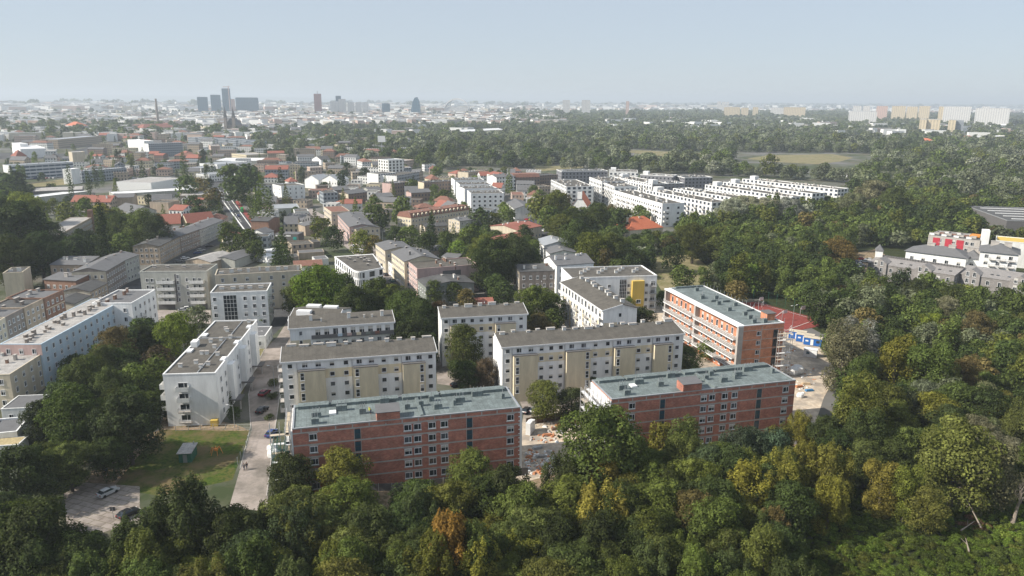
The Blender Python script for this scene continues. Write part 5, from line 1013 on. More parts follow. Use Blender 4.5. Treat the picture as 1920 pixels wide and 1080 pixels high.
def far_town(name, boxes):
    V = []; Fc = []; col = []
    for (x, y, L, D, h, rz, cw, crf, gable) in boxes:
        c, s = math.cos(rz), math.sin(rz); i = len(V); P = [(0,0),(L,0),(L,D),(0,D)]; W2 = [(x+c*a-s*b, y+s*a+c*b) for a, b in P]
        V += [(p[0],p[1],0) for p in W2]+[(p[0],p[1],h) for p in W2]
        for q in ((0,1,5,4),(1,2,6,5),(2,3,7,6),(3,0,4,7)): Fc.append(tuple(i+k for k in q)); col.append(cw)
        if gable:
            m0 = ((W2[0][0]+W2[3][0])/2, (W2[0][1]+W2[3][1])/2, h+gable); m1 = ((W2[1][0]+W2[2][0])/2, (W2[1][1]+W2[2][1])/2, h+gable); V += [m0, m1]
            Fc += [(i+4,i+5,i+9,i+8),(i+6,i+7,i+8,i+9),(i+5,i+6,i+9),(i+7,i+4,i+8)]; col += [crf, crf, cw, cw]
        else: Fc.append((i+4,i+5,i+6,i+7)); col.append(crf)
    me = bpy.data.meshes.new(name); me.from_pydata(V, [], Fc); at = me.attributes.new('tint', 'FLOAT_COLOR', 'FACE')
    at.data.foreach_set('color', np.array([(*c, 1) for c in col], 'f').ravel()); me.materials.append(MT.setdefault('far_town', colmat('far_town_surfaces'))); return link(name, me)
WC = [(.74,.74,.72),(.55,.5,.4),(.5,.38,.33),(.35,.33,.3),(.28,.2,.16),(.7,.7,.68)]; RC = [(.33,.13,.08),(.3,.19,.16),(.16,.16,.17),(.3,.3,.3),(.5,.5,.48),(.14,.13,.12)]
FB_ = []
def fill(x0, x1, y0, y1, n, hh=(9,20), big=1.0, white=0, clump=0):
    for _ in range(n):
        px = rnd.uniform(x0, x1); py = y0+(y1-y0)*rnd.random()
        if clump and math.sin(px*.021+py*.3)+math.sin(px*.0073+2) < clump-1: continue
        g = G(px, py); s = big*(1+g.length/6000); L = rnd.uniform(10, 42)*s; D = rnd.uniform(9, 16)*s; h = rnd.uniform(*hh); ro = rnd.random()
        cw = WC[0] if rnd.random() < white else rnd.choice(WC); FB_.append((g.x, g.y, L, D, h, rnd.choice([0, .2, -.3, 1.3, .6, -1.1]), cw, RC[rnd.choice([0,1,1,1,2,3,3,4,4,5] if not white else [2,3,4])], rnd.choice([0,0,4,6]) if not white else 0))
fill(-40, 960, 210, 240, 2400, white=.25); fill(330, 1040, 207, 240, 2600, hh=(12,24), white=.3); fill(-40, 1000, 203, 213, 1800, hh=(14,38), big=1.4, white=.35); fill(-40, 1960, 198, 204, 1100, hh=(14,45), big=2, white=.6)
fill(960, 1330, 204, 212, 420, hh=(14,30), big=1.2, white=.4); fill(1040, 1150, 205, 209, 90, hh=(25,38), white=.8); fill(1380, 1960, 206, 214, 420, hh=(10,22), white=.4); fill(1560, 1960, 214, 240, 620, hh=(7,12), white=.5); fill(-40, 560, 240, 264, 320, hh=(8,15), white=.3); n0_ = len(FB_); fill(1120, 1560, 226, 246, 46, hh=(13,19), white=.85); fill(1560, 1930, 236, 262, 46, hh=(11,16), white=.7); fill(640, 960, 238, 258, 10, hh=(12,16), white=.8)
for q in FB_[n0_:]:
    k_ = math.hypot(q[0], q[1]); nx, ny = q[0]/k_*120, q[1]/k_*120; EX.append([(q[0]-nx-12, q[1]-ny), (q[0]-nx+q[2]+12, q[1]-ny), (q[0]+q[2]+12, q[1]+16), (q[0]-12, q[1]+16)])
FB_ = [q for q in FB_[:n0_] if not inside(np.array([[q[0], q[1]]]), EX).any()]+FB_[n0_:]
tag(far_town('distant_city', FB_), 'mass of roofs and blocks of the far city up to the horizon', 'distant city', kind='stuff')
print('far town', len(FB_), 'scattered', len(cnt))
# low hills on the horizon
hm = MB()
for k, (cx, cyy, w, h) in enumerate([(-9000,24000,5200,150),(-13500,26000,4200,190),(9000,26000,9000,60),(-3000,27500,5000,110)]):
    n = 24; ring = []
    for j in range(4):
        rr = 1-j/4; ring.append([(cx+w*rr*math.cos(2*math.pi*i/n), cyy+w*.35*rr*math.sin(2*math.pi*i/n), h*(1-(rr)**2)+.01) for i in range(n)])
    for j in range(3):
        for i in range(n): hm.quad([ring[j][i], ring[j][(i+1)%n], ring[j+1][(i+1)%n], ring[j+1][i]])
    hm.quad(ring[3])
tag(hm.build('hills', mat('far_hills', (.06,.08,.05))), kind='structure')

# ============================================================ trees
def leaves(lobes, n, size, rs, up=.35, upright=0, twist=1.0):
    """many small faces spread over and through the lobes of a crown"""
    vol = np.array([l[3]*l[4]*l[5] for l in lobes])**.67; k = rs.choice(len(lobes), n, p=vol/vol.sum()); Lb = np.array(lobes)[k]
    d = rs.normal(size=(n,3)); d[:,2] += up; d /= np.linalg.norm(d, axis=1)[:,None]
    rr = 1-np.abs(rs.normal(size=n))*.16; rr = np.clip(rr, .35, 1.12)[:,None]
    # ragged clumps
    ph = rs.rand(3)*6; bump = 1+.1*np.sin(d[:,0]*7+ph[0])*np.sin(d[:,1]*8+ph[1])+.08*np.sin(d[:,2]*11+ph[2])
    P = Lb[:,:3]+d*Lb[:,3:6]*rr*bump[:,None]
    N = d*1.0+rs.normal(size=(n,3))*.4*twist; N[:,2] += .35
    if upright: N[:,2] *= .35
    N /= np.linalg.norm(N, axis=1)[:,None]
    T = np.cross(N, rs.normal(size=(n,3))); T /= np.linalg.norm(T, axis=1)[:,None]; B = np.cross(N, T)
    s = size*(.6+.9*rs.rand(n))[:,None]; V = np.empty((n,4,3)); V[:,0] = P-T*s*.5; V[:,1] = P+B*s*.42+N*s*.12; V[:,2] = P+T*s*.55; V[:,3] = P-B*s*.42+N*s*.1
    return V.reshape(-1,3)
def crown_mesh(name, V, m):
    n = len(V)//4; me = bpy.data.meshes.new(name); me.vertices.add(n*4); me.vertices.foreach_set('co', V.astype('f').ravel()); me.loops.add(n*4); me.loops.foreach_set('vertex_index', np.arange(n*4, dtype='i'))
    me.polygons.add(n); me.polygons.foreach_set('loop_start', np.arange(0, n*4, 4, dtype='i')); me.update(calc_edges=True); me.materials.append(m); return me
def lobes_for(kind, rs):
    L = []
    if kind == 'broad':                                  # unit: crown radius 1, height about 2.4
        L.append((0,0,1.35,.72,.72,.62))
        for i in range(9):
            a = 2*math.pi*i/9+rs.rand()*.6; r = .5+.18*rs.rand(); z = .95+.75*rs.rand(); s = .32+.16*rs.rand(); L.append((r*math.cos(a), r*math.sin(a), z, s, s, s*.85))
        for i in range(6): a = rs.rand()*6.28; r = .35*rs.rand(); s = .3+.14*rs.rand(); L.append((r*math.cos(a), r*math.sin(a), 1.75+.25*rs.rand(), s, s, s*.85))
        for i in range(9): a = 6.28*i/9+rs.rand()*.4; q = .3+.4*rs.rand(); L.append((q*math.cos(a), q*math.sin(a), .45+.3*rs.rand(), .3, .3, .3))
        for i in range(12): a = rs.rand()*6.28; e = rs.rand()*1.4; L.append((.88*math.cos(a)*math.cos(e), .88*math.sin(a)*math.cos(e), 1.3+.82*math.sin(e), .15+.08*rs.rand(), .15, .14))
    elif kind == 'tufted':                               # upright shoots standing out of the crown
        L.append((0,0,1.35,.62,.62,.8))
        for i in range(22): a = rs.rand()*6.28; r = .75*math.sqrt(rs.rand()); z = 2.15-r*.9+.3*rs.rand(); L.append((r*math.cos(a), r*math.sin(a), z, .13+.08*rs.rand(), .13+.08*rs.rand(), .36+.22*rs.rand()))
        for i in range(12): a = 6.28*i/12; L.append((.6*math.cos(a), .6*math.sin(a), .45+.8*rs.rand(), .3, .3, .38))
    elif kind == 'tall':
        L.append((0,0,1.7,.55,.55,.95))
        for i in range(24): a = rs.rand()*6.28; z = .35+2.4*rs.rand(); r = .5*math.sqrt(max(.05, 1-((z-1.6)/1.6)**2)); s = .26+.14*rs.rand(); L.append((r*math.cos(a), r*math.sin(a), z, s, s, s*1.15))
    elif kind == 'poplar':
        for i in range(16): z = .5+4.6*i/15; r = .33*math.sin(math.pi*min(1, (z+.3)/5.6))+.1; a = rs.rand()*6.28; L.append((.1*math.cos(a), .1*math.sin(a), z, r*1.35, r*1.35, .55))
    elif kind == 'willow':
        L.append((0,0,.95,.8,.8,.6))
        for i in range(14): a = 6.28*i/14; r = .55+.3*rs.rand(); L.append((r*math.cos(a), r*math.sin(a), .75+.55*rs.rand(), .27, .27, .3))
        for i in range(7): a = rs.rand()*6.28; L.append((.35*math.cos(a), .35*math.sin(a), 1.45+.2*rs.rand(), .3, .3, .26))
    elif kind == 'fir':
        for i in range(11):
            z = .35+3.1*i/10; r = .95*(1-i/11.5)
            for k in range(7): a = 6.28*k/7+i*.5; L.append((r*.6*math.cos(a), r*.6*math.sin(a), z, r*.42+.05, r*.42+.05, .14))
    elif kind == 'bush':
        for i in range(9): a = rs.rand()*6.28; r = .6*rs.rand(); L.append((r*math.cos(a), r*math.sin(a), .35+.35*rs.rand(), .42, .42, .36))
    return L
HT = dict(broad=2.3, tufted=2.7, tall=3.1, poplar=5.4, willow=1.9, fir=3.7, bush=1.1)
def trunk_mesh(kind, rs):
    b = MB(); t = HT[kind]
    if kind == 'bush': b.tube((0,0,0), (0,0,.4), .05, .03, n=5)
    else:
        b.tube((0,0,-.05), (0,0,t*.3), .075, .06, n=7); b.tube((0,0,t*.3), (.03,.02,t*.6), .06, .035, n=6)
        if kind not in ('fir','poplar'):
            for i in range(5): a = rs.rand()*6.28; z = t*(.22+.08*i); b.tube((0,0,z), (.45*math.cos(a), .45*math.sin(a), z+.35), .035, .015, n=5)
        else: b.tube((.03,.02,t*.6), (0,0,t*.9), .035, .01, n=5)
    return b.mesh('trunk', BARK)
PR = {}
for kd, nv in (('broad',5),('tufted',3),('tall',3),('willow',3),('poplar',2),('fir',2),('bush',2)):
    for lod, (n, sz, m) in enumerate(((15000,.05,LEAF),(4600,.078,LEAF),(620,.2,LEAFI),(200,.34,LEAFI))):
        PR[kd, lod] = []
        for v in range(nv):
            rs = np.random.RandomState(100*lod+v*7+len(kd)); nn = n if kd not in ('bush',) else n//3; s = sz*(.8 if kd in ('poplar','fir') else 1)
            PR[kd, lod].append((crown_mesh('crown', leaves(lobes_for(kd, rs), nn, s, rs), m), trunk_mesh(kd, rs) if lod < 2 else None))
PAL = dict(dark=(.052,.074,.021), green=(.084,.11,.027), deep=(.037,.054,.018), olive=(.11,.122,.026), yellow=(.165,.155,.028), lime=(.125,.16,.028), silver=(.21,.22,.165), greyg=(.125,.14,.08), brown=(.12,.095,.034), orange=(.22,.135,.024), blue=(.062,.095,.05), purple=(.08,.06,.034), bright=(.11,.16,.025), pale=(.155,.17,.11))
CN = dict(pale='pale grey-green', dark='dark green', green='mid green', deep='very dark green', olive='olive green', yellow='yellow-green', lime='light green', silver='silvery grey', greyg='grey-green', brown='brownish', orange='orange and yellow', blue='bluish green', purple='dark purple', bright='bright green')
TR_ = []                                                # x, y, crown radius (m), kind, colour, px, py(base), hero
def hero(px, py, rpx, kind='broad', col='green', hs=1.0):
    """px, py: middle of the crown in the photo, rpx: its radius there"""
    ht = HT[kind]*hs; r = 5.0
    for _ in range(14):
        zc = r*ht*.58; g = G(px, py, zc); d = PX((g.x, g.y, zc))[2]; r = rpx*d/F
    TR_.append([g.x, g.y, r, kind, col, hs, 1])
heroes = '''70 1010 85 broad deep|35 880 62 broad deep|135 785 62 broad dark|238 790 66 broad deep|75 860 42 broad green|128 868 45 broad green|10 960 50 broad deep
352 972 76 tufted dark|430 1000 70 broad dark|250 1030 60 tufted dark|300 985 50 broad dark|470 1050 60 broad deep|150 1050 60 broad dark|30 1060 50 broad deep|210 850 40 broad deep
545 895 46 broad dark|643 882 56 broad olive|880 885 54 broad green|748 935 26 tall deep|620 955 48 broad olive|1125 838 84 broad green|560 1000 60 broad deep|690 1000 60 broad dark|660 1060 60 broad green|760 985 55 broad dark
845 1030 66 tufted orange|760 1055 55 broad dark|975 950 60 broad green|920 920 45 broad green|975 1020 55 broad olive|905 1065 55 tufted yellow|1130 955 66 tufted yellow|1205 1010 62 broad olive|1100 1040 50 broad dark|1040 1000 55 broad deep|1215 900 50 broad green|1300 970 52 broad brown
1280 860 45 tufted olive|1335 880 50 broad blue|1395 845 52 broad blue|1450 845 48 broad blue|1405 915 52 tufted yellow|1350 940 40 tall green|1465 895 55 tufted yellow|1510 870 46 tufted yellow|1560 875 52 tufted yellow|1625 860 44 broad green|1655 900 44 tall yellow|1700 920 40 tall lime|1740 950 42 broad olive|1450 985 36 tufted brown
1795 862 78 broad olive|1855 890 60 broad greyg|1608 768 58 tall olive|1660 760 50 broad olive|1700 760 48 willow greyg|1750 770 44 broad olive|1584 655 50 tall greyg|1610 640 44 tall silver|1620 700 38 tall green|1680 680 50 tall olive|1740 690 52 tall green|1690 830 40 broad green|1800 760 48 broad green|1850 770 48 broad dark|1880 850 50 willow greyg|1566 812 24 broad olive
1240 820 28 tufted yellow|1500 800 30 tufted yellow|1240 760 14 tall yellow|870 652 41 broad green|878 700 30 broad dark|910 700 30 broad purple|855 690 18 broad dark|1022 744 39 broad green|1072 752 30 broad deep|1290 672 30 broad green|1325 652 20 broad green|1110 720 14 broad dark
598 545 54 broad bright|560 552 34 broad green|665 572 46 broad green|705 560 40 broad green|760 578 46 broad dark|790 600 40 broad dark|770 640 40 broad deep|735 565 34 broad green|640 590 30 broad dark|600 580 30 broad dark|820 590 30 broad purple|815 545 22 broad green|850 545 20 broad green|875 560 22 broad brown|800 660 26 broad deep
1000 572 40 broad green|975 600 32 broad dark|1010 615 34 broad brown|1035 590 26 broad dark|945 545 24 broad dark|1205 598 30 broad dark|1240 560 14 broad green|1182 570 14 broad green|925 488 48 broad dark|965 480 40 broad deep|905 470 34 broad green|990 490 30 broad dark|1000 520 20 broad dark|880 450 26 broad green|985 440 18 broad dark
215 645 40 broad brown|160 705 42 broad dark|205 722 40 broad dark|330 622 42 broad bright|295 675 28 broad purple|260 635 30 broad dark|195 680 34 broad dark|250 700 30 broad deep|280 725 26 broad dark|130 700 26 broad dark|235 665 26 broad green|370 600 26 broad greyg|300 760 26 broad deep|420 590 16 broad dark|450 590 14 broad dark|485 590 16 broad green|425 745 16 broad deep|438 772 14 broad dark
505 780 12 bush green|512 715 14 bush green|510 740 14 bush dark|30 430 62 broad deep|75 470 46 broad deep|20 480 50 broad dark|50 400 40 broad lime|5 400 40 broad green|95 445 30 broad dark|190 400 22 broad yellow|190 440 24 poplar deep|225 430 34 broad green|265 430 36 broad green|290 435 34 broad dark|160 395 24 broad green|125 395 20 broad olive|140 455 26 broad deep|180 465 24 broad dark|230 462 24 broad green|250 480 16 bush dark
130 338 12 poplar dark|166 345 11 poplar dark|178 318 12 poplar dark|190 322 9 poplar dark|345 315 12 poplar dark|350 345 24 broad dark|375 345 18 broad brown|435 330 26 broad green|465 335 26 broad dark|445 350 26 broad dark|480 375 17 poplar green|492 372 17 poplar green|505 378 16 poplar green|470 380 14 poplar green
360 380 20 broad dark|375 400 20 broad dark|400 370 20 broad brown|430 445 26 broad green|465 455 24 broad green|480 465 20 broad green|600 425 24 broad olive|625 440 24 broad deep|590 410 14 fir dark|530 460 24 fir dark|520 480 20 fir deep|808 428 18 fir deep|792 440 12 fir dark|850 428 10 fir dark|900 408 22 broad dark|925 410 18 broad olive|950 400 18 broad green
680 455 24 broad olive|700 462 20 broad brown|705 405 24 broad green|700 385 20 broad green|755 395 24 broad green|830 365 16 broad green|740 445 20 broad dark|765 440 24 broad green|800 455 24 broad dark|835 450 18 broad green|860 465 20 broad bright|880 445 26 broad lime
1110 470 40 broad olive|1150 465 38 broad green|1080 440 34 broad dark|1050 425 30 broad green|1010 385 28 broad olive|1040 385 30 broad olive|1030 410 24 broad green|1075 418 32 broad dark|1120 412 30 broad dark|1160 412 24 broad dark|1130 490 28 broad brown|1160 500 26 broad green|1205 475 20 willow silver|1180 495 22 broad dark|1000 360 14 broad green
1280 520 26 broad green|1262 480 26 broad dark|1300 450 34 broad green|1345 455 32 broad green|1375 475 20 broad greyg|1570 480 34 broad brown|1560 500 28 broad brown|1345 505 18 willow greyg|1370 395 32 willow silver|1400 390 30 willow silver|1440 392 30 willow silver|1480 392 30 willow silver|1510 395 24 willow silver|1640 362 36 willow greyg|1600 385 30 willow greyg|1680 375 30 broad green|1770 590 40 willow greyg|1740 610 36 willow lime|1830 615 34 broad brown
1590 500 20 broad greyg|1720 545 30 broad dark|1780 560 30 broad green|1300 560 20 broad green|1380 540 24 broad brown|1410 520 28 broad bright'''
for ln in heroes.replace('\n', '|').split('|'):
    q = ln.split()
    if len(q) == 5: hero(float(q[0]), float(q[1]), float(q[2]), q[3], q[4])
nh = len(TR_)
def nz(x, y, s): return math.sin(x/s+1.3*math.sin(y/s*.7))*math.sin(y/s*1.1+1.7*math.sin(x/s*.6))
EXN = len(EX)
def wood(poly, sp, rr_, pal, kinds=('broad',), px=True, dens=1.0, seed=1):
    P = wpoly(poly) if px else poly; n0 = len(TR_)
    q = np.array(P); lo, hi = q.min(0), q.max(0); rs = np.random.RandomState(seed)
    nx, ny = int((hi[0]-lo[0])/sp)+1, int((hi[1]-lo[1])/sp)+1
    gx, gy = np.meshgrid(np.arange(nx), np.arange(ny)); X = lo[0]+(gx.ravel()+rs.rand(nx*ny)*.9)*sp; Y = lo[1]+(gy.ravel()+rs.rand(nx*ny)*.9)*sp
    A = np.stack([X, Y], 1); A = A[rs.rand(len(A)) < dens]; A = A[inside(A, [P])]; A = A[A[:,1] < 27000]; A = A[~inside(A, EX)]; print('wood', seed, len(A)); big = rr_[1]*1.35
    for x, y in A:
        k = nz(x, y, 42)+rs.normal()*.5; c = pal[int(min(len(pal)-1, max(0, (k+1.2)/2.4*len(pal))))]
        kd = 'willow' if c == 'silver' else kinds[rs.randint(len(kinds))]; TR_.append([x, y, big if rs.rand() < .1 and y > 600 else rr_[0]+(rr_[1]-rr_[0])*rs.rand(), kd, c, 1.0, 0])
DK = ['deep','dark','green','dark','green','olive','dark','green']
RW = ['deep','dark','green','green','dark','green','olive','green','dark','greyg','green','brown','green','dark']
wood([(-300,1120),(-60,1000),(0,1030),(118,1060),(160,1095),(265,1090),(285,1020),(440,1005),(500,1015),(560,1005),(760,1000),(990,985),(1080,945),(1300,930),(1500,925),(1500,1100),(1500,1260),(-300,1260)], 6.3, (3.6,5.8), DK, ('broad','broad','tufted','broad'), seed=3)
wood([(1060,900),(1150,870),(1300,890),(1480,885),(1500,960),(1300,985),(1060,985)], 8, (3.6,5), ['green','olive','yellow','blue','dark'], ('broad','tufted','tall'), seed=4)
wood([(1525,900),(1560,850),(1560,740),(1540,660),(1600,640),(1900,640),(2150,700),(2300,1000),(1960,960),(1800,930),(1600,925)], 8.2, (3.8,5.4), RW, ('broad','broad','tall','willow'), seed=5)
wood([(1500,1250),(1340,1100),(1330,960),(1400,930),(1560,925),(1640,955),(1560,985)], 10, (3.2,4.6), ['green','yellow','olive'], ('broad','tufted'), dens=.35, seed=6)
wood([(1300,560),(1350,545),(1240,500),(1230,440),(1400,420),(1620,400),(1930,420),(2300,480),(2400,720),(1930,660),(1600,650),(1540,625),(1480,585),(1420,560)], 8.6, (4.2,6.4), RW, ('broad','broad','tall','willow'), seed=7)
wood([(1330,425),(1600,380),(1760,385),(1930,390),(2200,400),(2300,470),(1930,425),(1620,402),(1400,422)], 9, (4.5,6.5), RW, ('broad','willow'), seed=8)
wood([(1075,500),(1000,420),(985,375),(1130,410),(1260,425),(1260,470),(1220,520),(1130,520)], 8.5, (4,5.6), ['dark','green','olive','green','brown'], ('broad',), seed=9)
wood([(105,760),(150,660),(250,620),(320,640),(300,700),(300,800),(240,850),(60,860),(100,800)], 9, (3.2,5), ['dark','deep','green','brown'], ('broad',), dens=.8, seed=10)
wood([(-200,500),(-200,330),(40,360),(60,400),(80,500),(0,520)], 9, (4.5,6.5), ['deep','dark','green','lime'], ('broad',), seed=11)
wood([(80,500),(110,440),(170,430),(260,410),(290,450),(250,480)], 9, (3.8,5.4), ['deep','dark','green','olive'], ('broad',), dens=.9, seed=12)
wood([(560,600),(545,560),(620,540),(720,590),(800,600),(830,680),(740,680),(700,620)], 8.5, (3.6,5), ['dark','green','deep'], ('broad',), dens=.9, seed=13)
wood([(870,560),(890,480),(870,450),(960,460),(1020,480),(960,520),(960,570),(1040,600),(1040,640),(990,650),(990,570)], 9, (3.8,5.4), ['dark','green','deep','olive'], ('broad',), dens=.8, seed=14)
# loose town greenery
wood([(0,262),(1040,262),(1040,330),(960,340),(960,440),(640,480),(420,560),(0,520)], 15, (2.6,4.6), ['dark','green','deep','olive','lime'], ('broad','broad','tall','fir'), dens=.27, seed=15)
wood([(640,480),(960,440),(960,520),(800,520)], 11, (3,4.6), ['dark','green','olive'], ('broad',), dens=.45, seed=16)
# far woods
FW_ = ['greyg','dark','pale','green','greyg','dark','silver','greyg','green','pale','olive','greyg']  # grey willow tones, lightened further so the colour adds to the distance haze
wood([(480,262),(640,250),(960,240),(1300,226),(1560,224),(1930,244),(2300,260),(2600,400),(1930,392),(1600,378),(1600,345),(1300,328),(1045,318),(800,318),(620,300),(480,290)], 12, (3.2,7.6), FW_, ('broad','broad','willow'), seed=17)
wood([(960,214),(1300,211),(1590,213),(1590,226),(1560,225),(1300,227),(960,241)], 15, (5.5,8.5), ['dark','greyg','green','greyg'], ('broad',), seed=18)
wood([(1590,214),(1930,216),(2200,230),(2200,262),(1930,246),(1590,226)], 17, (5,8), ['dark','greyg','deep','green'], ('broad',), dens=.32, seed=28)
wood([(-300,240),(340,243),(480,262),(960,240),(960,226),(820,236),(560,243),(360,244),(200,232),(-300,226)], 16, (4.5,7.5), ['dark','greyg','dark','green'], ('broad',), dens=.55, seed=19)
wood([(-300,262),(-300,240),(340,243),(480,262)], 17, (5,9), ['dark','greyg','green','olive'], ('broad',), dens=.4, seed=20)
wood([(-300,226),(960,226),(960,204),(-300,204)], 48, (6,10), ['dark','deep','greyg'], ('broad',), dens=.3, seed=21)
wood([(960,241),(960,213),(1590,213),(1560,224)], 60, (9,13), ['dark','greyg'], ('broad',), dens=.4, seed=22)
wood([(-300,204),(2200,204),(2200,196.5),(-300,196.5)], 190, (28,50), ['dark','deep','greyg'], ('bush',), dens=.7, seed=23)
# wood floor under the trees
MT['floor'] = noise_ground('wood_floor', [(.035,.045,.018),(.06,.07,.025),(.025,.03,.014)], [0,.3,1])
for q in ([(-300,1400),(-60,960),(0,935),(118,990),(160,1020),(300,990),(440,950),(505,930),(560,950),(980,925),(1080,905),(1500,880),(1520,1400)], [(1500,1400),(1480,900),(1545,850),(1575,740),(1545,650),(1600,640),(2400,760),(2400,1400)], [(1300,560),(1240,500),(1230,440),(1400,420),(1760,385),(1930,390),(2400,480),(2400,760),(1600,640),(1540,625),(1420,560)], [(100,760),(150,660),(250,620),(320,640),(300,800),(240,850),(0,880)], [(-200,500),(-200,330),(60,360),(110,440),(260,410),(290,450),(80,510)]):
    LVL[0] = .002; sheet('woodland_ground', q, MT['floor'], ex=False)
sc = []
for i, q in enumerate(TR_):
    x, y, r, kd, col, hs, he = q; ht = r*HT[kd]*hs; px, py, d = PX((x, y, ht*.6))
    if d < 20: sc.append((-1, px, py, d)); continue
    rp = r*F/d; on = -rp < px < 1920+rp and 150 < py-rp*1.2 < 1090
    sc.append((rp if on else -rp/10-1, px, py, d))
keep = [i for i in range(len(TR_)) if sc[i][0] > 0 or -60 < sc[i][1] < 1980 and sc[i][0] < -1 or sc[i][3] > 150]
keep = [i for i in keep if -500 < sc[i][1] < 2420]
ordr = sorted([i for i in keep if sc[i][0] > 0 and TR_[i][3] != 'bush'], key=lambda i: -sc[i][0]*(1.15 if TR_[i][6] else 1))
near_set = ordr[:296]+[i for i in keep if TR_[i][3] == 'bush' and TR_[i][6]]
ns = set(near_set); print('trees', len(keep), 'near cut px', sc[near_set[295]][0])
KN = dict(broad=('broadleaf_tree','broadleaf tree','tree'), tufted=('maple_tree','upright-shoot tree','tree'), tall=('tall_tree','tall oval tree','tree'), willow=('willow_tree','spreading willow','tree'), poplar=('poplar_tree','columnar poplar','tree'), fir=('fir_tree','dark conical fir','tree'), bush=('bush','low bush','bush'))
LM2 = [((620,850),'the front shell, left'), ((880,860),'the front shell, right'), ((1200,790),'the pit-side shell, left'), ((1420,800),'the pit-side shell, right'), ((1350,640),'the balcony shell'), ((360,760),'the tall white block'), ((340,850),'the fenced lawn'), ((200,950),'the slab parking lot'), ((60,820),'the white kiosk building'),
       ((670,720),'the three-tower slab'), ((1060,740),'the longest white slab'), ((870,640),'the half-hidden slab'), ((150,620),'the pale blue slab'), ((1470,590),'the red court'), ((1520,730),'the sandy site'), ((1890,950),'the dead tree'), ((1700,520),'the clad terraces'), ((1600,1000),'the green undergrowth'), ((600,560),'the terrace building'), ((720,560),'the rounded building'),
       ((1200,420),'the orange-roofed hall'), ((930,520),'the grey-brown tenement'), ((1100,440),'the churchyard'), ((1450,380),'the white estate rows'), ((120,440),'the old school range'), ((480,360),'the white clinic'), ((820,420),'the beige dormer tenement'), ((1180,540),'the yellow tower building'), ((440,430),'the brick row'), ((450,600),'the white boiler house'),
       ((150,1060),'the bottom left corner'), ((450,1060),'the bottom edge under the lawn'), ((700,1060),'the bottom edge, left of middle'), ((950,1060),'the middle of the bottom edge'), ((1200,1060),'the bottom edge, right of middle'), ((1450,1060),'the bottom edge by the undergrowth'), ((1700,620),'the wood under the clad terraces'), ((1880,640),'the right picture edge'), ((1700,830),'the sandy site hut'), ((1250,930),'the building pit'), ((300,950),'the parked dark car')]
lab = {}
for i in near_set:
    x, y, r, kd, col, hs, he = TR_[i]; nm, ph, cat = KN[kd]; rs = random.Random(i); var = PR[kd, 0 if sc[i][0] > 26 else 1]; cm, tm = var[rs.randrange(len(var))]
    o = thing(nm, 'x', cat, (x, y, 0), rs.uniform(0, 6.28), 'trees of the wood and streets' if kd != 'bush' else 'bushes beside the concrete road')
    o.scale = (r*rs.uniform(.92,1.08), r*rs.uniform(.92,1.08), r*hs*rs.uniform(.92,1.06))
    c = link('crown', cm, o); k = rs.uniform(.66, 1.14)*(1.15 if kd == 'bush' else 1); b = PAL[col]; c.color = (b[0]*k*rs.uniform(.96,1.2), b[1]*k, b[2]*k*rs.uniform(.8,1.2), 1)
    link('trunk', tm, o)
    lm = min(LM2, key=lambda q: (q[0][0]-sc[i][1])**2+(q[0][1]-sc[i][2])**2)[1]
    lab.setdefault('%s %s by %s' % (CN[col], ph, lm), []).append((sc[i][1], o))
for k, L_ in lab.items():
    L_.sort(key=lambda q: q[0])
    for i, (px, o) in enumerate(L_): o['label'] = k if len(L_) == 1 else k+', '+ORD[min(i,19)]+' from the left'

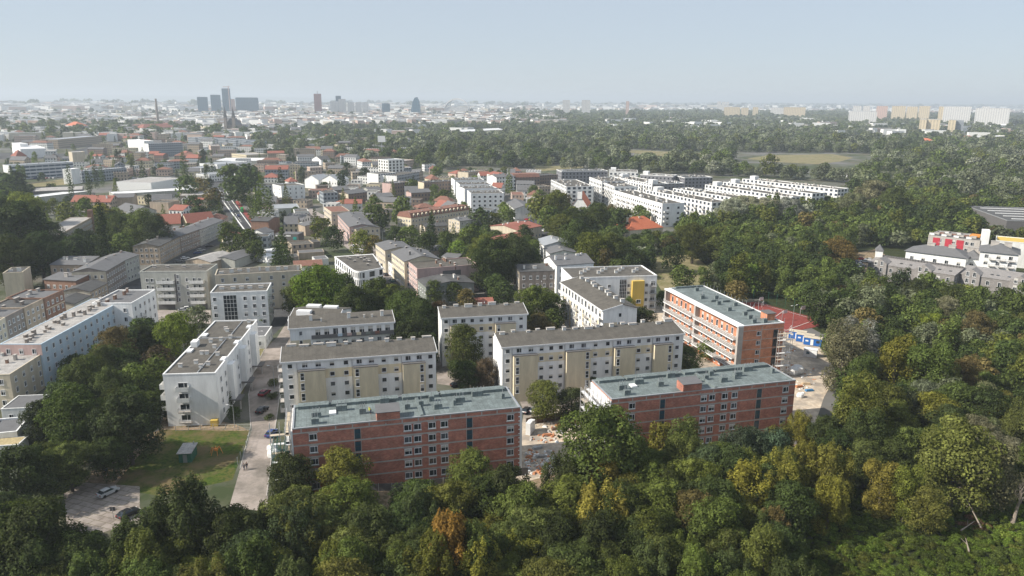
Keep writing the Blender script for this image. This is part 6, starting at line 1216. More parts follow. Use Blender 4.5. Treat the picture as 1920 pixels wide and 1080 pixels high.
def instancer(name, pts, meshes, label, cat):
    """pts: x, y, scale, scale z, mesh index, colour. One object of stuff."""
    kit = bpy.data.collections.new(name+'_kit')
    for i, m in enumerate(meshes): kit.objects.link(bpy.data.objects.new('%s_kit_%03d' % (name, i), m))
    n = len(pts); me = bpy.data.meshes.new(name); me.vertices.add(n); me.vertices.foreach_set('co', np.array([(p[0],p[1],0) for p in pts], 'f').ravel())
    for an, tp, vals, key in (('tint','FLOAT_COLOR',[(*p[5],1) for p in pts],'color'), ('idx','INT',[p[4] for p in pts],'value'), ('scl','FLOAT_VECTOR',[(p[2],p[2],p[3]) for p in pts],'vector'), ('rot','FLOAT',[(p[0]*7.3+p[1]*3.1) % 6.28 for p in pts],'value')):
        a = me.attributes.new(an, tp, 'POINT'); a.data.foreach_set(key, np.array(vals, 'i' if tp == 'INT' else 'f').ravel())
    o = link(name, me); tag(o, label, cat, kind='stuff'); t = bpy.data.node_groups.new(name, 'GeometryNodeTree')
    t.interface.new_socket('Geometry', in_out='INPUT', socket_type='NodeSocketGeometry'); t.interface.new_socket('Geometry', in_out='OUTPUT', socket_type='NodeSocketGeometry')
    N, Lk = t.nodes, t.links; gi = N.new('NodeGroupInput'); go = N.new('NodeGroupOutput'); ip = N.new('GeometryNodeInstanceOnPoints'); ci = N.new('GeometryNodeCollectionInfo')
    ci.inputs['Collection'].default_value = kit; ci.inputs['Separate Children'].default_value = True; ci.inputs['Reset Children'].default_value = True
    def na(nm, tp): q = N.new('GeometryNodeInputNamedAttribute'); q.data_type = tp; q.inputs['Name'].default_value = nm; return q.outputs['Attribute']
    cx = N.new('ShaderNodeCombineXYZ'); Lk.new(na('rot','FLOAT'), cx.inputs[2]); e2r = N.new('FunctionNodeEulerToRotation'); Lk.new(cx.outputs[0], e2r.inputs[0])
    Lk.new(gi.outputs[0], ip.inputs['Points']); Lk.new(ci.outputs[0], ip.inputs['Instance']); ip.inputs['Pick Instance'].default_value = True
    Lk.new(na('idx','INT'), ip.inputs['Instance Index']); Lk.new(e2r.outputs[0], ip.inputs['Rotation']); Lk.new(na('scl','FLOAT_VECTOR'), ip.inputs['Scale']); Lk.new(ip.outputs[0], go.inputs[0])
    md = o.modifiers.new('scatter', 'NODES'); md.node_group = t; return o
ms = []; ix = {}
for kd in HT:
    for lod in (2, 3): ix[kd, lod] = list(range(len(ms), len(ms)+len(PR[kd, lod]))); ms += [p[0] for p in PR[kd, lod]]
ix1 = {}                                                # middle-distance trees of the mass keep finer crowns
for kd in HT:
    ix1[kd] = []
    for v in range(len(PR[kd, 1])): rs = np.random.RandomState(55+v); ix1[kd].append(len(ms)); ms.append(crown_mesh('crown', leaves(lobes_for(kd, rs), 2200, .11, rs), LEAFI))
pts = []
for i in keep:
    if i in ns: continue
    x, y, r, kd, col, hs, he = TR_[i]; rs = random.Random(i); d = sc[i][3]; b = PAL[col]; k = rs.uniform(.68, 1.35)
    cand = ix1[kd] if d < 420 else ix[kd, 2 if d < 1300 else 3]
    pts.append((x, y, r*rs.uniform(.9,1.1), r*hs*rs.uniform(.85,1.1), rs.choice(cand), (b[0]*k, b[1]*k, b[2]*k)))
instancer('wood', pts, ms, 'mass of trees of the woods and town beyond the nearest ones', 'wood')
# green undergrowth in the clearing at the lower right and under the wood edge
ug = []; rs = random.Random(9); bm_ = []
for v in range(3): q = np.random.RandomState(v+70); bm_.append(crown_mesh('bush', leaves(lobes_for('bush', q), 1300, .13, q, upright=1), LEAFI))
def under(poly, sp, r0, r1, cols):
    P = wpoly(poly); a = np.array(P); lo, hi = a.min(0), a.max(0); c = []
    for i in range(int((hi[0]-lo[0])/sp)):
        for j in range(int((hi[1]-lo[1])/sp)): c.append((lo[0]+(i+rs.random())*sp, lo[1]+(j+rs.random())*sp))
    c = np.array(c); c = c[inside(c, [P])]; c = c[~inside(c, EX)]
    for x, y in c: r = rs.uniform(r0, r1); b = PAL[rs.choice(cols)]; k = rs.uniform(.6, 1.0)*(1+.35*nz(x, y, 6)); ug.append((x, y, r, r*rs.uniform(.35,.95), rs.randrange(3), (b[0]*k, b[1]*k, b[2]*k)))
under([(1240,1120),(1290,960),(1400,915),(1560,915),(1960,925),(2100,1180),(1250,1180)], 1.15, .6, 1.7, ['bright','green','green','bright','olive','bright','lime'])
under([(1100,900),(1300,870),(1500,860),(1550,880),(1500,930),(1080,930)], 2.6, 1, 2.2, ['olive','green','yellow'])
under([(560,985),(980,945),(1080,930),(1300,960),(1200,1100),(560,1100)], 3.6, 1.2, 2.6, ['dark','green','deep'])
under([(100,820),(150,760),(300,760),(296,800),(250,850),(150,900)], 4, .6, 1.4, ['dark','olive'])
under([(-50,980),(118,1000),(300,1000),(500,960),(560,1100),(-50,1200)], 4, 1.2, 2.6, ['dark','green','deep'])
under([(1220,490),(1300,480),(1350,520),(1330,545),(1240,545)], 5, .8, 1.8, ['olive','green','greyg'])
instancer('undergrowth', ug, bm_, 'tangled green undergrowth filling the clearing and the wood edge', 'undergrowth'); print('undergrowth', len(ug))
# meadow scrub spots
# dead bare tree and fallen branches
def dead(px, py, ht, label, seed):
    g = G(px, py); r = thing('dead_tree', label, 'tree', (g.x, g.y, 0)); b = MB(); rs = random.Random(seed)
    def br(p, d, l, rad, dep):
        q = p+d*l; b.tube(p, q, rad, rad*.62, n=6 if dep < 2 else 4)
        if dep < 5:
            for _ in range(3 if dep < 3 else 2):
                nd = (d+Vector((rs.uniform(-.6,.6), rs.uniform(-.6,.6), rs.uniform(-.1,.5)))).normalized(); br(p+d*l*rs.uniform(.6,1), nd, l*rs.uniform(.55,.8), rad*.55, dep+1)
    br(Vector((0,0,-.1)), Vector((.08,0,1)).normalized(), ht*.3, ht*.022, 0); b.build('branches', DEADW, r); b2 = MB(); b2.tube((0,0,-.1), (0,0,1.2), ht*.035, ht*.024, n=8); b2.build('trunk_foot', DEADW, r)
dead(1898, 985, 17, 'bare bleached dead tree at the right edge above the undergrowth', 4); dead(1372, 492, 12, 'bare pale dead tree rising from the middle of the right-hand wood', 8)
def log(px, py, L, a, tilt, label):
    g = G(px, py); r = thing('fallen_branch', label, 'branch', (g.x, g.y, 0), RAD(a)); b = MB(); b.tube((0,0,1.2), (L*math.cos(tilt), 0, 1.2+L*math.sin(tilt)), .16, .05, n=6); b.build('stem', DEADW, r)
    b = MB(); b.tube((L*.5*math.cos(tilt),0,1.2+L*.5*math.sin(tilt)), (L*.8,.9,1.6+L*.6*math.sin(tilt)), .06, .02, n=5); b.build('twig', DEADW, r)
log(1838, 1000, 7, 110, .8, 'pale leaning branch stuck in brown brushwood left of the dead tree'); log(1800, 1005, 4.5, 30, .15, 'short pale fallen branch lying left of the leaning one'); log(1815, 1045, 3.5, 70, .2, 'short brown fallen branch in the undergrowth')
bw = instancer('brushwood', [(G(1820+rs.uniform(-22,24), 985+rs.uniform(-14,12)).x, G(1820+rs.uniform(-22,24), 985+rs.uniform(-14,12)).y, rs.uniform(.8,1.5), rs.uniform(.6,1.2), rs.randrange(3), (.16,.09,.05)) for _ in range(14)], bm_, 'heap of dry brown brushwood beside the dead tree', 'brushwood')

# ============================================================ vehicles
TYRE = mat('tyre_and_opening_black', (.02,.02,.02), var=0); LAMP = mat('lamp_glass', (.7,.7,.68), rough=.1, var=0); TAIL = mat('tail_light', (.3,.01,.01), rough=.2, var=0)
PC = {}
def paint(c, col):
    if c not in PC: PC[c] = mat('car_paint_'+c, col, rough=.25, var=.04, spec=.6)
    return PC[c]
COLS = dict(silver=(.45,.46,.47), black=(.02,.02,.022), white=(.75,.75,.75), red=(.4,.02,.02), grey=(.16,.165,.17), blue=(.03,.06,.2), green=(.05,.35,.1), maroon=(.2,.02,.03), teal=(.03,.14,.15))
def car_meshes():
    prof = [(-2.1,.35),(-2.12,.75),(-1.95,.98),(-1.1,1.02),(.95,.98),(1.75,.86),(2.1,.7),(2.12,.35)]
    b = MB(); b.hull([(x,-.86,z) for x,z in prof], [(x,.86,z) for x,z in prof]); body = b
    c = MB(); lo = [(-1.85,-.8,.99),(1.0,-.8,.97),(1.0,.8,.97),(-1.85,.8,.99)]; hi = [(-1.3,-.62,1.42),(.25,-.62,1.42),(.25,.62,1.42),(-1.3,.62,1.42)]; c.hull(lo, hi)
    rf = MB(); rf.hull([(-1.35,-.64,1.42),(.3,-.64,1.42),(.3,.64,1.42),(-1.35,.64,1.42)], [(-1.15,-.55,1.48),(.1,-.55,1.48),(.1,.55,1.48),(-1.15,.55,1.48)])
    return body, c, rf
bb, cc_, rr_f = car_meshes(); CMS = {}
wh = MB(); wh.tube((0,-.1,0), (0,.1,0), .33, .33, n=12); WH = wh.mesh('wheel', TYRE); hl = MB(); hl.box(-.03,.03,-.2,.2,-.08,.08); HLM = hl.mesh('headlight', LAMP); TLM = hl.mesh('tail_light', TAIL)
glm = cc_.mesh('windows', GLASS)
def car(px, py, hd, col, label, van=0, group=None):
    g = G(px, py); r = thing('van' if van == 1 else 'bus' if van == 2 else 'parked_car', label, 'van' if van == 1 else 'bus' if van == 2 else 'car', (g.x, g.y, .03+LVL[0]*0), RAD(hd), group)
    m = paint(col, COLS[col])
    if van:
        Lv = 5.2 if van == 1 else 11; Hv = 2.1 if van == 1 else 3
        b = MB(); b.hull([(-Lv/2,-.95,.4),(Lv/2,-.95,.4),(Lv/2,.95,.4),(-Lv/2,.95,.4)], [(-Lv/2+.05,-.9,Hv),(Lv/2-(1 if van==1 else .15),-.9,Hv),(Lv/2-(1 if van==1 else .15),.9,Hv),(-Lv/2+.05,.9,Hv)]); b.build('body', m, r)
        b = MB(); b.box(-Lv*.4, Lv*.36, -.97, -.9, Hv*.6, Hv*.88); b.box(-Lv*.4, Lv*.36, .9, .97, Hv*.6, Hv*.88); b.build('windows', GLASS, r); xs = Lv*.32
    else:
        if col not in CMS: CMS[col] = (bb.mesh('body', m), rr_f.mesh('roof', m))
        link('body', CMS[col][0], r); link('windows', glm, r); link('roof', CMS[col][1], r); xs = 1.3
    for x in (-xs, xs):
        for y in (-.82, .82): link('wheel', WH, r, (x, y, .33))
    e = 2.12 if not van else Lv/2
    for y in (-.58, .58): link('headlight', HLM, r, (e, y, .68)); link('tail_light', TLM, r, (-e, y, .8))
    return r
car(203, 927, 62, 'silver', 'silver hatchback parked alone on the concrete slab lot'); car(241, 967, 60, 'black', 'dark car half under the trees at the edge of the slab lot')
car(496, 740, 78, 'maroon', 'dark red car on the shaded concrete road'); car(492, 772, 78, 'black', 'black car behind the dark red one on the concrete road'); car(509, 816, 84, 'blue', 'dark blue car beside the netted scaffold')
car(988, 773, 60, 'black', 'black car at the fence between the brick shells, left of the grey one'); car(1003, 772, 60, 'grey', 'grey car at the fence between the brick shells'); car(858, 725, 20, 'black', 'black car under the bushes behind the front left brick shell'); car(848, 693, 20, 'red', 'dark red car in the yard beside the half-hidden slab') if False else None
car(723, 517, 118, 'black', 'black car driving down the sunlit street beside the rounded building'); car(735, 528, 118, 'teal', 'teal car behind the black one on the sunlit street'); car(663, 463, 110, 'white', 'white car at the upper bend of the sunlit street'); car(676, 474, 118, 'white', 'white van parked behind the rounded building', van=1)
car(415, 375, 110, 'white', 'white van on the main road beside the brown tree', van=1); car(420, 379, 110, 'white', 'white car right behind the white van on the main road'); car(438, 399, 112, 'grey', 'grey car in the middle of the main road'); car(447, 406, 112, 'blue', 'blue car following the grey one on the main road'); car(454, 397, 112, 'green', 'green bus beside the red cycle path', van=2); car(399, 357, 95, 'grey', 'grey bus at the crossing at the top of the main road', van=2)
for i, (x, y, c) in enumerate(((347,486,'white'),(370,476,'blue'),(377,471,'silver'),(335,492,'grey'),(392,463,'black'))): car(x, y, 35, c, c+' car parked along the shaded brick row')
car(167, 462, 10, 'white', 'white car in the yard of the old school range')
for x, y, c in ((345,584,'silver'),(353,581,'white'),(362,578,'black')): car(x, y, 25, c, c+' car on the forecourt of the grey balcony block')
car(466, 655, 5, 'red', 'red car beside the white boiler house'); car(469, 662, 5, 'green', 'green car next to the red one by the boiler house')
for i, (x, y, c) in enumerate(((1612,487,'red'),(1603,493,'blue'),(1610,497,'white'),(1620,492,'silver'),(1600,499,'maroon'),(1616,501,'grey'),(1596,488,'black'),(1628,489,'white'))): car(x, y, 160, c, '%s car in the car park before the clad terraces, %s of the lot' % (c, ORD[i]))
car(1604, 507, 170, 'white', 'white caravan-like van at the lower end of the right-hand car park', van=1); car(904, 524, 20, 'black', 'black car in the yard right of the pink tenement'); car(912, 528, 20, 'grey', 'grey car in the yard right of the pink tenement')
cc = ['white','grey','black','silver','red','blue','white','silver']
for i in range(9): car(958+i*7.5, 392+i*5.2, 125, cc[i%8], '%s car parked along the right-hand street, %s from the top' % (cc[i%8], ORD[i]), group='cars parked along the right-hand street')
n_ = 0
for j in range(3):
    for i in range(9): car(252+i*8.5+j*3, 335+j*3.2, 80, cc[(i*3+j)%8], '%s car in the packed car park behind the metal hall, row %s, %s in it' % (cc[(i*3+j)%8], ('one','two','three')[j], ORD[i]), group='cars in the packed car park')
for i in range(7): car(60+i*7, 335.5-i*.15, 80, cc[(i*5)%8], '%s car before the blue-banded office, %s from the left' % (cc[(i*5)%8], ORD[i]), group='cars before the office')
for i in range(4): car(1025+i*5, 640-i*6, 80, cc[i+2], '%s car in the courtyard between the white slabs, %s from the front' % (cc[i+2], ORD[i]))

# ============================================================ people
SKIN = mat('skin', (.42,.26,.19), var=0); CLB = mat('dark_clothes', (.025,.025,.03), var=.1); CLG = mat('grey_jacket', (.12,.12,.13), var=.1); JEAN = mat('dark_jeans', (.03,.04,.07), var=.1); HV = mat('high_visibility_vest', (.6,.7,.03), var=.05); HAIR = mat('brown_hair', (.05,.03,.02), var=0); HELM = mat('yellow_helmet', (.75,.5,.03), rough=.4, var=0)
def skin(name, joints, edges, m, parent):
    me = bpy.data.meshes.new(name); me.from_pydata([j[0] for j in joints], edges, []); me.materials.append(m); o = link(name, me, parent)
    md = o.modifiers.new('skin', 'SKIN'); me.skin_vertices.new() if not me.skin_vertices else None
    for i, j in enumerate(joints): me.skin_vertices[0].data[i].radius = (j[1], j[1])
    me.skin_vertices[0].data[0].use_root = True; o.modifiers.new('smooth', 'SUBSURF').levels = 1; return o
def person(px, py, hd, label, jacket, z=0, bend=0, stride=.28, helm=False, P=None):
    g = P or G(px, py); r = thing('person', label, 'person', (g.x, g.y, z), RAD(hd)); s = stride; bx = bend
    hip, ch, nk, hd_ = (0,0,.93), (bx*.5,0,1.25-bx*.15), (bx*.8,0,1.46-bx*.35), (bx*1.0,0,1.62-bx*.5)
    J = [(hip,.13),(ch,.15),(nk,.06),(hd_,.09),((hd_[0]+.02,0,hd_[2]+.1),.07)]; E = [(0,1),(1,2),(2,3),(3,4)]
    arms = []; legs = []
    for sd in (-1, 1):
        f = sd*s; i = len(J); J += [((0,sd*.1,.86),.09),((f*.5+.04,sd*.1,.48),.06),((f,sd*.1,.08),.045),((f+.16,sd*.1,.04),.04)]; E += [(0,i),(i,i+1),(i+1,i+2),(i+2,i+3)]; legs.append((i, i+1, i+2))
        i = len(J); sh = (nk[0],sd*.2,nk[2]-.06); el = (nk[0]-f*.4+bx*.2,sd*.25,nk[2]-.34); ha = (nk[0]-f*.5+.12+bx*.3,sd*.22,nk[2]-.58); J += [(sh,.06),(el,.045),(ha,.035)]; E += [(2,i),(i,i+1),(i+1,i+2)]; arms.append((i,i+1,i+2))
        for q in range(5):
            k = len(J); a = (q-2)*.018; ln = (.05,.085,.09,.085,.07)[q]; dx = .03 if q == 0 else 0; J.append(((ha[0]+.02+dx, ha[1]+a*.8, ha[2]-ln), .01)); E.append((i+2, k))
    body = skin('body', J, E, SKIN, r)
    up = lambda t, k=1.0: [(J[a][0], J[a][1]*k+.012) for a in t]
    JJ = [(hip,.145),(ch,.17),((nk[0],0,nk[2]-.04),.085)]; EE = [(0,1),(1,2)]
    for a in arms: i = len(JJ); JJ += up(a[:2], 1.15)+[((J[a[1]][0][0]*.4+J[a[2]][0][0]*.6, J[a[2]][0][1], J[a[1]][0][2]*.4+J[a[2]][0][2]*.6),.05)]; EE += [(2,i),(i,i+1),(i+1,i+2)]
    skin('jacket', JJ, EE, jacket, r)
    JJ = [((0,0,.92),.15)]; EE = []
    for a in legs: i = len(JJ); JJ += up(a, 1.12); EE += [(0,i),(i,i+1),(i+1,i+2)]
    skin('trousers', JJ, EE, JEAN, r)
    b = MB(); 
    for q in range(8):
        a0, a1 = 6.283*q/8, 6.283*(q+1)/8
        for (r0, z0, r1, z1) in ((.115,.06,.1,.14),(.1,.14,.0,.2)): b.quad([(hd_[0]-.02+r0*math.cos(a0),r0*math.sin(a0),hd_[2]+z0),(hd_[0]-.02+r0*math.cos(a1),r0*math.sin(a1),hd_[2]+z0),(hd_[0]-.02+r1*math.cos(a1)+1e-4,r1*math.sin(a1),hd_[2]+z1),(hd_[0]-.02+r1*math.cos(a0),r1*math.sin(a0),hd_[2]+z1)])
    b.build('helmet' if helm else 'hair', HELM if helm else HAIR, r)
    b = MB(); b.tube((hd_[0]+.07,0,hd_[2]+.06), (hd_[0]+.12,0,hd_[2]+.03), .015, .02, n=4); b.build('nose', SKIN, r)
person(458, 882, -100, 'person in dark clothes walking on the concrete road, left of the pair', CLG, z=.03); person(463, 880, -95, 'person in black walking on the concrete road, right of the pair', CLB, z=.03)
M1 = br1.matrix_world if False else Matrix.Translation(br1.location) @ Matrix.Rotation(br1.rotation_euler[2], 4, 'Z')
pw = M1 @ Vector((L1*.335, 4.2, 0)); person(0, 0, 200, 'roofer in a yellow high-visibility vest bending on the front left brick shell roof', HV, z=15.27, bend=.35, stride=.12, helm=True, P=pw)
# ============================================================ building sites, sheds, fences, lamps
def frame_of(r): return Matrix.Translation(r.location) @ Matrix.Rotation(r.rotation_euler[2], 4, 'Z')
NET = mat('green_debris_net', (.1,.3,.22), var=.15); SCM = mat('scaffold_tube', (.55,.55,.55), rough=.5, metal=.4, var=.1); PLK = mat('scaffold_plank', (.5,.42,.32), var=.3); ORP = mat('timber_orange', (.45,.2,.1), var=.3)
def scaffold(owner, face, x0, x1, h, label, net=False, off=.5, lift=2.0, bay=2.2, wdt=1.0):
    L, D = owner['_L'], owner['_D']; M = frame_of(owner); loc, a = FACE[face](0, 0, L, D); p = M @ Vector(loc); r = thing('scaffold', label, 'scaffold', (p.x, p.y, 0), owner.rotation_euler[2]+a)
    n = max(2, int(abs(x1-x0)/bay)); s = -1 if face == 'l' else 1; xs = [x0+(x1-x0)*i/n for i in range(n+1)]
    if s < 0: xs = [-q+0 for q in xs]
    if face == 'l': xs = [D-(D+q) for q in xs]; xs = [abs(q) for q in xs]
    for x in xs:
        for y in (-off, -off-wdt): b = MB(); b.tube((x,y,0), (x,y,h+1), .065, n=5); b.build('standard', SCM, r)
    k = 0
    for j in range(1, int(h/lift)+1):
        z = lift*j; b = MB()
        for y in (-off, -off-wdt): b.tube((min(xs),y,z-.1), (max(xs),y,z-.1), .03, n=4); 
        b.tube((min(xs),-off-wdt,z+.95), (max(xs),-off-wdt,z+.95), .03, n=4); b.tube((min(xs),-off-wdt,z+.5), (max(xs),-off-wdt,z+.5), .025, n=4)
        for i in range(len(xs)-1): b.tube((xs[i],-off-wdt-.03,z-lift), (xs[i+1],-off-wdt-.03,z), .025, n=4)
        b.build('ledger', SCM, r); b = MB(); b.box(min(xs), max(xs), -off-wdt+.08, -off-.08, z-.05, z); b.build('platform', PLK if j%2 else WMET, r)
    if net:
        b = MB(); nn = 14
        for i in range(nn):
            if i % 5 == 3: continue
            x = min(xs)+(max(xs)-min(xs))*i/nn; w = (max(xs)-min(xs))/nn*.55; b.box(x, x+w, -off-wdt-.1, -off-wdt-.07, h*.05+(i%3), h*(.75+.08*(i%3)))
        b.build('debris_net', NET, r)
    return r
scaffold(br1, 'l', 0, D1, 15, 'scaffold hung with torn green netting on the left gable of the front brick shell', net=True)
scaffold(br1, 'f', -4.4, -.7, 15.5, 'torn green netting and tubes of the scaffold corner facing the trees, front brick shell', net=True, off=-1.5, bay=1.6)
scaffold(br2, 'f', -4.6, -.45, 13, 'steel scaffold corner at the front of the white gable, right-hand brick shell', off=-1.5, bay=1.5)
scaffold(br2, 'l', 0, D2, 13, 'bare steel scaffold on the white left gable of the right-hand brick shell')
scaffold(br2, 'l', 1, D2-1, 12, 'second bare steel scaffold, standing outside the one on the white gable', off=2.2)
scaffold(br3, 'r', D3*.78, D3+1.5, 14, 'scaffold on the right corner of the balcony shell', off=1.6)
def boxes(name, label, cat, px, py, hd, parts, z=0):
    g = G(px, py); r = thing(name, label, cat, (g.x, g.y, z), RAD(hd))
    for nm, m, L_ in parts:
        b = MB()
        for q in L_: b.box(*q)
        b.build(nm, m, r)
    return r
CB = mat('container_blue', (.02,.12,.4), var=.1, rough=.5); GRS = mat('green_painted_planks', (.03,.12,.075), var=.25); BRF = mat('brown_fence_boards', (.16,.1,.07), var=.35); FUT = mat('timber_pale', (.5,.38,.25), var=.3); BAG = mat('white_packaging', (.75,.75,.74), rough=.4, var=.1); BTP = mat('blue_tarpaulin', (.06,.2,.38), var=.1)
for i, (x, y) in enumerate(((1478,634),(1492,640),(1506,646))):
    boxes('site_cabin', 'blue site cabin with a cream roof, %s one of three by the red court' % ('left','middle','right')[i], 'cabin', x, y, -28, [('body', CB, [(0,5.6,0,2.6,.1,2.6)]), ('roof', CREAM, [(-.1,5.7,-.1,2.7,2.6,2.75)]), ('door', WMET, [(2.2,3.1,-.04,-.001,.2,2.2)]), ('window', GLASS, [(4,5,-.04,-.001,1.1,2)]), ('sign', BAG, [(.6,1.5,-.04,-.001,1.3,1.8)])])
boxes('site_cabin', 'small white cabin with a round window below the blue cabins', 'cabin', 1506, 668, -28, [('body', WHITE, [(0,4,0,2.4,0,2.5)]), ('roof', WMET, [(-.1,4.1,-.1,2.5,2.5,2.6)]), ('window', GLASSB, [(.8,1.8,-.04,-.001,1,1.9)])])
x = boxes('green_shed', 'green wooden shed with a pale lean-to roof on the fenced lawn', 'shed', 336, 868, 6, [('wall', GRS, [(0,2.7,0,4.2,0,2.3)]), ('door', GRNP, [(.9,1.8,-.04,-.001,0,1.9)])])
b = MB(); b.hull([(-.3,-.4,2.32),(3.0,-.4,2.32),(3.0,4.6,2.6),(-.3,4.6,2.6)], [(-.3,-.4,2.45),(3.0,-.4,2.45),(3.0,4.6,2.73),(-.3,4.6,2.73)]); b.build('roof', FELTL, x); b = MB(); b.tube((2.3,3.8,2.5), (2.3,3.8,3.4), .12, n=8); b.build('flue', METAL, x)
x = boxes('grey_hut', 'dark grey metal hut with a single-pitch roof at the right end of the brick shell', 'hut', 1500, 838, 28, [('wall', DKGREY, [(0,5,0,4,0,4.4)]), ('painted_opening', TYRE, [(1.4,3.8,-.04,-.001,3,4)])])  # black sheet on the wall is painted darkness for the hut's inside
b = MB(); b.hull([(-.2,-.3,4.4),(5.2,-.3,4.4),(5.2,4.3,5.3),(-.2,4.3,5.3)], [(-.2,-.3,4.5),(5.2,-.3,4.5),(5.2,4.3,5.4),(-.2,4.3,5.4)]); b.build('roof', SLATE, x)
x = boxes('block_stack', 'tall stack of white building blocks on the sandy pit', 'stack', 994, 818, 70, [('pallet', FUT, [(0,4,0,1.2,0,.15)]), ('blocks', BAG, [(0,1.2,0,1.2,.16,3.3),(1.3,2.5,0,1.2,.16,3.3),(2.6,3.8,0,1.2,.16,2.9)])])
for i, (px, py, s, lb) in enumerate(((1486,702,1.5,'white wrapped insulation pack left in the stack behind the brick shell'),(1494,700,1.7,'white wrapped insulation pack right in the stack behind the brick shell'),(1500,745,.9,'white sacks beside the blue sheets on the sand'),(514,858,1.3,'big white bag leaning at the foot of the netted scaffold'),(511,846,1.1,'yellow-topped white bag above the big one by the scaffold'))):
    g = G(px, py); r = thing('packaging', lb, 'bag', (g.x, g.y, 0)); b = MB(); n = 8
    for k, (rr, z) in enumerate(((.9,0),(1,.5),(.95,1.1),(.5,1.5))):
        pass
    rings = [[(s*rr*math.cos(6.283*i/n)*1.2, s*rr*math.sin(6.283*i/n), s*z) for i in range(n)] for rr, z in ((.8,0),(1,.4),(.95,1.1),(.55,1.5))]
    for q in range(3): b.hull(rings[q], rings[q+1])
    b.build('wrapping', BAG, r); b = MB(); b.box(-s*.6, s*.6, -s*.05, s*.05, s*1.48, s*1.56); b.build('tie', BAG if i != 4 else HV, r)
for i, (px, py, a, m, lb) in enumerate(((1512,735,10,BTP,'blue sheets lying on the sand right of the brick shell'),(1494,728,20,ORP,'stack of red bricks beside the blue sheets'),(1505,722,0,FUT,'pale timber stack above the red bricks'),(1043,802,25,ORP,'long reddish timber pile before the brown site fence'),(1070,796,20,ORP,'second reddish timber pile nearer the scaffold'),(1035,808,10,BRF,'dark brown timber bundle in the pit'),(1018,820,15,ORP,'orange brick heap in the middle of the pit'),(1050,814,60,METAL,'bent reinforcing mats on the sand'),(1006,860,10,FELTL,'pale slab heap in the shaded part of the pit'),(1028,868,40,BAG,'white panel lying in the shaded pit'),(1040,880,5,BAG,'second white panel near the front trees'),(1002,845,30,METAL,'scrap heap beside the white corner of the brick shell'))):
    boxes('material_pile', lb, 'pile', px, py, a, [('layer', m, [(0,2.4,0,1,0.0,.35)]), ('layer', m, [(.2,2.2,.1,.8,.36,.6)]), ('layer', m, [(.5,1.6,.95,1.6,0,.25)])])
# rubble (nobody could count it)
rb = MB(); rs = random.Random(3)
for (x0,x1,y0,y1,n) in ((985,1040,845,890,170),(990,1090,790,830,80),(1480,1530,690,740,40),(1190,1240,600,650,30),(1450,1490,650,700,60)):
    for _ in range(n):
        g = G(rs.uniform(x0,x1), rs.uniform(y0,y1)); s = rs.uniform(.15,.7); i = rs.random()*3; c, q = math.cos(i), math.sin(i)
        P = [(g.x+c*u-q*v, g.y+q*u+c*v) for u, v in ((-s,-s*.5),(s,-s*.4),(s*.8,s*.5),(-s,s*.6))]; rb.hull([(p[0],p[1],0) for p in P], [(g.x+(p[0]-g.x)*.6, g.y+(p[1]-g.y)*.6, s*.6) for p in P], m=rs.choice([0,0,1,2]))
tag(rb.build('rubble', [CONC, BAG, ORP]), 'broken slabs, offcuts and rubble strewn over the building site', 'rubble', kind='stuff')
def fence(name, label, pts, h, m, post=2.5, boards=True, open_=False, pm=None):
    P = [G(*p) for p in pts]; r = thing(name, label, 'fence', (P[0].x, P[0].y, 0)); o = Vector((P[0].x, P[0].y, 0)); b = MB(); k = 0
    for p, q in zip(P, P[1:]):
        d = q-p; L = d.length; d /= L; n = Vector((-d.y, d.x, 0)); N_ = max(1, int(L/post))
        for i in range(N_):
            a = p-o+d*(L*i/N_); e = p-o+d*(L*(i+1)/N_); a.z = e.z = 0
            if k < 60: pb = MB(); pb.box(-.06,.06,-.06,.06,0,h+.1); po = pb.build('post', pm or METAL, r); po.location = a; k += 1
            if open_:
                for z in (h*.1, h*.5, h): b.tube(a+Vector((0,0,z)), e+Vector((0,0,z)), .02, n=4)
                for t_ in range(4): c = a+(e-a)*t_/4; b.tube(c, c+Vector((0,0,h)), .012, n=3)
            else: b.hull([a+n*.03, e+n*.03, e+n*.03+Vector((0,0,h)), a+n*.03+Vector((0,0,h))], [a-n*.02, e-n*.02, e-n*.02+Vector((0,0,h)), a-n*.02+Vector((0,0,h))])
    b.build('mesh_panel' if open_ else 'panel', m, r); return r
fence('board_fence', 'brown board fence between the building pit and the parked cars', [(986,797),(1060,785),(1100,778)], 1.9, BRF)
fence('mesh_fence', 'green mesh fence along the right side of the lawn', [(472,808),(462,840),(440,882)], 1.7, GRS, open_=True)
fence('mesh_fence', 'wire fence along the left side of the lawn', [(248,862),(216,905)], 1.6, METAL, open_=True)
fence('mesh_fence', 'thin wire fence along the top of the lawn', [(330,808),(400,805),(470,806)], 1.4, METAL, open_=True)
fence('site_hoarding', 'dark grey hoarding at the foot of the front left brick shell', [(560,925),(760,920),(990,890)], 1.8, DKGREY)
fence('court_fence', 'tall green net fence behind the red sports court', [(1385,562),(1440,568),(1540,597)], 4.5, mat('court_net', (.02,.09,.05), var=.2), open_=True, post=4, pm=GRS)
def hoop(px, py, hd, label):
    return boxes('basketball_hoop', label, 'hoop', px, py, hd, [('pole', METAL, [(-.08,.08,-.08,.08,0,3.2),(-.08,.08,-1.2,-.08,3.05,3.2)]), ('backboard', WMET, [(-1.1,1.1,-1.26,-1.21,2.9,4.2)]), ('rim', ORP, [(-.25,.25,-1.75,-1.27,3.05,3.09)])])
hoop(1422, 575, 30, 'basketball hoop with a white board, farthest from the blue cabins'); hoop(1500, 592, 30, 'basketball hoop with a white board at the green fence'); hoop(1466, 600, 30, 'basketball hoop in the middle of the red court')
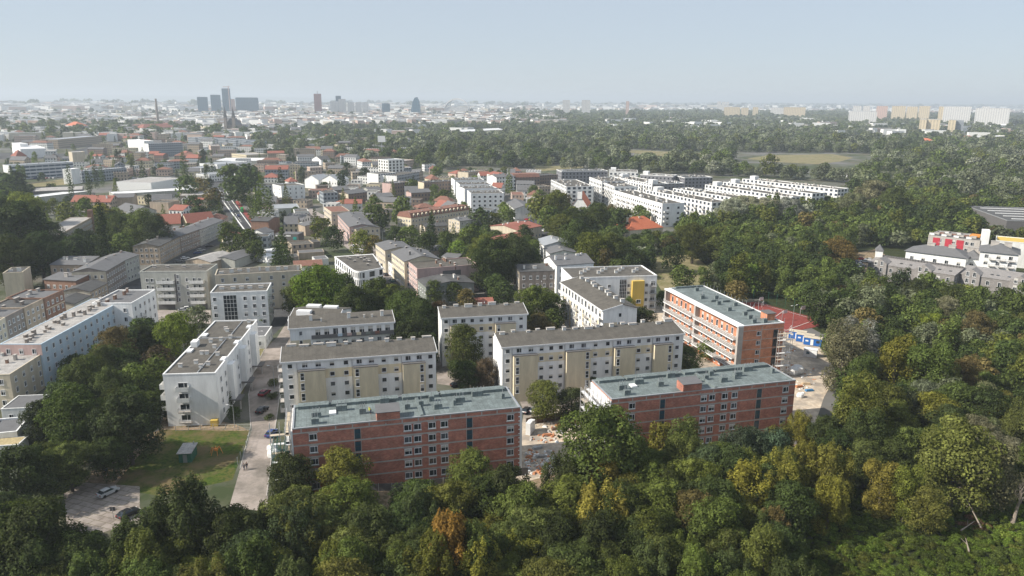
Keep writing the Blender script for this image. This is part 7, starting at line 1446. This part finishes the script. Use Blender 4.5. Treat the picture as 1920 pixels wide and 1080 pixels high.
for x, y, lb in ((1482,622,'white goal frame at the near side of the red court'),(1430,575,'white goal frame at the far side of the red court')):
    boxes('goal', lb, 'goal', x, y, 60, [('goal_post', WMET, [(-1.5,-1.42,0,.08,0,2),(1.42,1.5,0,.08,0,2)]), ('crossbar', WMET, [(-1.5,1.5,0,.08,2,2.08)])])
def lamp(px, py, h, hd, label, two=False):
    g = G(px, py); r = thing('street_lamp', label, 'street lamp', (g.x, g.y, 0), RAD(hd)); b = MB(); b.tube((0,0,0), (0,0,h), .09, .05, n=6); b.build('pole', METAL, r)
    for s in ((1,-1) if two else (1,)): b = MB(); b.tube((0,0,h-.05), (s*1.2,0,h+.15), .035, n=5); o = b.build('arm', METAL, r); b = MB(); b.box(min(s*1.0,s*1.7), max(s*1.0,s*1.7), -.12, .12, h+.1, h+.22); b.build('lamp_head', WMET, o)
for x, y, h, a, lb, tw_ in ((1485,618,9,30,'twin-headed floodlight at the red court',True),(1530,607,10,60,'floodlight mast at the right end of the red court',False),(440,802,6,180,'street lamp at the lower end of the white block by the road',False),(515,730,7,180,'street lamp on the left of the three-tower slab',False),(486,660,7,0,'street lamp at the bend of the concrete road',False),(908,620,10,90,'tall lamp mast in the courtyard behind the half-hidden slab',False),(1015,570,9,90,'lamp mast before the grey-brown tenement',False),(340,640,8,0,'street lamp beside the roof of the tall white block',False),(453,380,9,180,'street lamp on the left bank of the main road',False),(455,350,9,180,'street lamp near the top of the main road',False),(752,556,7,180,'street lamp on the sunlit street below the teal car',False),(703,455,7,0,'street lamp at the upper part of the sunlit street',False),(718,460,8,0,'thin street lamp before the cream street house',False),(1740,398,10,0,'lamp on the distant road, left of two',False),(1765,395,10,0,'lamp on the distant road, right of two',False)): lamp(x, y, h, a, lb, tw_)
x = boxes('parking_sign', 'blue parking sign on a post beside the bare soil strip', 'sign', 200, 895, 8, [('post', METAL, [(-.04,.04,-.04,.04,0,2.2)]), ('sign_plate', CB, [(-.45,.45,-.07,-.041,1.5,2.3)])])
part(x, 'letter_p', WMET, [(-.2,-.1,-.09,-.071,1.58,2.22)]); part(x, 'letter_p', WMET, [(-.099,.2,-.09,-.071,2.12,2.22),(-.099,.2,-.09,-.071,1.86,1.96),(.12,.22,-.092,-.073,1.961,2.119)])
boxes('parking_sign', 'back of a dark square sign at the lower edge of the slab lot', 'sign', 213, 972, 8, [('post', METAL, [(-.04,.04,-.04,.04,0,2.4)]), ('sign_plate', DKGREY, [(-.5,.5,.041,.07,1.6,2.5)])])
OR2 = mat('orange_play_paint', (.7,.25,.05), rough=.4, var=0); g = G(406, 850); r = thing('climbing_frame', 'orange spider-shaped climbing frame on the lawn', 'climbing frame', (g.x, g.y, 0)); 
for i in range(6): a = i*1.05; b = MB(); b.tube((0,0,1.1), (.9*math.cos(a),.9*math.sin(a),1.5), .07, n=5); b.tube((.9*math.cos(a),.9*math.sin(a),1.5), (1.5*math.cos(a),1.5*math.sin(a),0), .07, .05, n=5); b.build('leg', OR2, r)
b = MB(); b.box(-.35,.35,-.35,.35,.8,1.2); b.build('hub', OR2, r)
boxes('notice_board', 'white billboard on the pinkish blank gable of the brick row', 'billboard', 290, 488, 0, [('board', WMET, [(0,3.4,-.2,-.1,4.6,7.4)]), ('frame', METAL, [(-.1,0,-.22,-.08,4.5,7.5),(3.4,3.5,-.22,-.08,4.5,7.5)])])
boxes('billboard', 'white billboard on a mast beyond the wavy-balcony tower', 'billboard', 717, 302, 0, [('mast', METAL, [(-.3,.3,-.3,.3,0,26)]), ('board', WMET, [(-5,5,-1,-.4,25,33)])])
for i, (x, d) in enumerate(((1254,2600),(709,1900),(812,2600),(829,2600),(1422,3300))):
    A = GD(x, 235, d); r = thing('lattice_mast', 'thin mast rising over the far wood, %s from the left' % ['third','second','first','fourth','fifth'][[2,0,1,3,4].index(i)] if False else 'thin grey mast rising over the far wood near '+['the middle of the picture','the forest depot roofs','the stadium','the right of the stadium','the long cream block'][i], 'mast', (A.x, A.y, 0)); b = MB(); b.tube((0,0,0), (0,0,46), .8, .3, n=6); b.build('pole', METAL, r); b = MB(); b.box(-1.5,1.5,-.5,.5,42,45); b.build('antenna', WMET, r)

# ============================================================ haze: one closed box of thin air over everything
hz = MB(); hz.box(-31500, 31500, -420, 31500, -1, 205); ho = hz.mesh('haze', bpy.data.materials.new('haze_air')); hm_ = ho.materials[0]; hm_.use_nodes = True; n = hm_.node_tree.nodes; l = hm_.node_tree.links
n.remove(n['Principled BSDF']); pv = n.new('ShaderNodeVolumePrincipled'); pv.inputs['Color'].default_value = (.82,.91,1,1); pv.inputs['Density'].default_value = HAZE_D; pv.inputs['Anisotropy'].default_value = .1
l.new(pv.outputs[0], n['Material Output'].inputs['Volume']); hb = link('haze', ho); tag(hb, 'pale bluish summer haze over the whole town', 'haze', kind='stuff')
for o in list(bpy.data.objects):
    for k in ('_L', '_D', '_h'):
        if k in o: del o[k]
